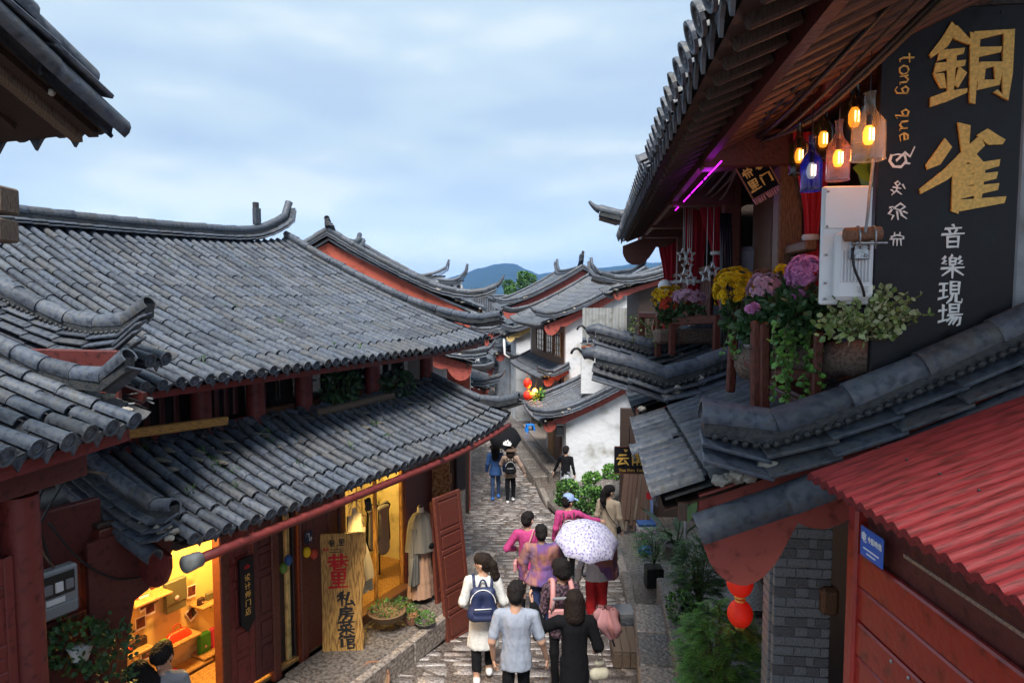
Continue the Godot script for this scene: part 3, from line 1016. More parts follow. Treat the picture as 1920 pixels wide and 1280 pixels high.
func make_hills():
	var prof = [[-3000, 140], [-1500, 120], [-700, 90], [-420, 55], [-300, 60], [-215, 88], [-130, 113], [-70, 132], [-35, 138], [10, 134], [70, 104], [115, 88], [150, 96], [230, 98], [330, 112], [440, 124], [590, 138], [760, 150], [1200, 190], [2200, 170], [3600, 200]]
	var n = FastNoiseLite.new()
	n.seed = 4
	n.frequency = 0.006
	n.fractal_octaves = 5
	var rows = []
	for j in 15:
		var row = []
		var f = j / 14.0
		for i in 150:
			var x = lerp(-3000.0, 3500.0, i / 149.0)
			if i > 25 and i < 125:
				x = lerp(-700.0, 900.0, (i - 25) / 100.0)
			elif i <= 25:
				x = lerp(-3000.0, -700.0, i / 25.0)
			else:
				x = lerp(900.0, 3500.0, (i - 125) / 24.0)
			var hgt = 140.0
			for k in prof.size() - 1:
				if x >= prof[k][0] and x <= prof[k + 1][0]:
					var t = (x - prof[k][0]) / (prof[k + 1][0] - prof[k][0])
					hgt = lerp(float(prof[k][1]), float(prof[k + 1][1]), t * t * (3 - 2 * t))
			var sh = smoothstep(0.0, 0.75, f) if f < 0.75 else 1.0 - 0.6 * (f - 0.75) / 0.25
			var z = -1900.0 - 1500.0 * f
			var y = (hgt + 5) * sh + n.get_noise_2d(x, z) * 26.0 * sh * (1.0 - sh * 0.75)
			row.append(V(x, y - 6, z))
		rows.append(row)
	var m = MB.new(true)
	m.grid(rows)
	tag(obj("hills", m.done(), M.hills), "", "", "", "structure")

# ---------- houses ----------
const COURSES = [[0.1, 0.06, 0.3], [0.16, 0.1, 0.3]]

func door_leaf(nm, w, hgt, mt, parent, xf, panels = 3, label = "") -> MeshInstance3D:
	var o = obj(nm, bx(V(w, hgt, 0.03), 0.004), M[mt], parent, xf)
	if label: o.set_meta("label", label)
	var m = MB.new()
	for s in [-1, 1]:
		m.box(V(0.075, hgt, 0.05), at(V(s * (w / 2 - 0.037), 0, 0.002)), 0.008)
	var ys = [-hgt / 2 + 0.05]
	var fr = [0.0, 0.42, 0.56, 0.86, 1.0] if panels == 3 else [0.0, 0.2, 0.35, 0.62, 0.76, 1.0]
	for f in fr:
		m.box(V(w - 0.15, 0.07, 0.048), at(V(0, -hgt / 2 + 0.035 + f * (hgt - 0.07), 0.002)), 0.008)
	obj("door_frame", m.done(), M[mt], o)
	for i in fr.size() - 1:
		var y0 = -hgt / 2 + 0.07 + fr[i] * (hgt - 0.07)
		var y1 = -hgt / 2 + fr[i + 1] * (hgt - 0.07)
		obj("door_panel", bx(V(w - 0.2, y1 - y0 - 0.05, 0.016), 0.007), M[mt], o, at(V(0, (y0 + y1) / 2, 0.02)))
	return o

func lattice(nm, w, hgt, mt, parent, xf, nx = 3, ny = 5) -> MeshInstance3D:
	var o = obj(nm, bx(V(w, hgt, 0.012), 0.0), M.dark_glass, parent, xf)
	var m = MB.new()
	for s in [-1, 1]:
		m.box(V(0.05, hgt, 0.05), at(V(s * (w / 2 - 0.025), 0, 0.01)), 0.006)
		m.box(V(w - 0.1, 0.05, 0.048), at(V(0, s * (hgt / 2 - 0.025), 0.01)), 0.006)
	obj("window_frame", m.done(), M[mt], o)
	for i in range(1, nx):
		obj("muntin", bx(V(0.022, hgt - 0.1, 0.025), 0.004), M[mt], o, at(V(-w / 2 + w * i / nx, 0, 0.012)))
	for j in range(1, ny):
		obj("muntin", bx(V(w - 0.1, 0.02, 0.022), 0.004), M[mt], o, at(V(0, -hgt / 2 + hgt * j / ny, 0.012)))
	return o

func shop_house():
	var h = thing("shop_house", "long two-storey shop house with two dark tiled roofs and red timber front on the left", "house", frame(V(-0.1, 0, -12.2), 27))
	# upper roof
	var up = {"x": -7.6, "L": 8.17, "y": 4.08, "z": -0.8, "k": -1, "run": 4.93, "rise": 2.02, "l1": 0.12, "sag": 0.1, "fascia": 0.13, "sp": 0.187, "tl": 0.46, "r": 0.056,
		"v1": {"tip": 0.2, "ext": 0.4, "up": 0.14, "r": 0.075, "layers": COURSES, "beads": 0.08}}
	var ur = roof(h, up, "upper_roof")
	# its open verge shows flat side tiles below the cap on the near side too
	top_ridge(h, ur, up, {"c1": 0.3, "up": 0.24, "r": 0.085})
	var fin = box("ridge_ornament", surf(up, 7.35, 1.0) + V(0, 0.52, 0), V(0.16, 0.34, 0.1), M.tile2, ur)
	box("ornament_cap", V(-0.02, 0.22, 0), V(0.12, 0.14, 0.08), M.tile_dark, fin)
	# lower roof
	var lo = {"x": -6.6, "L": 6.6, "y": 2.66, "z": 0.0, "k": -1, "run": 1.62, "rise": 0.62, "l1": 0.2, "l0": 0.05, "sp": 0.185, "tl": 0.37, "worn": 0.5, "fascia": 0.09, "fascia_mat": "wood_dark",
		"v0": {"tip": 0.12, "ext": -0.1, "up": 0.13, "r": 0.075, "layers": [[0.11, 0.05, 0.28], [0.18, 0.1, 0.28], [0.26, 0.13, 0.28]], "barge": 0.4, "barge_mat": "red", "drop": 0.3, "b0": 0.16, "lap": 1.5, "tube": 0.085, "tdrop": 0.24, "tout": 0.1},
		"v1": {"tip": 0.16, "ext": 0.25, "up": 0.12, "r": 0.065, "layers": COURSES}}
	var lr = roof(h, lo, "lower_roof")
	for i in 26:
		# the ragged broken row where the roof meets the wall
		var s = 0.3 + i * 0.24
		if s < 6.4:
			put(h, lr, "broken_tile", arc_tile(0.07, 0.17, 0.2, PI - 0.2, 0.012, false, 0.95, 6), tile_at(surf(lo, s, 1.0) + V(0, 0.05, 0.02), surf(lo, s + rr(-0.05, 0.05), 0.9) + V(rr(-0.06, 0.06), 0.07 + rr(0, 0.03), 0), V(1, 0, 0)).rotated_local(Vector3.BACK, rr(-0.5, 0.5)))
	for i in 45:
		lump("mortar_patch", surf(lo, (int(rr(3, 33)) + (0.0 if i % 3 else 0.4)) * 6.6 / 35.0, rr(0.6, 0.97)) + V(0, 0.015, 0), V(rr(0.03, 0.06), 0.025, rr(0.05, 0.17)), M.lime, lr, 0.6, i, 6)
	for i in 16:
		leaf_cloud("weed_tuft", lr, surf(lo, rr(0.5, 6.3), rr(0.3, 1.0)) + V(0, 0.05, 0), V(0.05, 0.05, 0.05), 16, 0.05, GREEN, 2, 1.2, 0.0)
	for i in 10:
		leaf_cloud("weed_tuft", ur, surf(up, rr(1.0, 8.0), rr(0.02, 1.0)) + V(0, 0.05, 0), V(0.04, 0.04, 0.04), 12, 0.05, GREEN, 2, 1.2, 0.0)
	flush()
	# upper storey: posts, sill, dark windows between
	var wz = -1.66
	box("upper_wall", V(-3.5, 3.7, -2.15), V(8.2, 1.5, 0.08), M.wood_dark, h)
	for x in [-7.3, -6.05, -5.0, -4.14, -3.24, -1.65, -0.05]:
		turned("post", [Vector2(0.13, 0), Vector2(0.125, 1.0)], M.red, h, at(V(x, 3.05, wz)), 14)
	box("upper_beam", V(-3.6, 4.08, wz), V(8.0, 0.17, 0.12), M.red, h)
	box("outer_beam", V(-3.6, 4.0, -1.02), V(8.6, 0.1, 0.1), M.red, h)
	for r in [[-7.3, -6.05], [-6.05, -5.0], [-5.0, -4.14], [-4.14, -3.24], [-3.24, -1.65], [-1.65, -0.05]]:
		var c = (r[0] + r[1]) / 2
		var w = r[1] - r[0] - 0.26
		if c < -4.2:
			box("sill", V(c, 3.24, wz), V(w, 0.26, 0.1), M.red, h)
			box("pane", V(c, 3.72, wz - 0.2), V(w, 0.66, 0.012), M.dark_glass, h)
			for i in 4:
				box("muntin", V(c - w / 2 + (i + 0.5) * w / 4, 3.72, wz - 0.16), V(0.07, 0.66, 0.05), M.red_dark, h)
		else:
			box("sill", V(c, 3.36, wz - 0.12), V(w, 0.1, 0.14), M.wood_brown, h)
			box("pane", V(c, 3.75, wz - 0.34), V(w, 0.6, 0.012), M.dark_glass, h)
			for i in 3:
				box("muntin", V(c - w / 2 + (i + 0.5) * w / 3, 3.75, wz - 0.3), V(0.06, 0.6, 0.05), M.wood_dark, h)
	for x in [-4.0, -3.4, -2.95]:
		box("bracket", V(x, 3.98, wz + 0.3), V(0.09, 0.12, 0.5), M.wood_gold, h)
	# gutter along the lower eave, and the board behind it
	var gp = []
	for i in 16:
		var x = -6.5 + 6.55 * i / 15.0
		gp.append(V(x, 2.47 + 0.03 * pow(i / 15.0, 2) + (0.16 * pow(max(0.0, (i - 9) / 6.0), 2)), 0.03))
	rod("gutter", gp, 0.05, M.red, h, 10)
	var gb = MB.new()
	var gq = []
	for i in 8:
		gq.append(gp[8 + i] + V(0, 0.05, -0.06))
	gb.band(gq, V(0, 0.1, 0), V(0, 0, -0.03))
	obj("gutter_lining", gb.done(), M.zinc, h)
	turned("gutter_outlet", [Vector2(0.0, -0.1), Vector2(0.075, -0.1), Vector2(0.085, 0.06), Vector2(0.0, 0.06)], M.zinc, h, Transform3D(Basis(Vector3.BACK, PI / 2), V(-6.52, 2.47, 0.03)))
	# ground floor front, from the far end towards the viewer
	var fz = -0.8
	box("back_wall", V(-3.2, 1.3, -2.7), V(7.6, 3.4, 0.1), M.wood_dark, h)
	box("lintel", V(-3.4, 2.62, fz), V(7.0, 0.3, 0.14), M.wood_red, h)
	box("ceiling_boards", V(-3.4, 2.8, -1.7), V(7.0, 0.05, 1.9), M.wood_dark, h)
	box("floor_boards", V(-4.0, 0.26, -1.72), V(6.0, 0.06, 1.84), M.wood_pine, h)
	box("plinth", V(-3.4, -0.1, -0.5), V(7.2, 0.64, 0.4), M.slab_stone, h)
	for x in [-5.5, -4.74, -4.26, -3.5, -1.98, -1.05]:
		box("door_post", V(x, 1.35, fz), V(0.12, 2.3, 0.14), M.wood_red, h)
	box("partition_wall", V(-4.3, 1.4, -1.75), V(0.07, 2.4, 1.8), M.wood_dark, h)
	box("partition_wall", V(-4.42, 1.4, -1.75), V(0.07, 2.4, 1.8), M.ochre_wall, h)
	box("partition_wall", V(-3.5, 1.4, -1.75), V(0.07, 2.4, 1.8), M.cream_wall, h)
	box("partition_wall", V(-1.0, 1.4, -1.75), V(0.07, 2.4, 1.8), M.cream_wall, h)
	box("partition_wall", V(-7.0, 1.4, -1.75), V(0.07, 2.4, 1.8), M.ochre_wall, h)
	box("shop_back_wall", V(-5.7, 1.45, -1.98), V(2.5, 2.5, 0.06), M.ochre_wall, h)
	box("window_back_wall", V(-2.25, 1.45, -2.5), V(2.4, 2.5, 0.06), M.cream_wall, h)
	for i in 2:
		door_leaf("door", 0.36, 2.1, "red_dark" if i else "red", h, at(V(-5.25 + i * 0.37, 1.4, fz + 0.02)), 5)
	box("added_dark_panel", V(-4.5, 1.4, fz - 0.12), V(0.5, 2.3, 0.05), M.wood_dark, h)  # no door leaf: panel added to block shop light and keep the doorway dark
	box("wall_panel", V(-4.0, 1.4, fz + 0.02), V(0.42, 2.2, 0.05), M.wood_red, h)
	box("wall_panel", V(-3.68, 1.4, fz + 0.02), V(0.2, 2.2, 0.05), M.wood_red, h)
	box("window_post", V(-2.72, 1.45, fz), V(0.05, 2.1, 0.06), M.wood_gold, h)
	box("window_post", V(-2.05, 1.45, fz), V(0.05, 2.1, 0.06), M.wood_gold, h)
	box("window_sill", V(-2.7, 0.34, fz + 0.08), V(1.7, 0.14, 0.2), M.wood_brown, h)
	box("wall_panel", V(-1.5, 1.4, fz - 0.02), V(0.84, 2.2, 0.05), M.wood_red, h)
	box("wall_post", V(-0.78, 1.4, fz + 0.1), V(0.14, 2.3, 0.14), M.wood_brown, h)
	box("wall_panel", V(-0.6, 2.0, fz + 0.2), V(0.3, 0.9, 0.05), M.wood_dark, h)
	# the near red end wall with its carved arch
	box("end_wall", V(-7.45, 1.9, fz - 0.1), V(1.3, 2.3, 0.1), M.red_dark, h)
	box("end_wall_rail", V(-7.4, 2.02, fz - 0.02), V(1.25, 0.05, 0.05), M.red_dark, h)
	box("end_wall_rail", V(-7.4, 1.7, fz - 0.02), V(1.25, 0.05, 0.05), M.red_dark, h)
	var arch = []
	for p in [[-0.1, 0.75], [1.3, 0.75], [1.3, 0.6], [1.05, 0.55], [0.8, 0.42], [0.62, 0.24], [0.5, 0.1], [0.34, 0.04], [0.28, -0.2], [0.2, -0.9], [-0.1, -0.9]]:
		arch.append(Vector2(p[0], p[1]))
	slab("carved_arch", arch, 0.05, M.red_dark, h, at(V(-6.95, 1.95, fz + 0.09)))
	var g2 = hit(h, 2, -2.0, 300, 1150)
	# raised stone step before the shops
	for i in 4:
		box("step_stone", V(-4.2 + i * 0.98, 0.1, -0.28), V(0.96, 0.34, 0.86), M["slab_wet"], h, 0.0, 0.025)
	box("step_stone", V(-0.95, 0.08, -0.3), V(0.55, 0.34, 0.8), M["slab_wet"], h, 0.0, 0.025)
	for i in 3:
		box("kerb_stone", V(-3.9 + i * 1.26, 0.1, 0.22), V(1.24, 0.34, 0.13), M.slab_stone, h, 0.0, 0.02)
	return h

func mud_wall_house():
	var f = frame(V(-1.0, 0, -11.4), -2.4)
	var h = thing("mud_brick_wall", "mud brick side wall with a dark end post running down the lane past the red door", "wall", f)
	box("wall", V(3.4, 0.8, -0.2), V(6.6, 3.4, 0.3), M.mud, h)
	# brick courses stand out near the viewer
	for r in 9:
		for i in 8:
			var x = 0.35 + i * 0.42 + (0.2 if r % 2 else 0.0)
			box("mud_brick", V(x, 0.25 + r * 0.2 + rr(-0.01, 0.01), -0.045 + rr(-0.01, 0.01)), V(0.39, 0.17, 0.06), M.mud, h, rr(-0.02, 0.02), 0.02)
	box("footing", V(3.4, -0.55, -0.1), V(6.6, 1.0, 0.3), M.slab_wet, h, 0.0, 0.04)
	box("end_post", V(6.75, 0.6, 0.02), V(0.22, 3.2, 0.24), M.wood_dark, h)
	box("coping", V(3.4, 2.54, -0.2), V(6.8, 0.1, 0.4), M.wood_dark, h)

func near_left_house():
	var h = thing("corner_house", "near left house with a red wall under big round tile ends and two curled ridges", "house", frame(W(238, 796, 5.5) - V(0, 0, 0), 12))
	h.position.y = 0.0
	var y0 = W(238, 796, 5.5).y
	var o = {"x": -3.0, "L": 3.1, "y": y0, "z": 0.0, "k": -1, "run": 2.2, "rise": 0.86, "sp": 0.215, "r": 0.066, "tl": 0.36, "l1": 0.04, "fascia": 0.16,
		"v1": {"tip": 0.24, "ext": -0.02, "up": 0.15, "r": 0.08, "seg": 0.3, "layers": [[0.11, 0.03, 0.3]], "beads": 0.09}}
	roof(h, o, "lower_roof")
	# its cap ridge, seen from the front, one tile row in from the edge
	var pts = []
	for q in [[2.2, 0.9], [1.6, 0.62], [1.15, 0.42], [0.8, 0.32], [0.5, 0.29], [0.25, 0.36], [0.05, 0.5], [-0.06, 0.6]]:
		pts.append(V(-0.2, y0 + q[1] + 0.02, -q[0]))
	var up = {"x": 0.72, "L": 0.4, "y": y0 + 0.43, "z": -0.5, "k": -1, "run": 2.2, "rise": 0.85, "sp": 0.215, "r": 0.064,
		"v0": {"tip": 0.26, "ext": 0.12, "up": 0.15, "r": 0.085, "seg": 0.3, "layers": [[0.11, 0.05, 0.3], [0.18, 0.1, 0.3], [0.25, 0.15, 0.3], [0.33, 0.12, 0.3]], "beads": 0.09, "lap": 1.6}}
	roof(h, up, "upper_roof")
	barge(up, h, 0.0, V(-1, 0, 0), 0.14, "red_dark", 0.3)
	flush()
	var m = MB.new(true)
	box("eave_wall", V(-1.75, y0 - 0.27, -0.35), V(3.3, 0.26, 0.12), M.red_dark, h)
	var we = hit(h, 2, -0.55, 52, 1050).x
	box("wall", V(we - 1.2, 2.0, -0.62), V(2.4, 3.3, 0.14), M.red_dark, h)
	turned("post", [Vector2(0.14, 0), Vector2(0.13, 3.5)], M.red, h, at(V(we - 0.1, 0, -0.5)))
	box("gable_board", V(0.5, y0 + 0.15, -1.6), V(0.06, 0.8, 2.2), M.red_dark, h)
	box("cable_gap_wall", V(0.95, y0 + 0.1, -1.9), V(0.9, 0.7, 0.06), M.wood_dark, h)
	door_leaf("shutter", 0.55, 1.5, "red", h, at(V(we - 0.52, y0 - 1.6, -0.44)), 3)
	door_leaf("shutter", 0.75, 1.0, "red", h, at(V(we - 0.35, y0 - 2.45, -0.3)), 3)
	# wires in the gap under the upper roof
	for i in 14:
		var a = V(0.55 + rr(-0.1, 0.3), y0 + 0.28 + rr(-0.12, 0.1), -2.0)
		var cp = curve([a, V(a.x + 0.1, y0 + 0.1 + rr(-0.1, 0.1), -1.5), V(a.x + rr(-0.1, 0.1), y0 + 0.14 + rr(-0.1, 0.08), -1.0), V(a.x, y0 + 0.05 + rr(-0.1, 0.1), -0.45)], 0.12)
		rod("wire", cp, 0.009, M[["black_cable", "iron", "grey_plastic"][i % 3]], h, 5)
	return h

func eave_house():
	var c = W(205, 252, 3.2)
	var h = thing("timber_house", "weathered timber eave with dark tiles jutting in at the top left corner", "house", Transform3D(Basis(Vector3.UP, PI - 0.14), c))
	# local x runs left along the eave, local -z comes back over the viewer
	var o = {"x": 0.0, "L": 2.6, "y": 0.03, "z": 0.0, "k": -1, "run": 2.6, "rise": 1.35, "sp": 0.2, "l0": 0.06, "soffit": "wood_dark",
		"v0": {"tip": 0.03, "ext": -0.1, "up": 0.1, "r": 0.06, "layers": [[0.08, 0.05, 0.3]], "plaster": false}}
	var b = roof(h, o, "roof")
	flush(300, true)
	# edge tiles, bargeboards and rafters
	var tp = []
	var b1 = []
	var b2 = []
	for t in [0.0, 0.25, 0.5, 0.75, 1.0]:
		var p = surf(o, 0.0, t)
		tp.append(p + V(-0.05, -0.07, 0))
		b1.append(p + V(0.04, -0.06, -0.02))
		b2.append(p + V(0.12, -0.07, -0.02))
	var cp = curve(tp, 0.42)
	for i in cp.size() - 1:
		obj("edge_tile", arc_tile(0.055, 0.42, -0.9, PI + 0.9, 0.016, false, 0.95, 9), M["tile%d" % [1, 4, 4, 3, 1, 0, 4][i % 7]], b, tile_at(cp[i + 1], cp[i], V(1, 0, 0)))
	for q in [[b1, 0.045, "wood_dark"], [b2, 0.055, "wood_old"]]:
		var m = MB.new()
		m.band(q[0], V(0, -q[1], 0), V(0.05, 0, 0))
		obj("bargeboard", m.done(), M[q[2]], h)
	for i in 9:
		var x = 0.4 + i * 0.26
		bar("rafter", surf(o, x, 0.04) + V(0, -0.09, 0), surf(o, x, 0.95) + V(0, -0.09, 0), 0.06, 0.04, M.wood_dark, h)
	box("purlin", V(1.4, 0.1, -0.5), V(2.4, 0.1, 0.1), M.wood_dark, h)
	turned("purlin_end", [Vector2(0.09, 0), Vector2(0.085, 1.8)], M.wood_old, h, Transform3D(Basis(Vector3.BACK, -PI / 2), V(0.25, 0.2, -0.8)))
	box("wall", V(2.2, -1.6, -0.9), V(2.4, 3.6, 0.1), M.wood_dark, h)
	lump("lime_spot", surf(o, 0, 0.1) + V(0.03, -0.085, -0.03), V(0.012, 0.014, 0.014), M.mortar, h, 0.6, 3)
	var e = thing("beam_end", "dark squared beam end poking in at the left edge above the tiled ridge", "beam", at(W(2, 385, 4.2), 0.1))
	box("beam", V(-0.5, 0.03, 0), V(1.1, 0.16, 0.2), M.wood_old, e)
	box("beam", V(-0.5, -0.15, 0.02), V(1.1, 0.14, 0.2), M.wood_old, e)

# a house further down the lane: o = origin, deg, k, L, eave heights, run, rise and so on
func lane_house(label, o):
	var h = thing("lane_house", label, "house", frame(o.at, o.deg))
	var k = o.k
	var b = o.base - o.at.y
	var D = o.get("depth", o.run * 2)
	var far = o.get("far", true)
	var r = {"x": 0.0, "L": o.L, "y": 0.0, "z": 0.0, "k": k, "run": o.run, "rise": o.rise, "sp": o.get("sp", 0.21), "tl": o.get("tl", 0.36), "far": far, "drips": o.get("drips", false), "l0": o.get("l0", 0.15), "l1": o.get("l1", 0.15), "sag": 0.08, "fascia": 0.12, "fascia_mat": o.get("fm", "wood_dark"),
		"v0": {"tip": o.get("tip", 0.25), "ext": 0.35, "up": 0.12, "r": 0.08, "layers": COURSES, "barge": o.get("barge", 0.35), "drop": 0.12, "horn": [0.25, 0.2, 0.25], "barge_mat": o.get("barge_mat", "red_pale")},
		"v1": {"tip": o.get("tip", 0.25), "ext": 0.3, "up": 0.12, "r": 0.08, "layers": COURSES, "plaster": false}}
	var rf = roof(h, r, "upper_roof")
	if o.get("back", true):
		# the other slope, then the ridge over both
		var rb = r.duplicate()
		rb.z = k * o.run * 2.0
		rb.k = -k
		rb.erase("fascia")
		rb.v0 = {"tip": o.get("tip", 0.25), "ext": 0.3, "up": 0.12, "r": 0.08, "layers": COURSES, "barge": o.get("barge", 0.35), "drop": 0.12, "plaster": false, "barge_mat": o.get("barge_mat", "red_pale")}
		rb.erase("v1")
		roof(h, rb, "rear_roof")
	top_ridge(h, rf, r, {"c0": o.get("curl", 0.3), "c1": o.get("curl", 0.3), "up": 0.2, "r": 0.08})
	var wi = o.get("inset", 0.8)
	var gx = o.get("gable_in", 0.35)
	# gable walls follow the roof
	for x in [gx, o.L - gx]:
		var poly = [Vector2(wi, b), Vector2(wi, surf(r, 1, wi / o.run).y - k * 0 - 0.12), Vector2(o.run, o.rise - 0.16), Vector2(o.run * 2 - wi, surf(r, 1, wi / o.run).y - 0.12), Vector2(o.run * 2 - wi, b)]
		gable("gable_wall", h, poly, 0.16, o.get("wall", "white_wall"), end_plane(x, k))
	box("front_wall", V(o.L / 2, (b + 0.2) / 2, k * (wi + 0.08)), V(o.L - gx * 2 - 0.16, 0.2 - b, 0.16), M[o.get("front", "white_wall")], h)
	box("rear_wall", V(o.L / 2, b / 2, k * (o.run * 2 - wi - 0.08)), V(o.L - gx * 2 - 0.16, -b, 0.16), M[o.get("wall", "white_wall")], h)
	if o.has("ly"):
		var l = {"x": 0.1, "L": o.L - 0.2, "y": o.ly, "z": k * o.get("lz", 0.0), "k": k, "run": o.get("lrun", 1.0), "rise": o.get("lrise", 0.45), "sp": r.sp, "far": far, "drips": o.get("drips", false), "l0": 0.08, "l1": 0.08, "fascia": 0.1, "fascia_mat": "wood_dark",
			"v0": {"tip": 0.2, "ext": 0.25, "up": 0.1, "r": 0.07, "layers": COURSES, "barge": 0.28, "drop": 0.1}, "v1": {"tip": 0.2, "ext": 0.25, "up": 0.1, "r": 0.07, "layers": COURSES, "plaster": false}}
		roof(h, l, "lower_roof")
	for w in o.get("windows", []):
		lattice("window", w[2], w[3], w[4], h, Transform3D(Basis(Vector3.UP, 0.0 if k < 0 else PI), V(w[0], w[1], k * (wi - 0.03))), 3, 4)
	for w in o.get("doors", []):
		door_leaf("door", w[2], w[3], w[4], h, Transform3D(Basis(Vector3.UP, 0.0 if k < 0 else PI), V(w[0], w[1], k * (wi - 0.04))))
	flush(o.get("limit", 120))
	return h

func make_houses():
	shop_house()
	mud_wall_house()
	near_left_house()
	eave_house()
	lane_house("house with a broad red gable wall under a dark verge behind the big tiled roof", {"at": W(905, 590, 18.5), "deg": -3, "k": -1, "L": 5.0, "run": 4.05, "rise": 2.05, "base": -1.0, "wall": "red_wall", "front": "grey_wall", "gable_in": 0.12, "inset": 0.35, "tip": 0.35, "barge": 0.1, "barge_mat": "grey_wall", "curl": 0.1})
	lane_house("white two-storey house with a wooden lattice window and red lanterns below its eave", {"at": W(1022, 612, 25), "deg": -11, "k": 1, "L": 6.5, "run": 3.8, "rise": 1.95, "base": -1.6, "ly": -1.95, "lrun": 0.95, "lrise": 0.45, "limit": 300, "inset": 0.85, "barge": 0.42, "drips": true, "front": "wood_brown",
		"windows": [[1.3, -0.75, 1.0, 0.95, "wood_pine"], [2.6, -0.75, 1.2, 0.95, "wood_brown"], [4.2, -0.75, 1.4, 0.95, "wood_brown"]], "doors": [[1.4, -2.9, 0.9, 1.6, "wood_brown"], [3.0, -2.9, 1.0, 1.6, "wood_dark"]], "tip": 0.2})
	lane_house("low white house with a stained plaster gable and red verge board beside the planters", {"at": W(1020, 797, 21), "deg": -9, "k": 1, "L": 3.4, "run": 2.6, "rise": 1.15, "base": -1.5, "limit": 300, "inset": 0.75, "barge": 0.3, "gable_in": 0.3, "tip": 0.16, "drips": true, "doors": [[1.2, -1.1, 0.9, 1.7, "wood_brown"], [2.2, -1.1, 0.9, 1.7, "wood_gold"]], "curl": 0.1})
	lane_house("grey gabled house with long red verge boards rising to a finial below the right hills", {"at": W(944, 582, 33), "deg": -5, "k": 1, "L": 8.0, "run": 3.8, "rise": 1.95, "base": -1.6, "wall": "grey_wall", "inset": 0.7, "barge": 0.5, "gable_in": 0.6, "tip": 0.2})
	lane_house("house with a short red board and dark eave just beyond the long shop roof", {"at": W(884, 688, 16.8), "deg": -2, "k": -1, "L": 3.2, "run": 2.2, "rise": 0.95, "base": -1.2, "inset": 0.7, "barge": 0.42, "tip": 0.12, "curl": 0.1, "wall": "grey_wall"})
	lane_house("low house whose curved verge and dull red board overlap the lane on its left side", {"at": W(914, 738, 21.5), "deg": -3, "k": -1, "L": 4.0, "run": 1.8, "rise": 0.85, "base": -1.4, "inset": 0.6, "barge": 0.42, "tip": 0.2, "curl": 0.1})
	lane_house("two-storey house with hanging drip tiles on the left where the lane bends", {"at": W(917, 640, 28), "deg": -4, "k": -1, "L": 6.5, "run": 3.0, "rise": 1.6, "base": -1.5, "ly": -1.9, "inset": 0.8, "drips": true, "wall": "grey_wall"})
	lane_house("far left house past the bend with a pale front under a low eave", {"at": W(925, 628, 40), "deg": -6, "k": -1, "L": 8.0, "run": 3.2, "rise": 1.7, "base": -1.6, "ly": -2.1, "inset": 0.8, "limit": 0})
	lane_house("small house with a curled roof tip and an ochre board right of the far lane", {"at": W(950, 632, 33), "deg": -8, "k": 1, "L": 2.4, "run": 1.8, "rise": 0.8, "base": -1.5, "barge": 0.3, "barge_mat": "ochre_wall", "inset": 0.5, "limit": 0})
	lane_house("tiny white house with a red verge standing where the lane disappears", {"at": W(918, 634, 46), "deg": -10, "k": 1, "L": 7.0, "run": 2.8, "rise": 1.4, "base": -1.6, "barge": 0.45, "inset": 0.5, "limit": 0, "ly": -2.0, "windows": [[1.5, -0.6, 1.0, 1.0, "wood_brown"]]})
	lane_house("dark low-roofed shop on the right of the far lane with a curled eave tip", {"at": W(930, 668, 36), "deg": -9, "k": 1, "L": 6.0, "run": 2.2, "rise": 1.0, "base": -1.6, "inset": 0.7, "limit": 0, "front": "grey_wall", "wall": "grey_wall"})
	lane_house("far house turned across the lane with its rows of tiles facing the viewer", {"at": W(885, 588, 62), "deg": 88, "k": -1, "L": 7.0, "run": 2.8, "rise": 1.5, "base": -2.0, "inset": 0.5, "limit": 0})
	lane_house("dark timber gable with a red board and horned ridge tip right of the white house", {"at": W(1152, 552, 19.5), "deg": -2, "k": 1, "L": 2.2, "run": 3.2, "rise": 1.2, "base": 2.6, "wall": "wood_dark", "front": "wood_dark", "barge": 0.2, "inset": 0.75, "tip": 0.22, "limit": 60})
	# grey corrugated fence and a tiled wall head before the white house
	var f = thing("corrugated_fence", "pale grey corrugated fence sheet above the tiled wall head on the right", "fence", at(W(1092, 625, 23.0), -0.05))
	var rows = [[], []]
	for i in 97:
		var x = i * 0.026
		rows[0].append(V(x, -0.4, 0.035 * sin(i * 0.75)))
		rows[1].append(V(x, 0.85, 0.035 * sin(i * 0.75)))
	var m = MB.new(true)
	m.grid(rows)
	obj("sheet", m.done(), M.zinc, f)
	box("rail", V(1.25, 0.2, -0.08), V(2.5, 0.08, 0.06), M.wood_dark, f)
	f = thing("tiled_wall_head", "white wall head with small dark tiles over a row of red bricks", "wall", at(W(1090, 652, 22.4), -0.05))
	box("wall", V(0.95, -0.75, -0.1), V(1.9, 1.5, 0.24), M.white_wall, f)
	for i in 12:
		box("red_brick", V(0.08 + i * 0.158, 0.04 + 0.035 * (i % 2), 0.02), V(0.145, 0.07, 0.2), M.brick_red, f, 0.0, 0.008)
	box("course", V(0.95, 0.14, -0.03), V(1.95, 0.05, 0.34), M.brick_grey, f)
	for i in 10:
		put(f, f, "wall_tile", arc_tile(0.075, 0.24, 0.0, PI, 0.014, true), tile_at(V(0.1 + i * 0.19, 0.28, -0.1), V(0.1 + i * 0.19, 0.2, 0.12), V(1, 0, 0)))
	var fin = []
	for q in [[-0.1, 0], [0.1, 0], [0.08, 0.1], [0.14, 0.16], [0.05, 0.2], [0.03, 0.36], [-0.03, 0.36], [-0.05, 0.2], [-0.14, 0.16], [-0.08, 0.1]]: fin.append(Vector2(q[0], q[1]))
	slab("finial", fin, 0.1, M.tile_dark, f, at(V(0.35, 0.28, 0)))
	flush()
	pavilion()

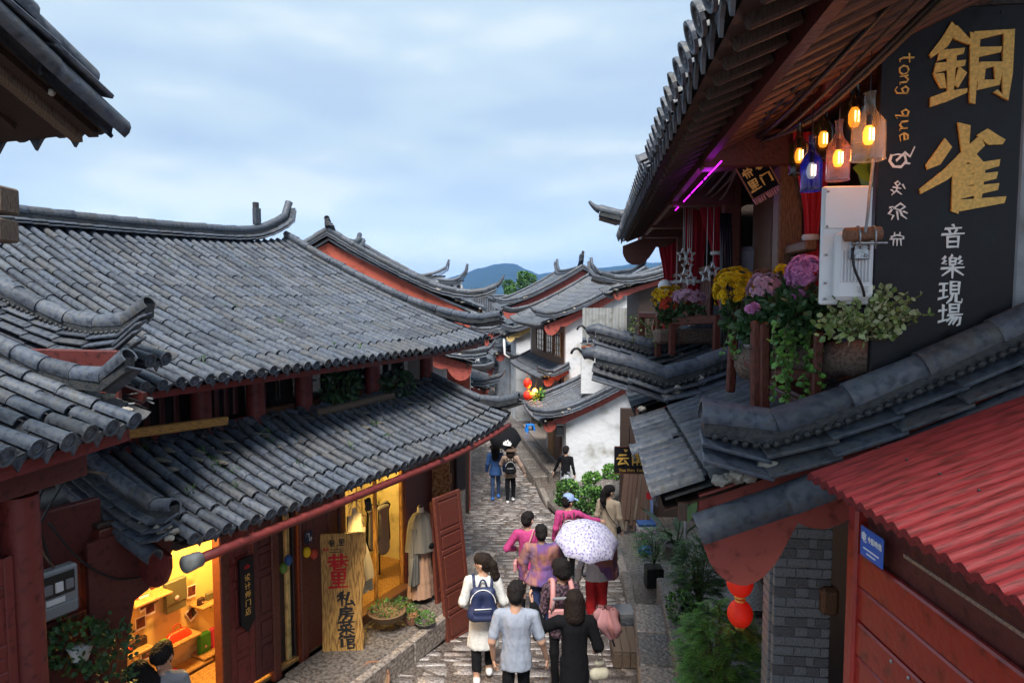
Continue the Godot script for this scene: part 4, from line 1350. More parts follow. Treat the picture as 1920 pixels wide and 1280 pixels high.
func pavilion():
	var p = W(800, 545, 55)
	var h = thing("white_pavilion", "white pavilion with narrow arches and two upswept roofs behind the red gable", "pavilion", at(p, 0.12))
	for b in [[-0.9, 4.4, 0.7, 0.0], [1.9, 1.6, 0.35, 0.6]]:
		box("wall", V(b[0], b[2] * 0.5 - 2.0, b[3]), V(b[1], 4.9 + b[2], 3.0), M.white_wall, h)
		var n = int(b[1] / 0.5)
		for i in n:
			var x = b[0] - b[1] / 2 + (i + 0.5) * b[1] / n
			var pl = []
			for q in 9:
				pl.append(Vector2(cos(PI * q / 8.0) * 0.15, 0.3 + sin(PI * q / 8.0) * 0.15))
			pl.append(Vector2(-0.15, -0.8))
			pl.append(Vector2(0.15, -0.8))
			slab("arch", pl, 0.06, M.dark_glass, h, at(V(x, b[2] - 0.35, b[3] + 1.5)))
			bar("arch_pier", V(x + b[1] / n / 2, -1.6, b[3] + 1.53), V(x + b[1] / n / 2, b[2], b[3] + 1.53), 0.1, 0.08, M.grey_wall, h)
		var y = b[2] + 0.45
		for s in [[1.0, 1.4]]:
			var pts = []
			var hw = b[1] / 2 + 0.3
			for q in 9:
				var t = q / 8.0
				pts.append(V(b[0] - hw + 2 * hw * t, y + 0.7 * pow(max(0.0, (t - 0.5) * 2), 2.4) + 0.1 * pow(max(0.0, (0.3 - t) * 3), 2), b[3] + 1.55))
			pts.append(pts[8] + V(0.15, 0.5, 0))
			ridge(h, h, pts, 0.13, 0.6, V(0, 0, 1), {"layers": [[0.2, 0.1, 0.5], [0.32, 0.05, 0.5]]})
		box("roof", V(b[0], b[2] + 0.42, b[3]), V(b[1] + 0.3, 0.1, 3.1), M.tile2, h)
	flush(0)

# ---------- plants ----------
func leaf_mesh(shape = 0) -> ArrayMesh:
	var key = ["leaf", shape]
	if cache.has(key):
		return cache[key]
	var m = MB.new()
	# a unit leaf along +y, folded at its midrib
	var w = [0.28, 0.4, 0.14, 0.5][shape]
	var a = V(0, 0, 0); var tip = V(0, 1, 0.12)
	var l1 = V(-w, 0.35, 0.1); var l2 = V(-w * 0.75, 0.7, 0.13)
	var r1 = V(w, 0.35, 0.1); var r2 = V(w * 0.75, 0.7, 0.13)
	var c1 = V(0, 0.4, 0.0); var c2 = V(0, 0.72, 0.05)
	m.tri(a, l1, c1); m.quad(l1, l2, c2, c1); m.tri(l2, tip, c2)
	m.tri(a, c1, r1); m.quad(c1, c2, r2, r1); m.tri(c2, tip, r2)
	cache[key] = m.done()
	return cache[key]

func rand_basis(spread = 1.0, up = 0.0) -> Basis:
	var d = V(rr(-1, 1), rr(-1, 1) + up, rr(-1, 1)).normalized()
	var x = d.cross(V(rr(-1, 1), rr(-1, 1), rr(-1, 1))).normalized()
	return Basis(x, d, x.cross(d))

func leaf_cloud(nm, parent, c: Vector3, r: Vector3, n, size, cols, shape = 0, up = 0.3, hollow = 0.55):
	var xs = []
	var cs = []
	for i in n:
		var d = V(rr(-1, 1), rr(-1, 1), rr(-1, 1))
		if d.length() > 1.0: d = d.normalized() * rr(0.7, 1.0)
		var q = d.length()
		if q < hollow and rng.randf() < 0.6: d = d / max(q, 0.05) * rr(hollow, 1.0)
		var b = rand_basis(1.0, up)
		# leaves lean outwards
		var dir = (d.normalized() * 0.8 + b.y).normalized()
		var x = dir.cross(b.z).normalized()
		xs.append(Transform3D(Basis(x, dir, x.cross(dir)).scaled_local(V(size, size, size) * rr(0.7, 1.25)), c + d * r))
		var k = cols[rng.randi() % cols.size()]
		cs.append(k * rr(0.75, 1.2))
	return multi(nm, leaf_mesh(shape), M.leaves, xs, parent, cs)

const GREEN = [Color(0.04, 0.12, 0.025), Color(0.06, 0.16, 0.03), Color(0.035, 0.1, 0.025), Color(0.09, 0.2, 0.04)]
const DEEP = [Color(0.025, 0.08, 0.025), Color(0.035, 0.1, 0.03), Color(0.04, 0.115, 0.03)]
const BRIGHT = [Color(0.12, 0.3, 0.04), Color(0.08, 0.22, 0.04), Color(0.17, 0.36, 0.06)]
const PALE = [Color(0.4, 0.47, 0.2), Color(0.5, 0.53, 0.3), Color(0.16, 0.25, 0.06), Color(0.28, 0.36, 0.1)]

func flower_mesh(kind) -> ArrayMesh:
	var key = ["flower", kind]
	if cache.has(key):
		return cache[key]
	var m = MB.new()
	var g = RandomNumberGenerator.new()
	g.seed = 7 + kind
	var rings = [[12, 0.15, 1.0], [10, 0.55, 0.85], [7, 1.0, 0.6]] if kind == 0 else [[11, 0.35, 1.0], [7, 0.8, 0.7]]
	for r in rings:
		for i in r[0]:
			var a = TAU * (i + g.randf_range(-0.25, 0.25)) / r[0]
			var d = V(cos(a), 0, sin(a))
			var s = V(-sin(a), 0, cos(a))
			var e = r[1] + g.randf_range(-0.12, 0.12)
			var tip = (d * cos(e) + V(0, sin(e), 0)) * r[2] * 0.5
			var mid = tip * 0.6 + V(0, 0.05, 0)
			m.quad(V(0, 0, 0), mid - s * 0.09, tip, mid + s * 0.09)
	cache[key] = m.done()
	return cache[key]

func mum(label, c: Vector3, r: Vector3, mt, n, fs, foliage = V(0, -0.12, 0), fr = 1.0, group = "", deep = true):
	var h = thing("chrysanthemum", label, "flower", at(c), group)
	var fm = flower_mesh(0)
	for i in n:
		var d = V(rr(-1, 1), rr(-0.35, 1), rr(-1, 1)).normalized()
		var xs = rr(0.85, 1.25) * fs
		var y = (d + V(rr(-0.2, 0.2), 0.25, rr(-0.2, 0.2))).normalized()
		var x = y.cross(V(rr(-1, 1), rr(-1, 1), rr(-1, 1))).normalized()
		obj("flower_head", fm, M[mt], h, Transform3D(Basis(x, y, x.cross(y)).scaled_local(V(xs, xs, xs)), d * r * rr(0.86, 1.0)))
	leaf_cloud("leaves", h, foliage, r * fr, int(150 * fr), 0.055, DEEP if deep else GREEN, 1)
	for i in 7:
		rod("stem", [foliage + V(rr(-0.05, 0.05), -r.y, rr(-0.03, 0.03)), V(rr(-0.6, 0.6) * r.x, 0, rr(-0.6, 0.6) * r.z)], 0.004, M.stem, h, 4)
	return h

func ivy(label, tops, length, size, cols, nm = "trailing_ivy"):
	var h = thing(nm, label, "ivy", at(tops[0]))
	var xs = []
	var cs = []
	for t in tops:
		var L = length * rr(0.55, 1.1)
		var p = t - tops[0]
		var path = [p]
		var steps = int(L / 0.04)
		for i in steps:
			p += V(rr(-0.016, 0.016), -0.04, rr(-0.012, 0.012))
			path.append(p)
			for q in 2:
				var b = rand_basis(1, -0.3)
				xs.append(Transform3D(b.scaled_local(V(1, 1, 1) * size * rr(0.6, 1.3)), p))
				cs.append(cols[rng.randi() % cols.size()] * rr(0.8, 1.25))
		rod("vine", path, 0.0025, M.stem, h, 4)
	multi("leaves", leaf_mesh(1), M.leaves, xs, h, cs)
	return h

func curtain(nm, label, root, a: Vector3, w0, w1, w2, hgt, tie, lean = 0.0):
	# hangs from a; w0 wide at the top, w1 at the tie, w2 at the foot
	var h = thing(nm, label, "curtain", root.transform * Transform3D(Basis(Vector3.UP, -1.15), a), "red curtains of the upper floor")
	var rows = []
	for i in 25:
		var t = i / 24.0
		var w = lerp(w0, w1, smoothstep(0.0, 1.0, t / tie)) if t < tie else lerp(w1, w2, smoothstep(0.0, 1.0, (t - tie) / max(0.02, 1.0 - tie)))
		var row = []
		for j in 33:
			var u = j / 32.0
			var fold = 0.028 * sin(u * 40.0 + t * 2.0) + 0.014 * sin(u * 17.0 + 1.0 - t * 5.0)
			row.append(V((u - 0.5) * w + lean * t * t, -hgt * t, fold * (0.5 + w)))
		rows.append(row)
	var m = MB.new(true)
	m.grid(rows)
	obj("cloth", m.done(), M.curtain, h)
	if tie < 1.0:
		var tm = MB.new(true)
		tm.lathe([Vector2(w1 * 0.55, -0.02), Vector2(w1 * 0.62, 0), Vector2(w1 * 0.55, 0.02)], 12)
		obj("tie_band", tm.done(), M.white_cloth, h, at(V(lean * tie * tie, -hgt * tie, 0)))
	return h

const FACE = Basis(Vector3(0, 0, 1), Vector3(0, 1, 0), Vector3(-1, 0, 0))

func make_bar():
	var h = thing("bar_house", "dark red timber bar building on the right with deep eaves over flowers and lamps", "house", frame(V(0.857, 0, -3.8), 7))
	var o1 = {"x": 0.0, "L": 2.35, "y": 3.86, "z": 0.0, "k": 1, "run": 2.4, "rise": 1.14, "sp": 0.188, "tl": 0.33, "r": 0.06, "fascia": 0.1, "fascia_mat": "wood_dark",
		"v0": {"tip": 0.2, "ext": -0.2, "up": 0.19, "r": 0.085, "seg": 0.38, "layers": [[0.15, 0.03, 0.34], [0.23, 0.09, 0.34]], "beads": 0.1, "barge": 0.56, "drop": 0.06, "b0": 0.08, "bs": 0.66, "tube": 0.095, "tdrop": 0.2, "tout": 0.11, "lap": 1.4}}
	roof(h, o1, "lower_roof")
	var vh = {"tip": 0.2, "ext": 0.4, "up": 0.19, "r": 0.075, "seg": 0.34, "layers": [[0.14, 0.03, 0.34], [0.21, 0.08, 0.34]], "beads": 0.095, "barge": 0.3, "drop": 0.26, "horn": [0.12, -0.05, 0.5], "span": 0.2}
	var o2 = {"x": 2.42, "L": 1.75, "y": 3.98, "z": 0.0, "k": 1, "run": 2.0, "rise": 0.92, "sp": 0.19, "tl": 0.33, "r": 0.06, "v0": vh}
	roof(h, o2, "lower_roof")
	var o3 = o2.duplicate()
	o3.x = 4.3
	o3.L = 2.4
	o3.y = 4.1
	roof(h, o3, "lower_roof")
	# the iron tips on the two further ridges
	for o in [o2, o3]:
		var e = surf(o, 0, 0) + V(0.03, 0.19 + 0.29, -0.52)
		rod("ridge_hook", curve([e, e + V(0, 0.04, -0.04), e + V(0, 0.03, -0.08), e + V(0, -0.01, -0.1)], 0.03), 0.014, M.iron, h, 6)
	# upper roof with its long soffit
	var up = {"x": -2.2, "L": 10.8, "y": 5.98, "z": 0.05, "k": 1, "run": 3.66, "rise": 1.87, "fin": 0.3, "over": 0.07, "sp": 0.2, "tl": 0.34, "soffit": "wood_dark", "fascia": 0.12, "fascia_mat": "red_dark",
		"v1": {"tip": 0.25, "ext": 0.4, "up": 0.14, "r": 0.08, "layers": COURSES, "barge": 0.4, "barge_mat": "wood_red", "drop": 0.15, "horn": [0.2, 0.1, 0.3]}}
	var ur = roof(h, up, "upper_roof")
	for i in 50:
		var s = 0.15 + i * 0.21
		bar("rafter", surf(up, s, 0.1) + V(0, -0.12, 0), surf(up, s, 0.62) + V(0, -0.12, 0), 0.075, 0.08, M.wood_beam, ur)
		bar("flying_rafter", surf(up, s, 0.012) + V(0, -0.095, 0), surf(up, s, 0.078) + V(0, -0.095, 0), 0.06, 0.04, M.wood_dark, ur)
	flush(300)
	# upper floor
	var wz = 0.96
	var x1 = hit(h, 2, wz, 1478, 400).x
	var x2 = hit(h, 2, wz, 1306, 500).x
	var xa = 0.6
	var xe = 9.2
	box("veranda_floor", V(4.8, 4.3, 1.9), V(8.8, 0.1, 2.0), M.wood_red, h)
	box("floor_beam", V(4.8, 4.22, wz - 0.03), V(8.8, 0.22, 0.12), M.red_dark, h)
	box("wall_plate", V(4.8, 6.22, wz), V(8.9, 0.2, 0.16), M.red_dark, h)
	box("inner_wall", V(4.9, 5.4, 2.6), V(9.0, 2.4, 0.1), M.wood_red, h)
	box("ceiling", V(4.8, 6.62, 2.0), V(8.8, 0.05, 1.9), M.wood_dark, h)
	box("far_end_wall", V(9.35, 5.8, 1.9), V(0.1, 3.3, 1.9), M.wood_dark, h)
	box("end_wall", V(xa + 0.05, 5.4, 2.55), V(0.08, 2.3, 2.4), M.wood_red, h)
	for x in [x1, (x1 + x2) / 2 - 0.15, x2, (x2 + xe) / 2, xe]:
		box("post", V(x, 5.35, wz), V(0.17, 2.0, 0.17), M.wood_brown if x == x1 else M.wood_red, h)
		box("beam_end", V(x, 6.02, wz - 0.3), V(0.2, 0.26, 0.62), M.red_dark, h)
	# panelling set back in every second bay
	for i in 6:
		door_leaf("panel_door", 0.55, 1.9, "wood_red", h, Transform3D(Basis(Vector3.UP, PI), V(1.4 + i * 1.3, 5.3, 2.52)), 3)
	lattice("window", 1.0, 1.3, "wood_brown", h, Transform3D(Basis(Vector3.UP, PI), V((x1 + x2) / 2 + 0.9, 5.5, 2.5)), 4, 5)
	box("bay_wall", V((x1 + x2) / 2 - 0.5, 5.4, wz + 0.25), V(0.75, 2.1, 0.06), M.wood_brown, h)
	# railings
	var yt = hit(h, 2, wz, 1530, 458).y
	for seg in [[xa + 0.15, x1 - 0.1], [x2 - 1.35, x2 - 0.1], [x2 + 0.1, xe - 0.2]]:
		var L = seg[1] - seg[0]
		var c = (seg[0] + seg[1]) / 2
		box("hand_rail", V(c, yt, wz), V(L, 0.07, 0.08), M.wood_brown, h)
		box("bottom_rail", V(c, 4.5, wz), V(L, 0.06, 0.07), M.wood_red, h)
		var n = int(L / 0.15)
		for i in n:
			turned("baluster", [Vector2(0.02, 0), Vector2(0.02, 0.08), Vector2(0.032, 0.11), Vector2(0.02, 0.16), Vector2(0.03, 0.3), Vector2(0.022, 0.42), Vector2(0.032, 0.46), Vector2(0.02, 0.5), Vector2(0.018, yt - 4.55)], M.wood_red, h, at(V(seg[0] + (i + 0.5) * L / n, 4.5, wz)), 10)
	# plaster pier at the far right
	var pr = hit(h, 0, 0.3, 1893, 300)
	box("plaster_pier", V(0.3, 5.2, pr.z + 0.4), V(0.2, 1.9, 0.8), M.grey_wall, h)
	# ground floor: brick piers, beam and dark inside
	var gx = hit(h, 2, 1.9, 1500, 1200).x
	box("shop_wall", V(4.5, 1.9, 2.6), V(9.0, 4.2, 0.12), M.wood_dark, h)
	box("shop_beam", V(4.4, 3.45, 1.5), V(9.0, 0.3, 0.2), M.wood_dark, h)
	for q in [[1452, 1518, 1.75, "brick_light"], [1516, 1560, 2.1, "brick_light"]]:
		var a = hit(h, 0, 2.7, q[0], 1150)
		var b = hit(h, 0, 2.7, q[1], 1150)
		var zc = (a.z + b.z) / 2
		var w = b.z - a.z
		var pier = box("pier", V(2.9, 1.5, zc), V(0.3, 3.4, w - 0.02), M.mortar, h)
		for r in 30:
			for i in 2:
				var bw = w * (0.62 if (r + i) % 2 == 0 else 0.36)
				var zz = -w / 2 + (bw / 2 if i == 0 else w - bw / 2)
				box("brick", V(-0.14, -1.2 + r * 0.095, zz), V(0.06, 0.083, bw), M[q[3] if (r * 3 + i) % 4 else "brick_grey"], pier, 0.0, 0.006)
			box("brick", V(0.02, -1.2 + r * 0.095, -w / 2 - 0.005), V(0.24, 0.083, 0.04), M.brick_light, pier, 0.0, 0.006)
	box("pier_bracket", V(2.72, 2.15, 1.78), V(0.14, 0.26, 0.16), M.wood_brown, h, 0.0, 0.03)
	sign_board(h)
	bottle_lamps(h)
	antenna(h)
	veranda_things(h, wz, x1, x2, yt)
	flower_beds(h)
	shed()

func sign_board(h):
	var tl = hit(h, 0, 0.12, 1656, 18)
	var br = hit(h, 0, 0.12, 1897, 640)
	var w = br.z - tl.z
	var hg = tl.y - br.y + 0.25
	var s = thing("shop_sign", "tall black sign board with big gold carved characters beside small white ones", "sign", h.transform * Transform3D(FACE, V(0.12, tl.y - hg, tl.z)))
	box("board", V(w / 2, hg / 2, -0.025), V(w, hg, 0.05), M.sign_black, s, 0.0, 0.006)
	var inv = s.transform.affine_inverse()
	var on = func(px, py):
		var c = inv * V(0, 5, 0)
		var d = inv.basis * (W(px, py, 1.0) - V(0, 5, 0))
		var p = c + d * ((0.002 - c.z) / d.z)
		return V(p.x, p.y, 0.001)
	var k = w / 243.0
	glyph("gold_character", "tong", 140 * k, 0.105, "gold", s, at(on.call(1738, 200)), 0.012)
	glyph("gold_character", "que", 156 * k, 0.115, "gold", s, at(on.call(1718, 400)), 0.012)
	var i = 0
	for c in ["yin", "yue", "xian", "chang"]:
		glyph("white_character", c, 44 * k, 0.09, "white_paint", s, at(on.call([1762, 1762, 1758, 1758][i], [466, 522, 570, 612][i])), 0.004)
		i += 1
	i = 0
	for c in ["t", "o", "n", "g", "q", "u", "e"]:
		# written downwards, letters lying on their side
		var b = Basis(Vector3.BACK, -PI / 2)
		glyph("gold_letter", c, 26 * k, 0.1, "gold", s, Transform3D(b, on.call(1686, [98, 118, 137, 156, 199, 222, 244][i])), 0.004)
		i += 1
	i = 0
	for c in ["cup", "man", "bird", "hut"]:
		glyph("white_symbol", c, [46, 30, 36, 30][i] * k, 0.085, "white_paint", s, at(on.call([1666, 1668, 1664, 1666][i], [320, 368, 415, 462][i])), 0.004)
		i += 1
	for p in [[1688, 32], [1880, 22]]:
		lump("screw", on.call(p[0], p[1]), V(0.008, 0.008, 0.004), M.iron, s, 0.0, 1, 5)

func bottle_lamps(h):
	var T2 = [["dark green", Color(0.02, 0.05, 0.02, 0.55)], ["blue", Color(0.01, 0.03, 0.3, 0.7)], ["dark green", Color(0.03, 0.05, 0.01, 0.55)], ["clear pinkish", Color(0.6, 0.45, 0.5, 0.2)], ["black", Color(0.02, 0.02, 0.02, 0.6)], ["large clear", Color(0.75, 0.75, 0.7, 0.12)]]
	var where = ["farthest left of the hanging row", "with a white bulb, second from the left", "third from the left with a wide shoulder", "hanging lowest above the white antenna", "second from the black sign", "hanging nearest to the black sign"]
	var px = [[1498, 231, 327], [1521, 254, 358], [1543, 193, 300], [1571, 225, 338], [1601, 142, 273], [1628, 172, 300]]
	var dd = [4.15, 3.9, 4.1, 3.75, 3.85, 3.55]
	for i in 6:
		var top = W(px[i][0], px[i][1], dd[i])
		var bot = W(px[i][0], px[i][2], dd[i])
		var L = top.y - bot.y
		var t = thing("bottle_lamp", "%s glass bottle lamp %s" % [T2[i][0], where[i]], "lamp", at(bot), "lamps made of bottles")
		var r = L * (0.19 if i < 5 else 0.24)
		var gm = StandardMaterial3D.new()
		gm.resource_name = "bottle_glass"
		gm.albedo_color = T2[i][1]
		gm.transparency = BaseMaterial3D.TRANSPARENCY_ALPHA
		gm.roughness = 0.05
		gm.cull_mode = BaseMaterial3D.CULL_DISABLED
		turned("glass", [Vector2(r, 0), Vector2(r * 1.0, L * 0.5), Vector2(r * 0.9, L * 0.58), Vector2(r * 0.45, L * 0.7), Vector2(r * 0.33, L * 0.78), Vector2(r * 0.3, L * 0.97), Vector2(r * 0.36, L * 0.975), Vector2(r * 0.36, L)], gm, t, Transform3D(), 20)
		turned("rim", [Vector2(r * 1.0, -0.002), Vector2(r * 1.04, 0.004), Vector2(r * 1.0, 0.01)], gm, t, Transform3D(), 20)
		var warm = Color(1.0, 0.55, 0.12) if i != 1 else Color(0.85, 0.9, 1.0)
		var bm = StandardMaterial3D.new()
		bm.resource_name = "bulb_glow"
		bm.albedo_color = Color(1, 0.8, 0.5)
		bm.emission_enabled = true
		bm.emission = warm
		bm.emission_energy_multiplier = 0.8 if i != 1 else 0.2
		var bc = V(0, L * (0.38 if i != 4 else 0.42), 0)
		turned("bulb", [Vector2(0.0, -0.055), Vector2(0.018, -0.05), Vector2(0.027, -0.03), Vector2(0.028, 0.012), Vector2(0.02, 0.035), Vector2(0.012, 0.045)], bm, t, at(bc, 0, L / 0.34), 12)
		var fm = StandardMaterial3D.new()
		fm.resource_name = "filament"
		fm.emission_enabled = true
		fm.emission = warm.lerp(Color.WHITE, 0.5)
		fm.emission_energy_multiplier = 3.0
		for q in 2:
			rod("filament", [bc + V(-0.009 + 0.018 * q, -0.035, 0.03), bc + V(-0.009 + 0.018 * q, 0.025, 0.03)], 0.0035, fm, t, 5)
		turned("socket", [Vector2(0.014, 0.04), Vector2(0.014, 0.09), Vector2(0.006, 0.1)], M.black_cable, t, at(bc), 10)
		rod("cord", [bc + V(0, 0.09, 0), V(0, L, 0), V(0, 6.35 - bot.y, 0)], 0.003, M.black_cable, t, 4)
		var li = OmniLight3D.new()
		li.name = "lamp_light"
		li.light_color = warm
		li.light_energy = 0.012
		li.light_size = 0.03
		li.omni_range = 8.0
		li.omni_attenuation = 2.0
		li.shadow_enabled = true
		li.position = bc
		t.add_child(li)

func antenna(h):
	var c = W(1588, 460, 3.72)
	var t = thing("antenna_panel", "white outdoor antenna box clamped to a rusty pipe in front of the flowers", "antenna", Transform3D(Basis(Vector3.UP, -0.12), c))
	box("back_plate", V(0, 0, -0.02), V(0.255, 0.63, 0.03), M.white_plastic, t, 0.0, 0.012)
	box("upper_cover", V(0, 0.2, 0.002), V(0.235, 0.22, 0.012), M.white_plastic, t, 0.0, 0.005)
	box("housing", V(0.025, -0.11, 0.03), V(0.19, 0.36, 0.07), M.white_plastic, t, 0.0, 0.02)
	for i in 9:
		box("cooling_fin", V(-0.045 + i * 0.017, -0.11, 0.07), V(0.006, 0.17, 0.02), M.white_plastic, t, 0.0, 0.002)
	box("label_plate", V(0.07, -0.235, 0.0665), V(0.09, 0.05, 0.002), M.white_paint, t, 0.0, 0.0)
	for i in 4:
		box("label_line", V(0.065, -0.222 - i * 0.009, 0.0685), V(0.06 - 0.012 * (i % 2), 0.003, 0.001), M.grey_plastic, t, 0.0, 0.0)
	box("clamp_plate", V(0.03, -0.03, 0.095), V(0.1, 0.1, 0.02), M.steel, t, 0.0, 0.006)
	for i in 4:
		turned("bolt", [Vector2(0.0, 0.01), Vector2(0.009, 0.01), Vector2(0.009, 0.0)], M.steel, t, Transform3D(Basis(Vector3.RIGHT, PI / 2), V(0.0 + 0.06 * (i % 2), -0.06 + 0.06 * (i / 2), 0.106)), 6)
	for y in [0.285, 0.1, -0.05, -0.2, -0.285]:
		turned("bolt", [Vector2(0.0, 0.01), Vector2(0.007, 0.01), Vector2(0.007, 0.0)], M.steel, t, Transform3D(Basis(Vector3.RIGHT, PI / 2), V(-0.105, y, 0.003)), 6)
	rod("mounting_pipe", [V(-0.06, 0.045, 0.15), V(0.115, 0.05, 0.14)], 0.036, M.terracotta, t, 16)
	for x in [0.0, 0.075]:
		var u = []
		for q in 11:
			var a = PI * q / 10.0
			u.append(V(x, 0.045 + sin(a) * 0.042, 0.15 + cos(a) * 0.042))
		u.insert(0, V(x, -0.03, 0.192))
		u.append(V(x, -0.03, 0.108))
		rod("u_bolt", u, 0.005, M.steel, t, 6)
	box("bracket", V(0.06, 0.0, 0.15), V(0.15, 0.012, 0.08), M.steel, t, 0.0, 0.004)
	rod("grey_cable", curve([V(0.02, 0.05, 0.2), V(0.04, 0.15, 0.17), V(0.07, 0.26, 0.1), V(0.1, 0.36, 0.04), V(0.12, 0.45, 0.0)], 0.03), 0.008, M.grey_plastic, t, 7)
	rod("grey_cable", curve([V(-0.01, -0.02, 0.12), V(0.0, -0.12, 0.12), V(0.05, -0.22, 0.1), V(0.07, -0.27, 0.08)], 0.03), 0.007, M.iron, t, 7)

func veranda_things(h, wz, x1, x2, yt):
	# curtains
	var a = hit(h, 2, wz + 0.1, 1522, 215)
	curtain("curtain", "red curtain tied with a white band behind the bottle lamps", h, V(a.x, 6.1, wz + 0.12), 0.36, 0.1, 0.2, 1.15, 0.62)
	a = hit(h, 2, wz + 0.1, 1331, 470)
	curtain("curtain", "long red curtain hanging straight beside the star strings", h, V(a.x, 6.1, wz - 0.08), 0.34, 0.22, 0.3, 1.35, 0.7)
	a = hit(h, 2, wz, 1350, 470)
	curtain("curtain", "red curtain knotted and swept aside over the grey chair arm", h, V(a.x, 6.1, wz - 0.12), 0.3, 0.12, 0.5, 1.3, 0.5, 0.42)
	a = hit(h, 2, wz + 0.1, 1276, 480)
	curtain("curtain", "farthest red curtain at the end of the bar veranda", h, V(a.x, 6.05, wz - 0.05), 0.6, 0.3, 0.75, 1.7, 0.5)
	# star ornaments on strings
	var sp = []
	for i in 10:
		var q = deg_to_rad(90 + 36 * i)
		sp.append(Vector2(cos(q), sin(q)) * (1.0 if i % 2 == 0 else 0.42))
	var spot = [[1283, 519, "lowest left"], [1289, 500, "upper left"], [1293, 478, "topmost"], [1325, 515, "middle"], [1337, 506, "right"], [1281, 478, "high left"], [1296, 524, "lowest right"]]
	for q in spot:
		var d = 8.6 if q[0] < 1310 else 7.7
		var c = W(q[0], q[1], d)
		var s = thing("star_ornament", "%s pale open star hanging on a string by the far red curtains" % q[2], "ornament", at(c, 0.3), "hanging stars")
		for i in 10:
			var p0 = sp[i] * 0.085
			var p1 = sp[(i + 1) % 10] * 0.085
			bar("star_edge", V(p0.x, p0.y, 0), V(p1.x, p1.y, 0), 0.015, 0.02, M.white_plastic, s, 0.003)
		rod("string", [V(0, 0.085, 0), V(0, 6.1 - c.y, 0)], 0.004, M.white_plastic, s, 4)
	# lounge chairs
	for q in [[1432, 505, 7.4, 2.7, "grey wing chair on the veranda left of the brown post"], [1362, 520, 9.6, -0.5, "grey armchair whose sloping arm shows above the yellow flowers"]]:
		var c = W(q[0], q[1], q[2])
		var s = thing("armchair", q[4], "chair", Transform3D(Basis(Vector3.UP, q[3]), V(c.x, 4.36, c.z)))
		box("seat", V(0, 0.4, 0), V(0.6, 0.16, 0.6), M.grey_cloth, s, 0.0, 0.05)
		var bk = obj("backrest", bx(V(0.6, 0.75, 0.14), 0.05), M.grey_cloth, s, Transform3D(Basis(Vector3.RIGHT, -0.2), V(0, 0.75, -0.3)))
		for e in [-1, 1]:
			obj("armrest", bx(V(0.12, 0.12, 0.62), 0.04), M.grey_cloth, s, Transform3D(Basis(Vector3.RIGHT, 0.15), V(e * 0.34, 0.66, 0)))
			obj("arm_panel", bx(V(0.1, 0.42, 0.5), 0.03), M.grey_cloth, s, at(V(e * 0.34, 0.42, 0)))
			for z in [-0.24, 0.24]:
				bar("leg", V(e * 0.26, 0, z), V(e * 0.26, 0.33, z), 0.04, 0.04, M.wood_dark, s)
	# cloth banner hung askew
	var c = W(1414, 318, 5.0)
	var s = thing("cloth_banner", "small black cloth banner with ragged gold letters hanging askew under the eave", "banner", Transform3D(Basis(Vector3.UP, -0.35) * Basis(Vector3.BACK, 0.5), c))
	var bw = 0.2
	var rows = []
	for i in 9:
		var row = []
		for j in 7:
			row.append(V((j / 6.0 - 0.5) * bw, (0.5 - i / 8.0) * 0.36, 0.012 * sin(i * 1.1 + j * 0.8)))
		rows.append(row)
	var m = MB.new(true)
	m.grid(rows)
	obj("cloth", m.done(), M.black_cloth, s)
	for q in [[-0.5, 0.5, 0.5, 0.5], [-0.5, 0.5, -0.5, -0.5], [0.5, 0.5, 0.5, -0.5]]:
		bar("border", V(q[0] * bw, q[1] * 0.36, 0.012), V(q[2] * bw, q[3] * 0.36, 0.012), 0.012, 0.012, M.brown_flower, s, 0.002)
	for i in 14:
		rod("fringe", [V((i / 13.0 - 0.5) * bw, -0.18, 0), V((i / 13.0 - 0.5) * bw + rr(-0.01, 0.01), -0.23, 0.005)], 0.006, M.pink_strap, s, 4)
	var chs = ["man", "bird", "hut", "crest", "li", "men"]
	for i in 6:
		glyph("gold_letter", chs[i], 0.085, 0.14, "gold", s, at(V(-0.09 + (i % 2) * 0.09, 0.06 - (i / 2) * 0.1, 0.016)), 0.004)
	rod("cord", [V(-bw / 2, 0.18, 0), V(-0.05, 0.45, 0), V(bw / 2, 0.18, 0)], 0.003, M.black_cable, s, 4)
	# violet light strip under the eave board
	var led = StandardMaterial3D.new()
	led.resource_name = "led_glow"
	led.albedo_color = Color(0.8, 0.2, 0.9)
	led.emission_enabled = true
	led.emission = Color(0.85, 0.12, 1.0)
	led.emission_energy_multiplier = 1.2
	var l = thing("led_strip", "violet glowing light strip along the underside of the bar eave board", "light", Transform3D())
	for q in [[1357, 116, 1331, 172], [1328, 180, 1324, 188], [1320, 200, 1308, 224], [1306, 228, 1299, 244], [1296, 250, 1284, 270], [1274, 292, 1268, 306]]:
		var p0 = hit(h, 2, 0.41, q[0], q[1])
		var p1 = hit(h, 2, 0.41, q[2], q[3])
		p0.y = 5.86
		p1.y = 5.86
		rod("light_tube", [h.transform * V(p0.x, 5.86, 0.41), h.transform * V(p1.x, 5.86, 0.41)], 0.0045, led, l, 6)
	var li = OmniLight3D.new()
	li.name = "strip_light"
	li.light_color = Color(0.85, 0.2, 1.0)
	li.light_energy = 0.005
	li.light_size = 0.05
	li.omni_range = 4.0
	li.omni_attenuation = 2.0
	li.shadow_enabled = true
	li.position = h.transform * V(1.6, 5.83, 0.43)
	l.add_child(li)
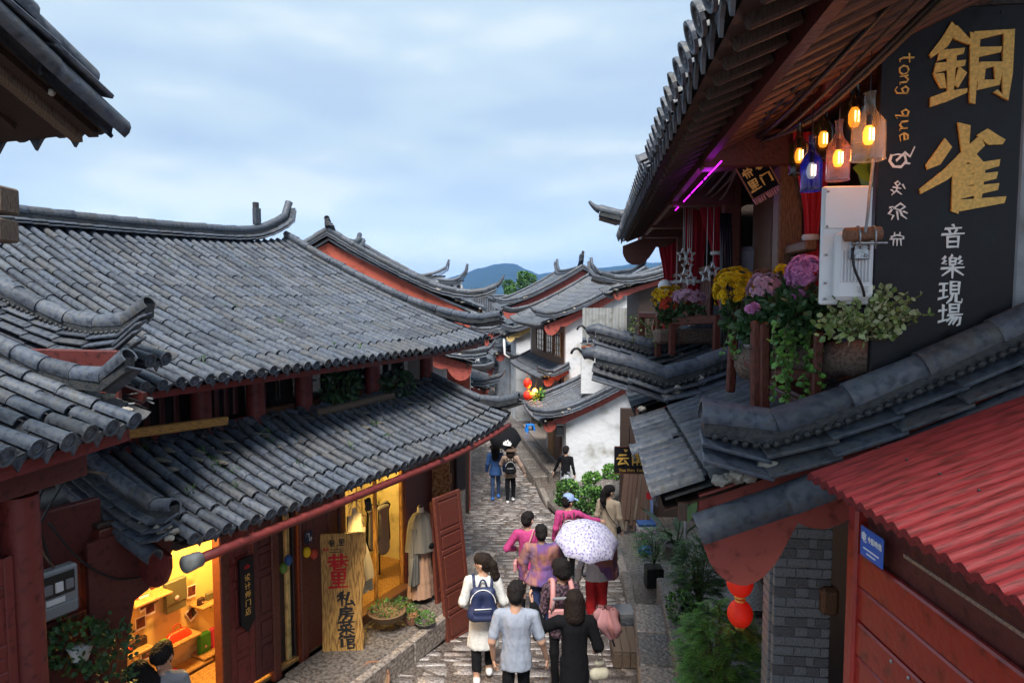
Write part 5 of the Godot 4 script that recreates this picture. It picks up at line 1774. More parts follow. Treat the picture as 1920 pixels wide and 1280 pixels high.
	# cables slung under the rafters
	for i in 9:
		var y = rr(6.0, 6.18)
		var z = rr(0.55, 0.85)
		var pts = curve([V(-1.2, y + 0.1, z + 0.1), V(0.3, y - 0.05, z), V(1.6, y + 0.04, z + rr(-0.1, 0.1)), V(3.2, y - rr(0, 0.1), z), V(5.0, y, z)], 0.3)
		var w = []
		for p in pts: w.append(h.transform * p)
		if i == 0:
			l = thing("cable_bundle", "bundle of dark cables slung under the rafters of the bar eave", "cable")
		rod("cable", w, rr(0.008, 0.016), M.black_cable if i % 4 else M.wood_old, l, 5)
	# black cables running down beside the far flower box
	l = thing("drop_cables", "sheaf of black cables dropping beside the yellow chrysanthemums", "cable")
	for i in 9:
		var t = W(1352 + i * 2.2, 400, 6.6)
		var b = W(1352 + i * 2.6 + rr(-3, 3), 650, 6.2)
		rod("cable", curve([t, t.lerp(b, 0.5) + V(rr(-0.03, 0.03), 0, rr(-0.03, 0.03)), b], 0.2), 0.012, M.black_cable if i % 3 else M.iron, l, 5)
	# big leaf and plaster lamp
	var d = thing("dome_camera", "small white camera dome on an arm above the far yellow flowers", "camera", at(W(1247, 536, 9.0)))
	lump("dome", V(0, 0, 0), V(0.09, 0.085, 0.09), M.white_plastic, d, 0.0, 1, 8)
	bar("arm", V(0.05, 0.04, 0), V(0.4, 0.08, 0), 0.04, 0.04, M.white_plastic, d)

func flower_beds(h):
	# planters on the lower roof
	var st = thing("planter_stand", "red wooden stand with a doubled post holding the near log planter", "stand")
	var roofy = func(px, py, d): return W(px, py, d)
	for q in [[1418, 601, 1418, 760, 4.3], [1433, 604, 1433, 770, 4.28], [1376, 630, 1370, 715, 5.1], [1534, 620, 1528, 750, 4.1]]:
		bar("post", W(q[0], q[1], q[4]), W(q[2], q[3], q[4]) - V(0, 0.08, 0), 0.06, 0.06, M.wood_red, st)
	bar("rail", W(1430, 700, 4.32), W(1534, 706, 4.12), 0.07, 0.04, M.wood_red, st)
	bar("rail", W(1376, 668, 5.1), W(1420, 690, 4.3), 0.05, 0.04, M.wood_red, st)
	for q in [[1415, 672, 1650, 656, 4.75, "rough hollowed log planter with a dark sawn end under the pale shrub"]]:
		var a = W(q[0] - 20, q[1] + 12, q[4])
		var b = W(q[2] + 10, q[3] + 12, q[4] - 0.82)
		var t = thing("log_planter", q[5], "planter")
		var pts = curve([a, a.lerp(b, 0.3) + V(0, 0.01, 0), a.lerp(b, 0.7), b], 0.06)
		var rad = []
		for i in pts.size(): rad.append(0.105 + rr(-0.018, 0.018))
		var m = MB.new(true)
		m.tube(pts, rad, 12)
		obj("log", m.done(), M.log, t)
		box("soil", (a + b) / 2 + V(0, 0.09, 0), V(a.distance_to(b) * 0.8, 0.03, 0.1), M.earth, t)
	# near chrysanthemums
	mum("big yellow chrysanthemum cushion left of the doubled red post", W(1376, 543, 5.2), V(0.16, 0.17, 0.16), "yellow_flower", 170, 0.052, V(0.05, -0.2, 0.0), 0.9)
	mum("pale rose chrysanthemums between the yellow cushion and the pink bunch", W(1434, 541, 4.6), V(0.12, 0.1, 0.11), "rose_flower", 80, 0.05, V(0.05, -0.15, 0), 1.5)
	mum("faded brown chrysanthemum heads above the pale rose ones", W(1440, 515, 5.25), V(0.1, 0.04, 0.08), "brown_flower", 16, 0.055, V(0.02, -0.1, 0), 0.8)
	mum("bright pink chrysanthemum bunch touching the white antenna", W(1516, 513, 4.15), V(0.125, 0.11, 0.11), "pink_flower", 95, 0.06, V(-0.02, -0.2, 0), 1.4)
	mum("small yellow chrysanthemums above the rose ones", W(1474, 508, 4.6), V(0.07, 0.035, 0.06), "yellow_flower", 12, 0.06, V(0.0, -0.1, 0), 0.9)
	mum("single round pink chrysanthemum low beside the doubled post", W(1411, 581, 4.35), V(0.035, 0.035, 0.035), "pink_flower", 9, 0.07, V(0.06, -0.08, 0), 2.0)
	mum("two pink chrysanthemum heads below the pink bunch", W(1499, 558, 4.15), V(0.05, 0.035, 0.05), "pink_flower", 10, 0.07, V(0.0, -0.1, 0), 2.6)
	var dk = thing("chrysanthemum_foliage", "mass of dark lobed leaves below the near chrysanthemums", "plant", at(W(1470, 610, 4.45)))
	leaf_cloud("leaves", dk, V(0, 0, 0), V(0.3, 0.17, 0.16), 620, 0.065, DEEP, 3)
	leaf_cloud("leaves", dk, V(0.1, -0.02, 0.08), V(0.26, 0.17, 0.14), 200, 0.05, GREEN, 1)
	# far chrysanthemums
	mum("far yellow chrysanthemums at the corner of the second flower box", W(1255, 557, 7.9), V(0.21, 0.13, 0.2), "yellow_flower", 120, 0.055, V(0.0, -0.12, 0), 0.8)
	mum("orange red chrysanthemums in the second flower box", W(1254, 573, 7.5), V(0.1, 0.09, 0.1), "red_flower", 70, 0.045, V(0.0, -0.1, 0), 0.9)
	mum("mauve chrysanthemums on the right of the second flower box", W(1292, 558, 7.5), V(0.18, 0.1, 0.17), "rose_flower", 100, 0.05, V(0.0, -0.17, 0), 1.0)
	# second flower box
	st = thing("planter_stand", "second red planter stand with a long rail further along the roof", "stand")
	for q in [[1203, 588, 1203, 648, 8.2], [1236, 590, 1234, 652, 7.8], [1262, 600, 1260, 648, 7.5], [1345, 590, 1343, 650, 7.2]]:
		bar("post", W(q[0], q[1], q[4]), W(q[2], q[3], q[4]) - V(0, 0.1, 0), 0.07, 0.07, M.wood_red, st)
	bar("rail", W(1258, 602, 7.5), W(1345, 598, 7.2), 0.09, 0.05, M.wood_red, st)
	bar("rail", W(1200, 590, 8.2), W(1240, 592, 7.8), 0.07, 0.05, M.wood_red, st)
	box("trough", W(1290, 630, 7.7), V(0.75, 0.16, 0.2), M.log, st, 0.1, 0.03)
	# ivies and the variegated shrub
	var tops = []
	for i in 16: tops.append(W(1455 + i * 5.0, 605 + rr(-20, 14), 4.1 + rr(-0.06, 0.06)))
	ivy("bright green ivy trailing from the near planter over the tiles", tops, 0.44, 0.042, BRIGHT)
	tops = []
	for i in 10: tops.append(W(1366 + i * 5.5, 610 + rr(-8, 20), 4.7))
	ivy("thin ivy hanging left of the doubled red post", tops, 0.22, 0.032, BRIGHT)
	tops = []
	for i in 12: tops.append(W(1183 + i * 4.5, 590 + rr(-6, 8), 8.1 + rr(-0.1, 0.1)))
	ivy("pale ivy curtain on the left end of the second flower box", tops, 0.38, 0.036, [Color(0.3, 0.36, 0.14), Color(0.12, 0.22, 0.05), Color(0.06, 0.14, 0.03)])
	tops = []
	for i in 7: tops.append(W(1234 + i * 6, 598 + rr(-5, 5), 7.7))
	ivy("pale ivy strands between the posts of the second flower box", tops, 0.3, 0.036, [Color(0.3, 0.36, 0.14), Color(0.12, 0.22, 0.05)])
	var v = thing("variegated_shrub", "cream edged variegated shrub spilling from the log planter below the antenna", "shrub", at(W(1630, 596, 3.74)))
	for i in 46:
		var e = V(rr(-0.27, 0.25), rr(-0.02, 0.16), rr(-0.12, 0.14))
		var base = V(e.x * 0.35, -0.12, 0)
		var path = curve([base, base.lerp(e, 0.6) + V(0, 0.04, 0), e], 0.03)
		rod("stem", path, 0.003, M.stem, v, 4)
		for p in path.slice(2):
			for q in 2:
				var b = rand_basis(1, 0.5)
				var sz = rr(0.022, 0.042)
				var lf = Transform3D(b.scaled_local(V(sz, sz, sz)), p)
				if q == 0 and rng.randf() < 0.35 or i > 60:
					obj("leaf", leaf_mesh(1), M.leaf_pale, v, lf)
				else:
					put(v, v, "small_leaf", leaf_mesh(1), lf)
	var xs = []
	var cs = []
	for e in reg:
		xs.append(e.xf)
		cs.append(PALE[rng.randi() % 4])
	reg = []
	multi("leaves", leaf_mesh(1), M.leaves, xs, v, cs)
	leaf_cloud("leaves", v, V(-0.05, -0.05, 0), V(0.25, 0.08, 0.12), 160, 0.04, PALE, 1)
	var bl = thing("broad_leaf_plant", "broad green leaf hanging behind the lowest bottle lamps", "plant", at(W(1628, 330, 4.0)))
	for i in 3:
		obj("leaf", leaf_mesh(3), M.leaf_bright, bl, Transform3D(Basis(Vector3.UP, i * 0.8) * Basis(Vector3.RIGHT, 2.4 + 0.25 * i) * Basis.from_scale(V(0.22, 0.26, 0.22)), V(0, 0.12, 0)))
	rod("stem", [V(0, 0.12, 0), V(0.05, 0.4, -0.05)], 0.006, M.stem, bl, 5)

func shed():
	var p = W(1600, 908, 3.02)
	var s = thing("red_shed", "glossy red metal shed with a corrugated roof in the lower right corner", "shed", at(p))
	# side wall faces the lane; its boards run towards the viewer
	for i in 18:
		var y = -0.2 - i * 0.155
		box("wall_board", V(0.02 + (0.004 if i % 2 else 0.0), y - 0.16, 1.0), V(0.03, 0.148, 2.0), M.shed_red, s, 0.0, 0.008)
	box("wall_core", V(0.06, -1.5, 1.0), V(0.04, 3.0, 2.0), M.red_dark, s)
	box("corner_post", V(0.03, -1.45, 0.02), V(0.08, 2.95, 0.08), M.shed_red, s)
	box("end_wall", V(0.9, -1.6, 0.03), V(1.7, 3.2, 0.03), M.shed_red, s)
	box("top_rail", V(0.03, -0.03, 1.0), V(0.07, 0.1, 2.0), M.shed_red, s)
	bar("trim_strip", V(-0.004, -0.16, 0.42), V(-0.004, -0.16, 1.2), 0.014, 0.006, M.steel, s, 0.0)
	# rows of rivet holes
	for r in 3:
		for i in 7:
			box("rivet", V(0.002, -0.62 - r * 0.1, 0.35 + i * 0.12 + r * 0.03), V(0.01, 0.014, 0.014), M.steel, s, 0.0, 0.003)
	# corrugated sheet: ridges run up the slope
	var x0 = -0.16
	var rise = 0.37
	var rows = []
	var n = 28
	for i in n * 8 + 1:
		var z = -0.1 + i * 0.075 / 8.0
		var a = fmod(i / 8.0, 1.0)
		var hgt = 0.017 * pow(0.5 - 0.5 * cos(a * TAU), 0.8)
		var row = []
		for j in 5:
			var x = x0 + j * 0.62
			row.append(V(x, 0.02 + (x - x0) * rise + hgt, z))
		rows.append(row)
	var m = MB.new(true)
	m.grid(rows)
	obj("corrugated_roof", m.done(), M.shed_roof, s)
	var ed = []
	for i in n * 8 + 1:
		ed.append(rows[i][0])
	var em = MB.new()
	em.band(ed, V(0, -0.03, 0), V(0.015, 0, 0))
	obj("roof_edge", em.done(), M.shed_roof, s)
	bar("roof_batten", V(x0 + 0.06, 0.0, -0.05), V(x0 + 0.06, 0.0, 2.0), 0.05, 0.05, M.red_dark, s)
	for j in 3:
		for i in 9:
			var sx = x0 + 0.3 + j * 0.75
			lump("roof_screw", V(sx, 0.02 + (sx - x0) * rise + 0.019, -0.0625 + i * 0.225), V(0.007, 0.005, 0.007), M.iron, s, 0.0, 1, 4)
	# a second sheet laps over the first further up
	var lap = []
	for i in n * 8 + 1:
		var row = []
		for j in 3:
			var p3 = rows[i][2] + (rows[i][4] - rows[i][2]) * (j / 2.0)
			row.append(p3 + V(0, 0.006, 0))
		lap.append(row)
	var lm = MB.new(true)
	lm.grid(lap)
	obj("upper_sheet", lm.done(), M.shed_roof, s)
	var tl = hit(s, 0, -0.01, 1617, 984)
	var br = hit(s, 0, -0.01, 1657, 1068)
	var pl = thing("address_plate", "small blue plate with white lettering screwed to the red shed", "plate", s.transform * Transform3D(Basis(V(0, 0, 1), V(0, 1, 0), V(-1, 0, 0)), V(-0.012, (tl.y + br.y) / 2, (tl.z + br.z) / 2)))
	var w = br.z - tl.z
	var hg = 0.125
	box("plate", V(0, 0, 0), V(w, hg, 0.006), M.blue_plate, pl, 0.0, 0.002)
	glyph("logo", "dianq", w * 0.25, 0.13, "white_paint", pl, at(V(-w * 0.44, 0.0, 0.004)), 0.0015)
	var i = 0
	for c in ["zhong", "guo", "dianq", "xin"]:
		glyph("character", c, w * 0.15, 0.12, "white_paint", pl, at(V(-w * 0.14 + i * w * 0.155, 0.01, 0.004)), 0.0015)
		i += 1
	for q in 2:
		box("small_print", V(0, -0.025 - q * 0.018, 0.0035), V(w * (0.7 - 0.3 * q), 0.006, 0.001), M.white_paint, pl, 0.0, 0.0)

# ---------- people: capsules joined smoothly, meshed as surface nets ----------
# bone: [part, a, b, radius a, radius b, depth factor]
func nets(bones, cell, k = 0.03) -> Dictionary:
	var lo = Vector3(1e9, 1e9, 1e9)
	var hi = -lo
	for b in bones:
		var r = max(b[3], b[4]) + k + cell * 2
		for p in [b[1], b[2]]:
			lo = lo.min(p - Vector3(r, r, r))
			hi = hi.max(p + Vector3(r, r, r))
	var nx = int((hi.x - lo.x) / cell) + 2
	var ny = int((hi.y - lo.y) / cell) + 2
	var nz = int((hi.z - lo.z) / cell) + 2
	var dist = PackedFloat32Array()
	dist.resize(nx * ny * nz)
	dist.fill(1000.0)
	var near = PackedFloat32Array()
	near.resize(nx * ny * nz)
	near.fill(1000.0)
	var own = PackedByteArray()
	own.resize(nx * ny * nz)
	var parts = []
	var fn = FastNoiseLite.new()
	fn.seed = bones.size()
	fn.frequency = 1.0
	for b in bones:
		if not parts.has(b[0]): parts.append(b[0])
		var pid = parts.find(b[0])
		var a: Vector3 = b[1]
		var e: Vector3 = b[2]
		var ra: float = b[3]
		var rb: float = b[4]
		var fz: float = 1.0 / (b[5] if b.size() > 5 else 1.0)
		var amp = {"top": 0.014, "bottom": 0.012, "hair": 0.014, "cloth": 0.014, "s": 0.02}.get(b[0], 0.0)
		var fq = 48.0 if b[0] == "hair" else 13.0
		var clip: float = b[6] if b.size() > 6 else -1000.0
		var r = max(ra, rb) + k + cell * 1.5
		var m0 = ((a.min(e) - Vector3(r, r, r)) - lo) / cell
		var m1 = ((a.max(e) + Vector3(r, r, r)) - lo) / cell
		var ab = e - a
		ab.z *= fz
		var l2 = max(ab.length_squared(), 1e-8)
		for z in range(max(0, int(m0.z)), min(nz, int(m1.z) + 2)):
			var pz = (lo.z + z * cell - a.z) * fz
			for y in range(max(0, int(m0.y)), min(ny, int(m1.y) + 2)):
				var py = lo.y + y * cell - a.y
				var row = (z * ny + y) * nx
				for x in range(max(0, int(m0.x)), min(nx, int(m1.x) + 2)):
					var p = Vector3(lo.x + x * cell - a.x, py, pz)
					var t = clampf(p.dot(ab) / l2, 0.0, 1.0)
					var d = (p - ab * t).length() - lerpf(ra, rb, t)
					if amp > 0.0:
						d += amp * fn.get_noise_3d((lo.x + x * cell) * fq, (lo.y + y * cell) * fq * 0.35 + (lo.x + x * cell) * fq * 0.3, (lo.z + z * cell) * fq)
					if clip > -100.0:
						d = maxf(d, clip - (lo.y + y * cell))
					var i = row + x
					if d < near[i]:
						near[i] = d
						own[i] = pid
					var o = dist[i]
					var h = maxf(k - absf(o - d), 0.0) / k
					dist[i] = minf(o, d) - h * h * k * 0.25
	# one vertex in each crossed cell
	var vid = {}
	var vert = []
	var nrm = []
	var prt = []
	var off = [0, 1, nx, nx + 1, nx * ny, nx * ny + 1, nx * ny + nx, nx * ny + nx + 1]
	var co = [Vector3(0, 0, 0), Vector3(1, 0, 0), Vector3(0, 1, 0), Vector3(1, 1, 0), Vector3(0, 0, 1), Vector3(1, 0, 1), Vector3(0, 1, 1), Vector3(1, 1, 1)]
	var edges = [[0, 1], [2, 3], [4, 5], [6, 7], [0, 2], [1, 3], [4, 6], [5, 7], [0, 4], [1, 5], [2, 6], [3, 7]]
	for z in nz - 1:
		for y in ny - 1:
			for x in nx - 1:
				var i = (z * ny + y) * nx + x
				if absf(dist[i]) > cell * 2.5:
					continue
				var inside = 0
				for q in 8:
					if dist[i + off[q]] < 0.0: inside += 1
				if inside == 0 or inside == 8:
					continue
				var s = Vector3.ZERO
				var n = 0
				for ed in edges:
					var d0 = dist[i + off[ed[0]]]
					var d1 = dist[i + off[ed[1]]]
					if (d0 < 0.0) != (d1 < 0.0):
						s += co[ed[0]].lerp(co[ed[1]], d0 / (d0 - d1))
						n += 1
				var g = Vector3.ZERO
				for q in 8:
					g += (co[q] - Vector3(0.5, 0.5, 0.5)) * dist[i + off[q]]
				vid[i] = vert.size()
				vert.append(lo + (Vector3(x, y, z) + s / n) * cell)
				nrm.append(g.normalized())
				prt.append(own[i])
	var sts = []
	for p in parts:
		var st = SurfaceTool.new()
		st.begin(Mesh.PRIMITIVE_TRIANGLES)
		sts.append(st)
	var st3 = [1, nx, nx * ny]
	for i in vid:
		for ax in 3:
			var d0 = dist[i]
			var d1 = dist[i + st3[ax]]
			if (d0 < 0.0) == (d1 < 0.0):
				continue
			var u = st3[(ax + 1) % 3]
			var v = st3[(ax + 2) % 3]
			if not (vid.has(i - u) and vid.has(i - v) and vid.has(i - u - v)):
				continue
			var q = [vid[i], vid[i - u], vid[i - u - v], vid[i - v]]
			if d0 < 0.0:
				q.reverse()
			var st = sts[prt[q[0]]]
			for j in [0, 1, 2, 0, 2, 3]:
				st.set_normal(nrm[q[j]])
				st.add_vertex(vert[q[j]])
	var out = {}
	for i in parts.size():
		out[parts[i]] = sts[i]
	return out

func head_mesh() -> ArrayMesh:
	if not cache.has("head"):
		var s = [["h", V(0, 0.035, 0.025), V(0, 0.035, -0.015), 0.082, 0.08], ["h", V(0, -0.01, -0.02), V(0, -0.065, -0.04), 0.068, 0.04],
			["h", V(0, 0.005, -0.085), V(0, -0.028, -0.1), 0.009, 0.014], ["h", V(-0.03, 0.02, -0.078), V(0.03, 0.02, -0.078), 0.012, 0.012], ["h", V(-0.018, -0.05, -0.078), V(0.018, -0.05, -0.078), 0.009, 0.009],
			["h", V(0, -0.085, -0.062), V(0, -0.085, -0.055), 0.018, 0.018], ["h", V(-0.08, 0.005, 0.01), V(-0.084, -0.025, 0.005), 0.017, 0.011], ["h", V(0.08, 0.005, 0.01), V(0.084, -0.025, 0.005), 0.017, 0.011],
			["h", V(0, -0.05, 0.02), V(0, -0.2, 0.03), 0.05, 0.056]]
		cache["head"] = nets(s, 0.0065, 0.02)["h"].commit()
	return cache["head"]

func hand_mesh(side) -> ArrayMesh:
	var key = ["hand", side]
	if not cache.has(key):
		var s = [["h", V(0, 0.03, 0), V(0, 0, 0), 0.024, 0.026, 0.8], ["h", V(-0.016, -0.02, 0), V(-0.02, -0.075, 0), 0.018, 0.016, 0.75], ["h", V(0.016, -0.02, 0), V(0.02, -0.075, 0), 0.018, 0.016, 0.75], ["h", V(0, -0.02, 0), V(0, -0.075, 0), 0.019, 0.017, 0.75]]
		var len = [0.062, 0.075, 0.07, 0.055]
		for i in 4:
			var x = (-0.031 + i * 0.0205) * side
			var a = V(x, -0.085, 0)
			var b = a + V(x * 0.12, -len[i] * 0.5, -0.012)
			var c = b + V(x * 0.05, -len[i] * 0.42, -0.03)
			s.append(["h", a, b, 0.0092, 0.0085])
			s.append(["h", b, c, 0.0085, 0.0072])
		s.append(["h", V(-0.024 * side, -0.02, -0.006), V(-0.05 * side, -0.055, -0.018), 0.013, 0.0105])
		s.append(["h", V(-0.05 * side, -0.055, -0.018), V(-0.053 * side, -0.09, -0.03), 0.0105, 0.0085])
		cache[key] = nets(s, 0.0042, 0.008)["h"].commit()
	return cache[key]

const HAIR = {
	"short": [[0, 0.062, 0.03, 0, 0.066, -0.02, 0.082, 0.078], [0, 0.0, 0.055, 0, -0.02, 0.05, 0.072, 0.06]],
	"crop": [[0, 0.058, 0.03, 0, 0.068, -0.03, 0.083, 0.074], [0, 0.0, 0.055, 0, -0.035, 0.045, 0.07, 0.055]],
	"bob": [[0, 0.055, 0.03, 0, 0.06, -0.025, 0.088, 0.08], [0, -0.02, 0.04, 0, -0.13, 0.05, 0.09, 0.095], [-0.07, 0.0, 0.0, -0.075, -0.13, 0.0, 0.04, 0.035], [0.07, 0.0, 0.0, 0.075, -0.13, 0.0, 0.04, 0.035]],
	"long": [[0, 0.055, 0.03, 0, 0.06, -0.025, 0.088, 0.08], [0, -0.02, 0.045, 0, -0.26, 0.08, 0.092, 0.1], [-0.07, 0.0, 0.0, -0.08, -0.22, 0.02, 0.04, 0.04], [0.07, 0.0, 0.0, 0.08, -0.22, 0.02, 0.04, 0.04]],
	"pony": [[0, 0.055, 0.03, 0, 0.062, -0.03, 0.087, 0.079], [0, 0.0, 0.05, 0, -0.02, 0.05, 0.075, 0.065], [0, 0.04, 0.12, 0, 0.02, 0.135, 0.035, 0.04], [0, 0.01, 0.14, 0.02, -0.14, 0.16, 0.045, 0.05], [0.02, -0.14, 0.16, 0.03, -0.27, 0.13, 0.05, 0.02]],
	"curly": [[0, 0.07, 0.03, 0, 0.07, -0.03, 0.095, 0.085], [0, 0.0, 0.06, 0, -0.02, 0.05, 0.085, 0.075], [-0.06, 0.04, 0.02, -0.07, 0.0, 0.02, 0.05, 0.045], [0.06, 0.04, 0.02, 0.07, 0.0, 0.02, 0.05, 0.045]],
}

func person(label, x, d, H, yaw, o = {}) -> Node3D:
	var s = H / 1.7
	if x > 50.0:
		# surveyed by the top of the head: walk out until the height fits
		var px = x
		var py = d
		d = 4.0
		while d < 60.0 and W(px, py, d).y > gy(d) + o.get("lift", 0.0) + H * 0.995:
			d += 0.02
		x = W(px, py, d).x
	var h = thing("person", label, "person", at(V(x, gy(d) + o.get("lift", 0.0), -d), yaw), o.get("group", ""))
	var wf = o.get("w", 1.0)
	var st = o.get("stride", 0.12)
	var lean = o.get("lean", 0.0)
	var B = []
	var top = "top"
	var sh = 0.185 * wf
	var hem = o.get("hem", 0.86)
	# torso
	B.append([top, V(-sh + 0.06, 1.365, lean * 0.9), V(sh - 0.06, 1.365, lean * 0.9), 0.068, 0.068])
	B.append([top, V(0, 1.28, lean * 0.8), V(0, 1.05, lean * 0.4), 0.162 * wf, 0.142 * wf, 0.72])
	B.append([top, V(0, 1.05, lean * 0.4), V(0, hem, 0), 0.142 * wf, o.get("hem_r", 0.155) * wf, 0.78, hem - 0.04])
	# hips and legs
	var bt = "bottom"
	B.append([bt, V(-0.05, 0.9, 0), V(0.05, 0.9, 0), 0.102 * wf, 0.102 * wf, 0.9])
	var lr = o.get("leg_r", 1.0)
	var cut = o.get("cut", 0.1)
	for e in [-1, 1]:
		var f = st * e * o.get("lead", 1.0)
		var hip = V(e * 0.078, 0.88, 0)
		var knee = V(e * 0.09, 0.49, -f * 0.6 - 0.02)
		var ank = V(e * 0.085, 0.09, -f * 1.2 + 0.03)
		B.append([bt, hip, knee, 0.08 * lr, 0.064 * lr])
		if cut < 0.15:
			B.append([bt, knee, ank, 0.062 * lr, 0.05 * lr])
		else:
			var t = clamp((0.49 - cut) / 0.4, 0.0, 1.0)
			B.append([bt, knee, knee.lerp(ank, t), 0.064 * lr, 0.06 * lr])
			B.append(["skin", knee.lerp(ank, t), ank, 0.05, 0.036])
		B.append(["shoes", ank + V(0, -0.03, 0.02), ank + V(0, -0.05, -0.13), 0.045, 0.038])
		B.append(["shoes", ank + V(0, -0.055, 0.04), ank + V(0, -0.055, -0.08), 0.036, 0.04])
	# arms: elbow and wrist measured from the shoulder
	var hands = []
	for e in [-1, 1]:
		var pose = o.get("la" if e < 0 else "ra", [V(0.06, -0.28, 0.03), V(0.09, -0.52, -0.05)])
		var s0 = V(e * sh, 1.365, lean * 0.9)
		var el = s0 + V(pose[0].x * e, pose[0].y, pose[0].z)
		var wr = s0 + V(pose[1].x * e, pose[1].y, pose[1].z)
		var ar = o.get("arm_r", 1.0)
		if o.get("sleeve", "long") == "short":
			var mid = s0.lerp(el, 0.75)
			B.append([top, s0, mid, 0.06 * ar, 0.062 * ar])
			B.append(["skin", mid, el, 0.044, 0.04])
			B.append(["skin", el, wr, 0.04, 0.027])
		else:
			B.append([top, s0, el, 0.06 * ar, 0.05 * ar])
			B.append([top, el, el.lerp(wr, 0.93), 0.05 * ar, 0.042 * ar])
			B.append(["skin", el.lerp(wr, 0.9), wr, 0.028, 0.026])
		hands.append([wr, (wr - el).normalized(), e])
	for b in o.get("extra", []):
		B.append(b)
	B.append(["skin", V(0, 1.38, lean), V(0, 1.47, lean - 0.01), 0.056, 0.052])
	for b in B:
		b[1] *= s; b[2] *= s; b[3] *= s; b[4] *= s
		if b.size() > 6: b[6] *= s
	var parts = nets(B, o.get("cell", 0.016), 0.035)
	var hx = Transform3D(Basis(Vector3.UP, o.get("head", 0.0)) * Basis(Vector3.RIGHT, o.get("nod", 0.0)), V(0, 1.585, lean - 0.02) * s).scaled_local(V(s * 1.12, s * 1.06, s * 1.08))
	var skin = parts.get("skin")
	skin.append_from(head_mesh(), 0, hx)
	for q in hands:
		var y = -q[1]
		var z = V(0, 0, -1)
		var xx = V(q[2], 0, 0)
		# palm towards the thigh
		var zz = (xx - y * xx.dot(y)).normalized()
		var bx3 = y.cross(zz)
		skin.append_from(hand_mesh(q[2]), 0, Transform3D(Basis(bx3, y, zz).scaled_local(V(s, s, s)), (q[0] + q[1] * 0.02) * s))
	obj("body", skin.commit(), M.skin, h)
	for p in parts:
		if p != "skin":
			var nm = {"top": o.get("top_name", "jacket"), "bottom": o.get("bottom_name", "trousers"), "shoes": "shoes"}.get(p, p)
			obj(nm, parts[p].commit(), M[{"top": o.get("top", "black_cloth"), "bottom": o.get("bottom", "black_cloth"), "shoes": o.get("shoes", "shoe_black")}.get(p, o.get(p, "white_cloth"))], h)
	# hair, eyes
	if o.has("hair"):
		var hb = []
		for r in HAIR[o.hair]:
			hb.append(["hair", V(r[0], r[1], r[2]), V(r[3], r[4], r[5]), r[6] + 0.008, r[7] + 0.006])
		obj("hair", nets(hb, 0.008, 0.018)["hair"].commit(), M[o.get("hair_mat", "hair")], h, hx)
	for e in [-1, 1]:
		lump("eye", hx * V(e * 0.031, 0.006, -0.083), V(0.011, 0.007, 0.006), M.hair, h, 0.0, 1, 5)
	if o.has("hat"):
		var hm = MB.new(true)
		if o.hat == "cap":
			hm.lathe([Vector2(0.108, 0.03), Vector2(0.107, 0.07), Vector2(0.09, 0.115), Vector2(0.05, 0.14), Vector2(0.0, 0.147)], 16)
			var rows = []
			for i in 6:
				var row = []
				for j in 9:
					var a = lerp(-1.05, 1.05, j / 8.0) - PI / 2
					row.append(V(cos(a) * (0.1 + i * 0.016), 0.045 - i * i * 0.0009, sin(a) * (0.1 + i * 0.016)))
				rows.append(row)
			hm.grid(rows)
		else:
			hm.lathe([Vector2(0.19, -0.02), Vector2(0.15, 0.035), Vector2(0.112, 0.05), Vector2(0.108, 0.1), Vector2(0.085, 0.145), Vector2(0.0, 0.155)], 18)
		obj("hat", hm.done(), M[o.get("hat_mat", "hat_brown")], h, hx * at(V(0, 0.02, 0.0)))
	return h

func backpack(label, p: Node3D, H, mt, sc = 1.0, two = true):
	var s = H / 1.7
	var h = thing("backpack", label, "backpack", p.transform * at(V(0, 1.13 * s, 0.19 * s), 0.0, s * sc))
	var b = nets([["bag", V(-0.09, 0.14, 0), V(0.09, 0.14, 0), 0.06, 0.06, 0.9], ["bag", V(-0.1, -0.12, 0.015), V(0.1, -0.12, 0.015), 0.085, 0.085, 0.9], ["bag", V(-0.07, 0.1, 0), V(-0.09, -0.12, 0), 0.07, 0.08, 0.9], ["bag", V(0.07, 0.1, 0), V(0.09, -0.12, 0), 0.07, 0.08, 0.9]], 0.014, 0.05)
	obj("bag_body", b["bag"].commit(), M[mt], h)
	obj("front_pocket", nets([["bag", V(-0.08, -0.06, 0.07), V(0.08, -0.06, 0.07), 0.04, 0.04], ["bag", V(-0.085, -0.14, 0.07), V(0.085, -0.14, 0.07), 0.045, 0.045]], 0.012, 0.04)["bag"].commit(), M[mt], h)
	var zp = []
	for i in 11:
		var a = PI * i / 10.0
		zp.append(V(cos(a) * 0.15, 0.02 + sin(a) * 0.17, 0.055))
	rod("zip", curve(zp, 0.03), 0.006, M.white_plastic, h, 5)
	rod("zip", [V(-0.1, -0.02, 0.112), V(0.1, -0.015, 0.112)], 0.006, M.white_plastic, h, 5)
	for e in [-1, 1]:
		rod("strap", curve([V(e * 0.1, 0.1, -0.05), V(e * 0.11, 0.26, -0.12), V(e * 0.12, 0.26, -0.22), V(e * 0.13, 0.1, -0.31), V(e * 0.15, -0.1, -0.25), V(e * 0.14, -0.17, -0.06)], 0.04), 0.02, M[mt], h, 6)
	rod("loop", curve([V(-0.05, 0.19, -0.03), V(-0.02, 0.26, -0.05), V(0.02, 0.26, -0.05), V(0.05, 0.19, -0.03)], 0.02), 0.012, M[mt], h, 6)
	return h

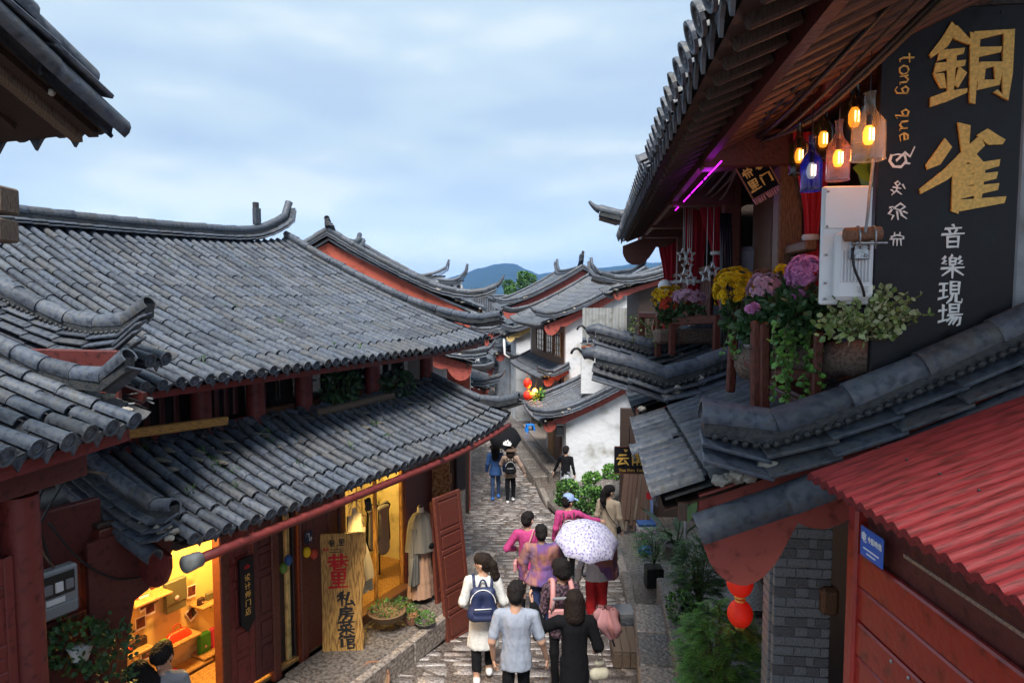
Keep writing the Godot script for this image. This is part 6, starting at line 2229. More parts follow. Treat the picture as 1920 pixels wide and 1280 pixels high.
func umbrella(nm, label, top: Vector3, R, depth, tilt: Basis, mt, hand: Vector3, scallop = 0.0):
	var h = thing(nm, label, "umbrella", Transform3D(tilt, top))
	for i in 8:
		var a0 = TAU * i / 8.0
		var a1 = TAU * (i + 1) / 8.0
		var rows = []
		for j in 9:
			var t = j / 8.0
			var row = []
			for q in 7:
				var u = q / 6.0
				var a = lerp(a0, a1, u)
				var pinch = 1.0 - 0.09 * sin(u * PI) * t
				row.append(V(cos(a) * R * sin(t * 1.45) / sin(1.45) * pinch, -depth * (1.0 - cos(t * 1.45)) / (1.0 - cos(1.45)) + 0.025 * sin(u * PI) * t * R, sin(a) * R * sin(t * 1.45) / sin(1.45) * pinch))
			rows.append(row)
		if scallop > 0.0:
			var row = []
			for q in 7:
				var e = rows[8][q]
				row.append(e + V(0, -scallop * (1.0 + 0.4 * sin(q * PI)), 0))
			rows.append(row)
		var m = MB.new(true)
		m.grid(rows)
		obj("canopy_panel", m.done(), mt, h)
		var rib = []
		for j in 9:
			rib.append(rows[j][0] + V(0, -0.006, 0))
		rod("rib", rib, 0.003, M.steel, h, 4)
	turned("ferrule", [Vector2(0.012, -0.01), Vector2(0.008, 0.03), Vector2(0.004, 0.05), Vector2(0.0, 0.052)], M.steel, h)
	var inv = h.transform.affine_inverse()
	rod("shaft", [V(0, 0, 0), V(0, -0.7, 0)], 0.006, M.steel, h, 6)
	rod("handle", curve([V(0, -0.68, 0), V(0, -0.8, 0), V(0.02, -0.85, 0), V(0.06, -0.84, 0)], 0.02), 0.012, M.black_cable, h, 6)
	return h

func make_people():
	var p
	p = person("woman in a long white coat with a ponytail and a navy backpack looking left", 905, 1045, 1.62, 0.05, {"top": "white_cloth", "top_name": "coat", "hem": 0.5, "hem_r": 0.22, "arm_r": 1.2, "hair": "pony", "hair_mat": "hair_brown", "head": 1.15, "stride": 0.1, "cut": 0.2, "bottom_name": "cropped_trousers", "leg_r": 1.1, "shoes": "shoe_white", "cell": 0.013,
		"la": [V(0.08, -0.27, 0.05), V(0.03, -0.42, -0.16)], "ra": [V(0.1, -0.27, 0.05), V(0.08, -0.4, -0.15)]})
	backpack("navy backpack with white zips on the woman in the white coat", p, 1.62, "navy", 1.12)
	person("man in a pale grey T-shirt with short black hair nearest the viewer", 968, 1100, 1.72, -0.04, {"top": "tee", "top_name": "shirt", "hem": 0.8, "hem_r": 0.165, "w": 1.08, "hair": "crop", "sleeve": "short", "stride": 0.08, "bottom": "black_cloth", "cell": 0.013, "head": -0.15, "nod": -0.1, "ra": [V(0.08, -0.29, 0.02), V(0.14, -0.54, -0.1)], "la": [V(0.07, -0.29, 0.04), V(0.06, -0.54, -0.06)]})
	person("woman in a loose black top with straight shoulder length hair raising her left hand", 1078, 1116, 1.62, 0.0, {"top": "black_cloth", "top_name": "tunic", "hem": 0.66, "hem_r": 0.18, "w": 1.0, "arm_r": 1.3, "hair": "bob", "hair_mat": "hair_brown", "stride": 0.05, "cell": 0.013, "la": [V(0.2, -0.14, -0.12), V(0.3, 0.1, -0.22)], "ra": [V(0.09, -0.27, 0.05), V(0.1, -0.4, -0.14)]})
	p = person("person in a dark floral jacket wearing a pink baby carrier across the back", 1052, 1058, 1.6, 0.1, {"top": "camo", "hem": 0.75, "hair": "curly", "arm_r": 1.1, "bottom": "black_cloth", "stride": 0.05, "head": 0.5})
	var c = thing("baby_carrier", "pink and grey baby carrier strapped over the dark floral jacket", "carrier", p.transform * at(V(0, 1.1, 0)))
	obj("waist_belt", bx(V(0.36, 0.15, 0.05), 0.02), M.pink_strap, c, at(V(0, -0.1, 0.15)))
	box("buckle", V(0.08, -0.1, 0.19), V(0.1, 0.05, 0.03), M.grey_strap, c)
	for e in [-1, 1]:
		rod("shoulder_strap", curve([V(e * 0.14, -0.02, 0.15), V(e * 0.13, 0.1, 0.17), V(e * 0.12, 0.22, 0.12), V(e * 0.11, 0.29, 0.02), V(e * 0.12, 0.22, -0.12)], 0.04), 0.034, M.pink_strap, c, 8)
		rod("side_strap", [V(e * 0.12, 0.1, 0.2), V(e * 0.15, -0.06, 0.17)], 0.012, M.grey_strap, c, 6)
	obj("cross_strap", bx(V(0.28, 0.035, 0.03), 0.01), M.grey_strap, c, at(V(0, 0.13, 0.19)))
	rod("baby_leg", curve([V(-0.16, -0.02, -0.1), V(-0.24, -0.06, 0.0), V(-0.26, -0.18, 0.04)], 0.05), 0.045, M.grey_cloth, c, 8)
	lump("baby_shoe", V(-0.26, -0.21, 0.02), V(0.035, 0.03, 0.06), M.yellow_cloth, c, 0.1)
	person("woman wrapped in a purple and orange shawl over navy trousers", 1015, 990, 1.62, 0.0, {"top": "shawl", "top_name": "shawl", "hem": 0.86, "hem_r": 0.24, "w": 1.12, "arm_r": 1.55, "hair": "short", "bottom": "navy", "leg_r": 1.15, "stride": 0.14, "la": [V(0.07, -0.22, -0.02), V(0.08, -0.5, -0.05)], "ra": [V(0.06, -0.22, -0.03), V(0.0, -0.38, -0.12)]})
	p = person("woman in a bright pink cardigan with a pale shoulder strap", 990, 965, 1.62, -0.1, {"top": "pink_cloth", "top_name": "cardigan", "hem": 0.8, "hem_r": 0.17, "hair": "short", "arm_r": 1.15, "bottom": "black_cloth", "stride": 0.1, "head": -0.5, "la": [V(0.17, -0.26, 0.03), V(0.06, -0.34, -0.2)]})
	c = thing("shoulder_bag", "small pale pink bag on a strap over the pink cardigan", "bag", p.transform)
	rod("strap", curve([V(0.1, 1.4, 0.06), V(0.03, 1.2, 0.14), V(-0.1, 1.0, 0.14), V(-0.17, 0.86, 0.08)], 0.05), 0.014, M.pink_strap, c, 6)
	box("bag", V(-0.2, 0.78, 0.04), V(0.06, 0.16, 0.2), M.pink_strap, c, 0.0, 0.025)
	p = person("person in red trousers sheltering under the white flowered umbrella", 1120, 990, 1.62, 0.0, {"top": "white_cloth", "top_name": "blouse", "hem": 0.92, "hem_r": 0.2, "w": 1.05, "hair": "short", "bottom": "red_cloth", "cut": 0.38, "leg_r": 1.25, "stride": 0.06, "shoes": "shoe_white", "ra": [V(0.1, -0.2, -0.1), V(0.02, 0.02, -0.25)]})
	c = thing("draped_shawl", "plum coloured wrap on the person in red trousers", "shawl", p.transform)
	obj("cloth", nets([["s", V(-0.1, 1.34, 0.03), V(0.2, 1.3, 0.03), 0.1, 0.1], ["s", V(0.0, 1.25, 0.05), V(0.2, 0.95, 0.04), 0.14, 0.12, 0.9], ["s", V(0.2, 1.2, 0.0), V(0.24, 0.95, 0.0), 0.1, 0.08]], 0.016, 0.06)["s"].commit(), M.shawl, c)
	var um = StandardMaterial3D.new()
	um.resource_name = "flowered_canopy"
	um.albedo_color = Color(0.88, 0.87, 0.95)
	um.albedo_texture = noise_tex(61, 0.05, ramp([0.0, 0.3, 0.37, 1.0], [Color(0.42, 0.36, 0.62), Color(0.55, 0.5, 0.75), Color(1, 1, 1), Color(1, 1, 1)]), 512, 2, 0.0, true)
	um.uv1_triplanar = true
	um.uv1_world_triplanar = true
	um.uv1_scale = V(0.9, 0.9, 0.9)
	um.roughness = 0.5
	um.cull_mode = BaseMaterial3D.CULL_DISABLED
	um.backlight_enabled = true
	um.backlight = Color(0.5, 0.48, 0.6)
	umbrella("umbrella", "white umbrella with lilac flowers and a scalloped hem over the person in red", W(1104, 990, 9.75), 0.47, 0.24, Basis(Vector3.RIGHT, 0.3) * Basis(Vector3.BACK, -0.08), um, Vector3.ZERO, 0.02)
	p = person("person in a pink jacket and pale blue cap pointing right", 1066, 932, 1.6, 0.0, {"top": "pink_cloth", "hem": 0.84, "hem_r": 0.17, "hair": "crop", "hat": "cap", "hat_mat": "cap_blue", "bottom": "black_cloth", "head": -0.9, "arm_r": 1.15, "ra": [V(0.2, -0.12, -0.05), V(0.42, -0.17, -0.1)]})
	backpack("small maroon backpack on the person in the pink jacket", p, 1.62, "maroon", 0.9)
	c = thing("plastic_bag", "red plastic bag dangling beside the white umbrella", "bag", at(W(1046, 1028, 12.6)))
	obj("bag", nets([["b", V(0, 0.1, 0), V(0, -0.05, 0), 0.02, 0.09], ["b", V(-0.03, -0.06, 0), V(0.03, -0.06, 0), 0.08, 0.08]], 0.014, 0.04)["b"].commit(), M.red_cloth, c)
	rod("handle", [V(0, 0.1, 0), V(0.01, 0.24, 0.02)], 0.008, M.red_cloth, c, 5)
	p = person("woman in a beige coat with a thin black strap walking off to the right", 1142, 914, 1.6, -0.5, {"top": "beige", "top_name": "coat", "hem": 0.62, "hem_r": 0.2, "hair": "pony", "head": -0.6, "bottom": "tan_cloth", "arm_r": 1.15, "stride": 0.12})
	c = thing("shoulder_bag", "small black bag hung on the beige coat by a thin strap", "bag", p.transform)
	rod("strap", curve([V(-0.1, 1.36, 0.05), V(0.0, 1.18, 0.14), V(0.12, 1.0, 0.14), V(0.2, 0.88, 0.06)], 0.05), 0.009, M.black_cloth, c, 5)
	box("bag", V(0.23, 0.8, 0.02), V(0.06, 0.14, 0.18), M.black_cloth, c, 0.0, 0.02)
	person("person in a blue rain jacket and jeans on the left under the black umbrella", 929, 833, 1.6, 0.0, {"top": "blue_cloth", "hem": 0.78, "hem_r": 0.2, "arm_r": 1.25, "hat": "bucket", "hair": "long", "bottom": "denim", "shoes": "shoe_blue", "cell": 0.02})
	p = person("person in a tan jacket and black trousers sharing the black umbrella", 957, 838, 1.58, 0.0, {"top": "tan_cloth", "hem": 0.8, "hem_r": 0.19, "arm_r": 1.3, "hat": "bucket", "hair": "bob", "hair_mat": "hair_brown", "bottom": "black_cloth", "shoes": "shoe_white", "leg_r": 1.1, "cell": 0.02, "ra": [V(0.14, -0.25, 0.03), V(0.24, -0.46, -0.03)], "la": [V(0.1, -0.22, -0.08), V(-0.02, -0.1, -0.22)]})
	backpack("black backpack on the person in the tan jacket", p, 1.56, "black_cloth", 0.95)
	umbrella("umbrella", "black umbrella with a white flower emblem over the couple further along", W(948, 806, 19.5), 0.5, 0.3, Basis(Vector3.RIGHT, 0.5) * Basis(Vector3.BACK, -0.15), M.black_cloth, Vector3.ZERO)
	c = get_node("umbrella_001") if has_node("umbrella_001") else null
	if c:
		glyph("emblem", "lotus", 0.22, 0.2, "white_paint", c, Transform3D(Basis(Vector3.RIGHT, -0.75), V(-0.04, -0.2, 0.47)), 0.004)
	person("dark clothed person leaning in the doorway of the low white house", 1.62, 20.7, 1.62, -0.4, {"top": "black_cloth", "hem": 0.8, "hair": "short", "bottom": "grey_cloth", "cell": 0.02, "lift": -0.3, "lean": -0.05, "la": [V(0.12, -0.26, -0.05), V(0.24, -0.5, -0.1)]})
	person("woman with black hair tied up facing the street at the glowing bag shop", 303, 1214, 1.6, PI + 0.15, {"top": "grey_cloth", "hair": "pony", "nod": -0.35, "hem": 0.8, "cell": 0.016, "stride": 0.02})
	person("shorter person with dark hair looking down in front of the bag shop", 262, 1250, 1.5, PI - 0.9, {"top": "black_cloth", "hair": "bob", "nod": -0.4, "hem": 0.8, "cell": 0.016, "stride": 0.02})
	person("far person in a bright yellow coat where the lane narrows", -1.75, 47.0, 1.7, 0.2, {"top": "yellow_cloth", "top_name": "coat", "hem": 0.5, "hem_r": 0.2, "hair": "short", "cell": 0.04})
	person("far person in a grey coat left of the yellow coat", -2.3, 48.0, 1.7, 0.0, {"top": "grey_cloth", "top_name": "coat", "hem": 0.55, "hair": "short", "cell": 0.04})
	person("far dark figure right of the yellow coat", -1.45, 49.0, 1.7, 0.0, {"top": "black_cloth", "hair": "short", "cell": 0.04})
	# what the woman in black carries
	c = thing("folded_umbrella", "crumpled pink umbrella hanging from the wrist of the woman in black", "umbrella", at(W(1136, 1160, 7.6), 0.2))
	for i in 6:
		var a = TAU * i / 6.0
		var rows = []
		for j in 7:
			var t = j / 6.0
			var row = []
			for q in 5:
				var b = a + (q - 2) * 0.28
				var r = (0.03 + 0.085 * sin(0.5 + t * 2.5)) * (1.0 + 0.45 * cos((q - 2) * 1.9 + i * 1.7)) + 0.015 * sin(t * 9.0 + i * 2.0)
				row.append(V(cos(b) * r + 0.09 * t * t, 0.13 - 0.36 * t, sin(b) * r))
			rows.append(row)
		var m = MB.new(true)
		m.grid(rows)
		obj("canopy_fold", m.done(), M.pink_strap, c)
	rod("handle", [V(0.07, -0.22, 0), V(0.1, -0.32, 0.02)], 0.012, M.black_cable, c, 6)
	c = thing("handbag", "cream leather handbag hanging at the side of the woman in black", "bag", at(W(1124, 1252, 7.65), 0.2))
	obj("bag", nets([["b", V(-0.03, 0.06, 0), V(0.03, 0.06, 0), 0.03, 0.03], ["b", V(-0.05, -0.07, 0), V(0.05, -0.07, 0), 0.07, 0.07, 0.8]], 0.012, 0.05)["b"].commit(), M.cream_cloth, c)
	rod("handle", curve([V(-0.04, 0.07, 0), V(-0.02, 0.2, 0), V(0.02, 0.2, 0), V(0.04, 0.07, 0)], 0.03), 0.008, M.cream_cloth, c, 5)

# ---------- everything else in the lane ----------
func fern(label, c: Vector3, r: Vector3, n, cols, nm = "fern", size = 0.03, L = 0.32):
	# arching sprays carrying small leaflets in two rows
	var h = thing(nm, label, "plant", at(c))
	var xs = []
	var cs = []
	for i in n:
		var q = V(rr(-1, 1), rr(-1, 1), rr(-1, 1))
		if q.length() > 1.0: q = q.normalized() * rr(0.75, 1.0)
		var s = q * r * 0.85
		var d = (V(q.x, 0.15 + rr(-0.25, 0.6), q.z) + V(rr(-0.5, 0.5), 0, rr(-0.5, 0.5))).normalized()
		var pts = []
		for j in 8:
			var t = j / 7.0
			pts.append(s + d * L * t + V(0, -0.4 * L * t * t, 0))
		if i % 9 == 0:
			rod("stem", [V(0, -r.y, 0), V(s.x * 0.5, s.y * 0.6, s.z * 0.5), s, pts[4]], 0.004, M.stem, h, 4)
		var col = cols[rng.randi() % cols.size()] * rr(0.7, 1.2)
		for j in range(1, 8):
			var t = j / 7.0
			var dir = (pts[j] - pts[j - 1]).normalized()
			var side = dir.cross(Vector3.UP).normalized()
			for e2 in [-1, 1]:
				var y = (side * e2 + dir * 0.5 + V(0, rr(-0.25, 0.15), 0)).normalized()
				var x = y.cross(Vector3.UP).normalized()
				var sz = size * (1.2 - 0.75 * t) * rr(0.85, 1.2)
				xs.append(Transform3D(Basis(x, y, x.cross(y)).scaled_local(V(sz * 1.15, sz * 1.6, sz)), pts[j]))
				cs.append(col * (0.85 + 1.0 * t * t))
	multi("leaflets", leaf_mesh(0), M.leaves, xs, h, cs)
	return h

func pot(h, c: Vector3, r, hg, mt):
	turned("pot", [Vector2(r * 0.7, 0), Vector2(r * 0.95, hg * 0.55), Vector2(r, hg * 0.9), Vector2(r * 1.08, hg), Vector2(r * 0.92, hg), Vector2(r * 0.9, hg * 0.9), Vector2(0.0, hg * 0.88)], M[mt], h, at(c))

func lantern(label, c: Vector3, r, group, energy = 0.4):
	var h = thing("lantern", label, "lantern", at(c), group)
	var m = MB.new(true)
	var rows = []
	for i in 13:
		var ph = PI * (0.13 + 0.74 * i / 12.0)
		var row = []
		for j in 24:
			var a = TAU * j / 24.0
			var k = r * (1.0 + (0.025 if j % 2 else 0.0))
			row.append(V(cos(a) * sin(ph) * k, cos(ph) * r * 1.15, sin(a) * sin(ph) * k))
		rows.append(row)
	m.grid(rows, true)
	obj("lantern_shade", m.done(), M.red_lantern, h)
	for y in [-1, 1]:
		turned("collar", [Vector2(r * 0.42, -0.02), Vector2(r * 0.42, 0.02)], M.gold, h, at(V(0, y * r * 1.06, 0)))
	rod("cord", [V(0, r, 0), V(0, r + 0.2, 0)], 0.006, M.red_cloth, h, 4)
	var li = OmniLight3D.new()
	li.name = "lantern_light"
	li.light_color = Color(1.0, 0.25, 0.08)
	li.light_energy = energy
	li.light_size = r * 2
	li.omni_range = 8.0
	li.omni_attenuation = 2.0
	li.shadow_enabled = true
	li.position = V(0, 0, r * 1.3)
	h.add_child(li)
	return h

func lamp_glow(parent, c, col, e, size = 0.05):
	var li = OmniLight3D.new()
	li.name = "lamp_light"
	li.light_color = col
	li.light_energy = e
	li.light_size = size
	li.omni_range = 8.0
	li.omni_attenuation = 2.0
	li.shadow_enabled = true
	li.position = c
	parent.add_child(li)

func make_things():
	right_side()
	left_shops()
	far_things()

func plank_prism(h, nm, pts, y0, y1, mt):
	# a stone block from its outline seen from above
	var poly = PackedVector2Array()
	for p in pts: poly.append(Vector2(p.x, -p.z))
	var m = MB.new()
	m.plate(poly, y1 - y0, Transform3D(Basis(V(1, 0, 0), V(0, 0, -1), V(0, 1, 0)), V(0, (y0 + y1) / 2, 0)))
	return obj(nm, m.done(), M[mt], h)

func right_side():
	# stone terrace in front of the bar
	var t = thing("stone_terrace", "raised stone slab bench with wet tops beside the wooden step", "terrace", Transform3D(Basis(Vector3.UP, -0.14), V(1.83, 0, -10.05)))
	for i in 5:
		box("slab", V(0.25, 0.34 - 0.004 * i, 0.42 + i * 0.86), V(0.5, 0.09, 0.85), M["slab_wet" if i % 2 else "slab_stone"], t, rr(-0.01, 0.01), 0.012)
		box("slab_riser", V(0.03, 0.05, 0.42 + i * 0.86), V(0.08, 0.5, 0.84), M.slab_stone, t, 0.0, 0.01)
	box("terrace_core", V(0.28, 0.0, 2.1), V(0.42, 0.58, 4.2), M.slab_wet, t)
	t = thing("stone_kerb_wall", "higher narrow kerb of stone blocks under the potted ferns", "wall", Transform3D(Basis(Vector3.UP, -0.115), V(2.27, 0, -10.65)))
	for i in 6:
		box("kerb_block", V(0.16, 0.25, 0.45 + i * 0.82), V(0.3, 0.62, 0.8), M.slab_stone, t, rr(-0.012, 0.012), 0.02)
	t = thing("pale_slab", "small pale grey stone slab lying at the head of the wooden step", "stone", at(V(1.7, 0.1, -10.4), 0.05))
	box("slab", V(0, 0, 0), V(0.36, 0.08, 0.34), M.brick_light, t, 0.0, 0.01)
	var w = thing("wooden_step", "low wooden step box of worn planks against the stone terrace", "step", at(V(1.56, 0, -9.35), -0.06))
	for i in 3:
		box("top_plank", V(-0.115 + i * 0.115, 0.2, 0), V(0.108, 0.025, 0.72), M.wood_old, w, 0.0, 0.005)
		box("front_board", V(-0.115 + i * 0.115, 0.08, 0.355), V(0.108, 0.2, 0.022), M.wood_old, w, 0.0, 0.005)
	for e in [-1, 1]:
		box("side_board", V(e * 0.165, 0.08, 0), V(0.022, 0.2, 0.68), M.wood_old, w, 0.0, 0.005)
	# the raised pavement beyond it, its kerb stones and gravel beds
	var pv = thing("pavement", "", "", Transform3D())
	pv.set_meta("kind", "structure")
	pv.remove_meta("category") if pv.has_meta("category") else null
	var left = [[10.9, 2.0], [12.4, 2.12], [13.9, 2.2], [15.2, 1.95], [16.8, 1.5], [18.5, 1.07], [20.2, 0.92], [22.0, 0.8], [25.0, 0.62]]
	for i in left.size() - 1:
		var a = left[i]
		var b = left[i + 1]
		var y = gy((a[0] + b[0]) / 2) + 0.1
		plank_prism(pv, "paving", [V(a[1], 0, -a[0] - 0.01), V(b[1], 0, -b[0] + 0.01), V(b[1] + 2.8, 0, -b[0] + 0.01), V(a[1] + 2.8, 0, -a[0] - 0.01)], y - 0.4, y, "slab_wet" if i % 3 else "earth")
		bar("kerb_stone", V(a[1] - 0.04, y - 0.02, -a[0]), V(b[1] - 0.04, y - 0.02, -b[0]), 0.16, 0.16, M.slab_stone if i % 2 else M.slab_wet, pv, 0.02)
	# tiered stone ledges before the white houses
	var st = thing("stone_ledges", "tiered dark stone ledge blocks stepping along the white houses", "steps", Transform3D(Basis(Vector3.UP, 0.15), V(1.12, gy(21.3), -21.3)))
	for i in 6:
		box("ledge_stone", V(-0.22, 0.12, -0.6 - i * 1.15), V(0.5, 0.32, 1.1), M.slab_wet, st, rr(-0.02, 0.02), 0.02)
		box("ledge_stone", V(0.2, 0.26, -0.3 - i * 1.15), V(0.42, 0.5, 1.12), M.slab_wet, st, rr(-0.02, 0.02), 0.02)
	box("ledge_top", V(0.85, 0.32, -3.6), V(0.9, 0.5, 7.2), M.slab_stone, st)
	# greenery beside the low white house
	for q in [[1064, 926, 18.3, 0.36, 0.4, "round leafy green bush at the lane corner left of the blue cap"], [1108, 936, 17.7, 0.42, 0.36, "wide green bush between the blue cap and the beige coat"], [1148, 886, 19.6, 0.3, 0.2, "small spiky plant at the foot of the stained white wall"], [1110, 900, 19.4, 0.3, 0.18, "low plants under the middle of the stained white wall"]]:
		var p = thing("bush", q[5], "bush", at(W(q[0], q[1], q[2])))
		leaf_cloud("leaves", p, V(0, 0, 0), V(q[3], q[4], q[3]), 700 if q[3] > 0.33 else 300, 0.085, GREEN if q[3] > 0.33 else BRIGHT, 1)
		leaf_cloud("leaves", p, V(0, 0.1, 0.05), V(q[3] * 0.9, q[4] * 0.8, q[3] * 0.9), 240, 0.07, BRIGHT, 1)
		for i in 6:
			rod("stem", [V(rr(-0.1, 0.1), -q[4] - 0.25, 0), V(rr(-0.2, 0.2), 0, rr(-0.1, 0.1))], 0.012, M.bark, p, 5)
	var rk = thing("boulder", "dark boulder between the bushes and the leaning planks", "rock", at(W(1138, 925, 18.2)))
	lump("rock", V(0, 0, 0), V(0.4, 0.34, 0.3), M.slab_wet, rk, 0.5, 4, 9)
	rk = thing("stone_trough", "dark stone trough under the small spiky plant", "planter", at(W(1150, 905, 19.6)))
	box("trough", V(0, 0, 0), V(0.9, 0.25, 0.35), M.slab_wet, rk, 0.1, 0.03)
	# the planks
	for i in 12:
		var x = 1166 + i * 4.6
		var b = W(x + rr(-2, 2), 985 + 12 * sin(i * 2.1), 15.4 + 0.05 * i)
		var tp = W(x + 12 + rr(-6, 8), 842 + 16 * sin(i * 1.7), 16.0 + 0.05 * i)
		var pl = thing("plank", "reddish brown plank leaning in the row behind the black shop board", "plank", along(b, tp), "leaning planks")
		obj("board", bx(V(rr(0.1, 0.17), b.distance_to(tp), 0.035), 0.006), M["plank_grey" if i % 4 == 1 else "plank_mix"], pl)
	var bw = thing("plank_wall", "dark timber wall behind the leaning planks", "wall", at(W(1200, 900, 16.9), -0.1))
	box("boards", V(0.5, 0, 0), V(2.0, 3.6, 0.1), M.wood_dark, bw)
	# black shop board
	var c = W(1180, 862, 11.0)
	var sg = thing("hanging_shop_board", "black hanging board with two gold characters and gold lettering below", "sign", at(c, -0.03))
	box("board", V(0.06, 0, 0), V(0.6, 0.44, 0.04), M.sign_black, sg, 0.0, 0.006)
	for q in [[0.06, 0.216, 0.6, 0.016], [0.06, -0.216, 0.6, 0.016]]:
		box("trim", V(q[0], q[1], 0.022), V(q[2], q[3], 0.01), M.wood_red, sg, 0.0, 0.002)
	glyph("gold_character", "yun", 0.21, 0.12, "gold", sg, at(V(-0.21, -0.09, 0.022)), 0.008)
	glyph("gold_character", "nan", 0.21, 0.12, "gold", sg, at(V(0.02, -0.09, 0.022)), 0.008)
	glyph("emblem", "crest", 0.07, 0.14, "gold", sg, at(V(-0.09, 0.12, 0.022)), 0.004)
	text("lettering", "Yun Nan  Fam", "Droid Serif", 0.062, "gold", sg, at(V(0.04, -0.165, 0.024)))
	rod("hanger", [V(0.0, 0.22, 0), V(0.0, 0.55, 0)], 0.008, M.iron, sg, 5)
	rod("hanger", [V(0.3, 0.22, 0), V(0.3, 0.55, 0)], 0.008, M.iron, sg, 5)
	# towels and bag
	c = V(2.85, gy(14.4) + 0.1, -14.4)
	var bk = thing("wire_basket", "wire basket stand holding folded towels at the lane edge", "basket", at(c))
	for i in 7:
		for e in [-1, 1]:
			rod("wire", [V(-0.18 + i * 0.06, 0, e * 0.14), V(-0.18 + i * 0.06, 0.34, e * 0.14)], 0.006, M.steel, bk, 4)
	for y in [0.02, 0.18, 0.34]:
		for e in [-1, 1]:
			rod("wire", [V(-0.18, y, e * 0.14), V(0.18, y, e * 0.14)], 0.008, M.steel, bk, 4)
			rod("wire", [V(e * 0.18, y, -0.14), V(e * 0.18, y, 0.14)], 0.008, M.steel, bk, 4)
	var tw = [["rose_flower", "lowest pinkish folded towel on the wire basket"], ["white_cloth", "white folded towel in the middle of the basket pile"], ["blue_cloth", "topmost blue folded towel on the wire basket"]]
	for i in 3:
		var f = thing("folded_towel", tw[i][1], "towel", at(c + V(0, 0.37 + i * 0.065, 0), rr(-0.1, 0.1)))
		box("cloth", V(0, 0, 0), V(0.38, 0.035, 0.3), M[tw[i][0]], f, 0.0, 0.014)
		box("cloth_fold", V(0, 0.028, 0.005), V(0.37, 0.025, 0.29), M[tw[i][0]], f, 0.0, 0.01)
	bk = thing("crumpled_bag", "bright blue crumpled plastic bag on the ground by the wire basket", "bag", at(V(2.7, gy(13.6) + 0.2, -13.7)))
	lump("bag", V(0, 0, 0), V(0.12, 0.11, 0.1), M.blue_plastic, bk, 0.9, 3, 9)
	# potted plants along the kerb wall
	var p = fern("feathery dark green plant in a black box planter by the gravel", V(2.5, 0.58, -11.9), V(0.3, 0.36, 0.3), 260, GREEN + BRIGHT, "feathery_plant", 0.028, 0.26)
	box("planter_box", V(0, -0.62, 0), V(0.3, 0.5, 0.3), M.iron, p)
	var bp = thing("banana_plant", "tall broad leafed plant with one upright leaf in a clay pot", "plant", at(V(2.75, 0.55, -11.3)))
	pot(bp, V(0, -0.02, 0), 0.2, 0.3, "clay")
	for q in [[0.05, 0.12, 0.62, 0.85, 0.13], [0.9, 0.75, 0.5, 0.5, 0.1], [2.3, 0.9, 0.4, 0.45, 0.08], [3.6, 0.8, 0.5, 0.55, 0.09], [5.0, 1.0, 0.35, 0.5, 0.08], [5.7, 0.6, 0.55, 0.5, 0.1], [1.6, 1.1, 0.25, 0.5, 0.07]]:
		var d = V(cos(q[0]) * sin(q[1]), cos(q[1]), sin(q[0]) * sin(q[1]))
		var b = V(0, 0.3, 0) + d * q[2] * 0.6
		rod("leaf_stalk", [V(0, 0.2, 0), b], 0.012, M.leaf, bp, 6)
		var rows = []
		var sd = d.cross(Vector3.UP).normalized() if q[1] > 0.3 else V(1, 0, 0)
		for i in 9:
			var u = i / 8.0
			var cc = b + d * q[3] * u + V(0, -0.25 * q[3] * u * u * sin(q[1]), 0)
			var ww = q[4] * sin(PI * (0.06 + 0.94 * u)) + 0.004
			rows.append([cc - sd * ww + V(0, 0.02, 0), cc, cc + sd * ww + V(0, 0.02, 0)])
		var m = MB.new(true)
		m.grid(rows)
		obj("leaf", m.done(), M.leaf_bright if q[1] < 0.8 else M.leaf, bp)
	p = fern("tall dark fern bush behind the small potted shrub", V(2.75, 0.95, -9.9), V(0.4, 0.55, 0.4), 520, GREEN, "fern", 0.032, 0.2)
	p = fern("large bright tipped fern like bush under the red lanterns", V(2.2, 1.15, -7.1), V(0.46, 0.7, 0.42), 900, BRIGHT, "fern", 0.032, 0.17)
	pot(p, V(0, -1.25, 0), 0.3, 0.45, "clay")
	p = thing("potted_shrub", "small round leaved shrub in a black bowl on the kerb wall", "shrub", at(V(2.38, 0.62, -9.1)))
	leaf_cloud("leaves", p, V(-0.1, 0.16, 0), V(0.2, 0.24, 0.2), 420, 0.045, BRIGHT + GREEN, 1)
	pot(p, V(0.1, -0.12, 0), 0.2, 0.24, "iron")
	p = thing("low_creeper", "low green creeper at the foot of the large fern", "plant", at(V(2.0, 0.2, -7.6)))
	leaf_cloud("leaves", p, V(0, 0, 0), V(0.35, 0.25, 0.3), 400, 0.05, GREEN, 1)
	lantern("upper red lantern glowing under the scalloped red board of the bar", W(1388, 1092, 6.9), 0.13, "red lanterns of the bar", 0.003)
	lantern("lower red lantern partly hidden by the large fern", W(1388, 1150, 6.9), 0.125, "red lanterns of the bar", 0.003)
	var pipe = thing("white_pipe", "thin white pipe standing behind the broad leafed plant", "pipe", Transform3D())
	rod("pipe", [W(1285, 1010, 10.8), W(1287, 900, 10.8)], 0.025, M.white_plastic, pipe)
	pipe = thing("blue_pole", "pale blue pole at the end of the row of planks", "pole", Transform3D())
	rod("pole", [W(1222, 1000, 14.5), W(1222, 900, 14.5)], 0.03, M.cap_blue, pipe)
	var tg = thing("red_tag", "small red metal tab under the near eave tiles", "tag", at(W(1222, 930, 5.0), -0.4))
	box("tab", V(0, 0, 0), V(0.08, 0.05, 0.01), M.red_cloth, tg)

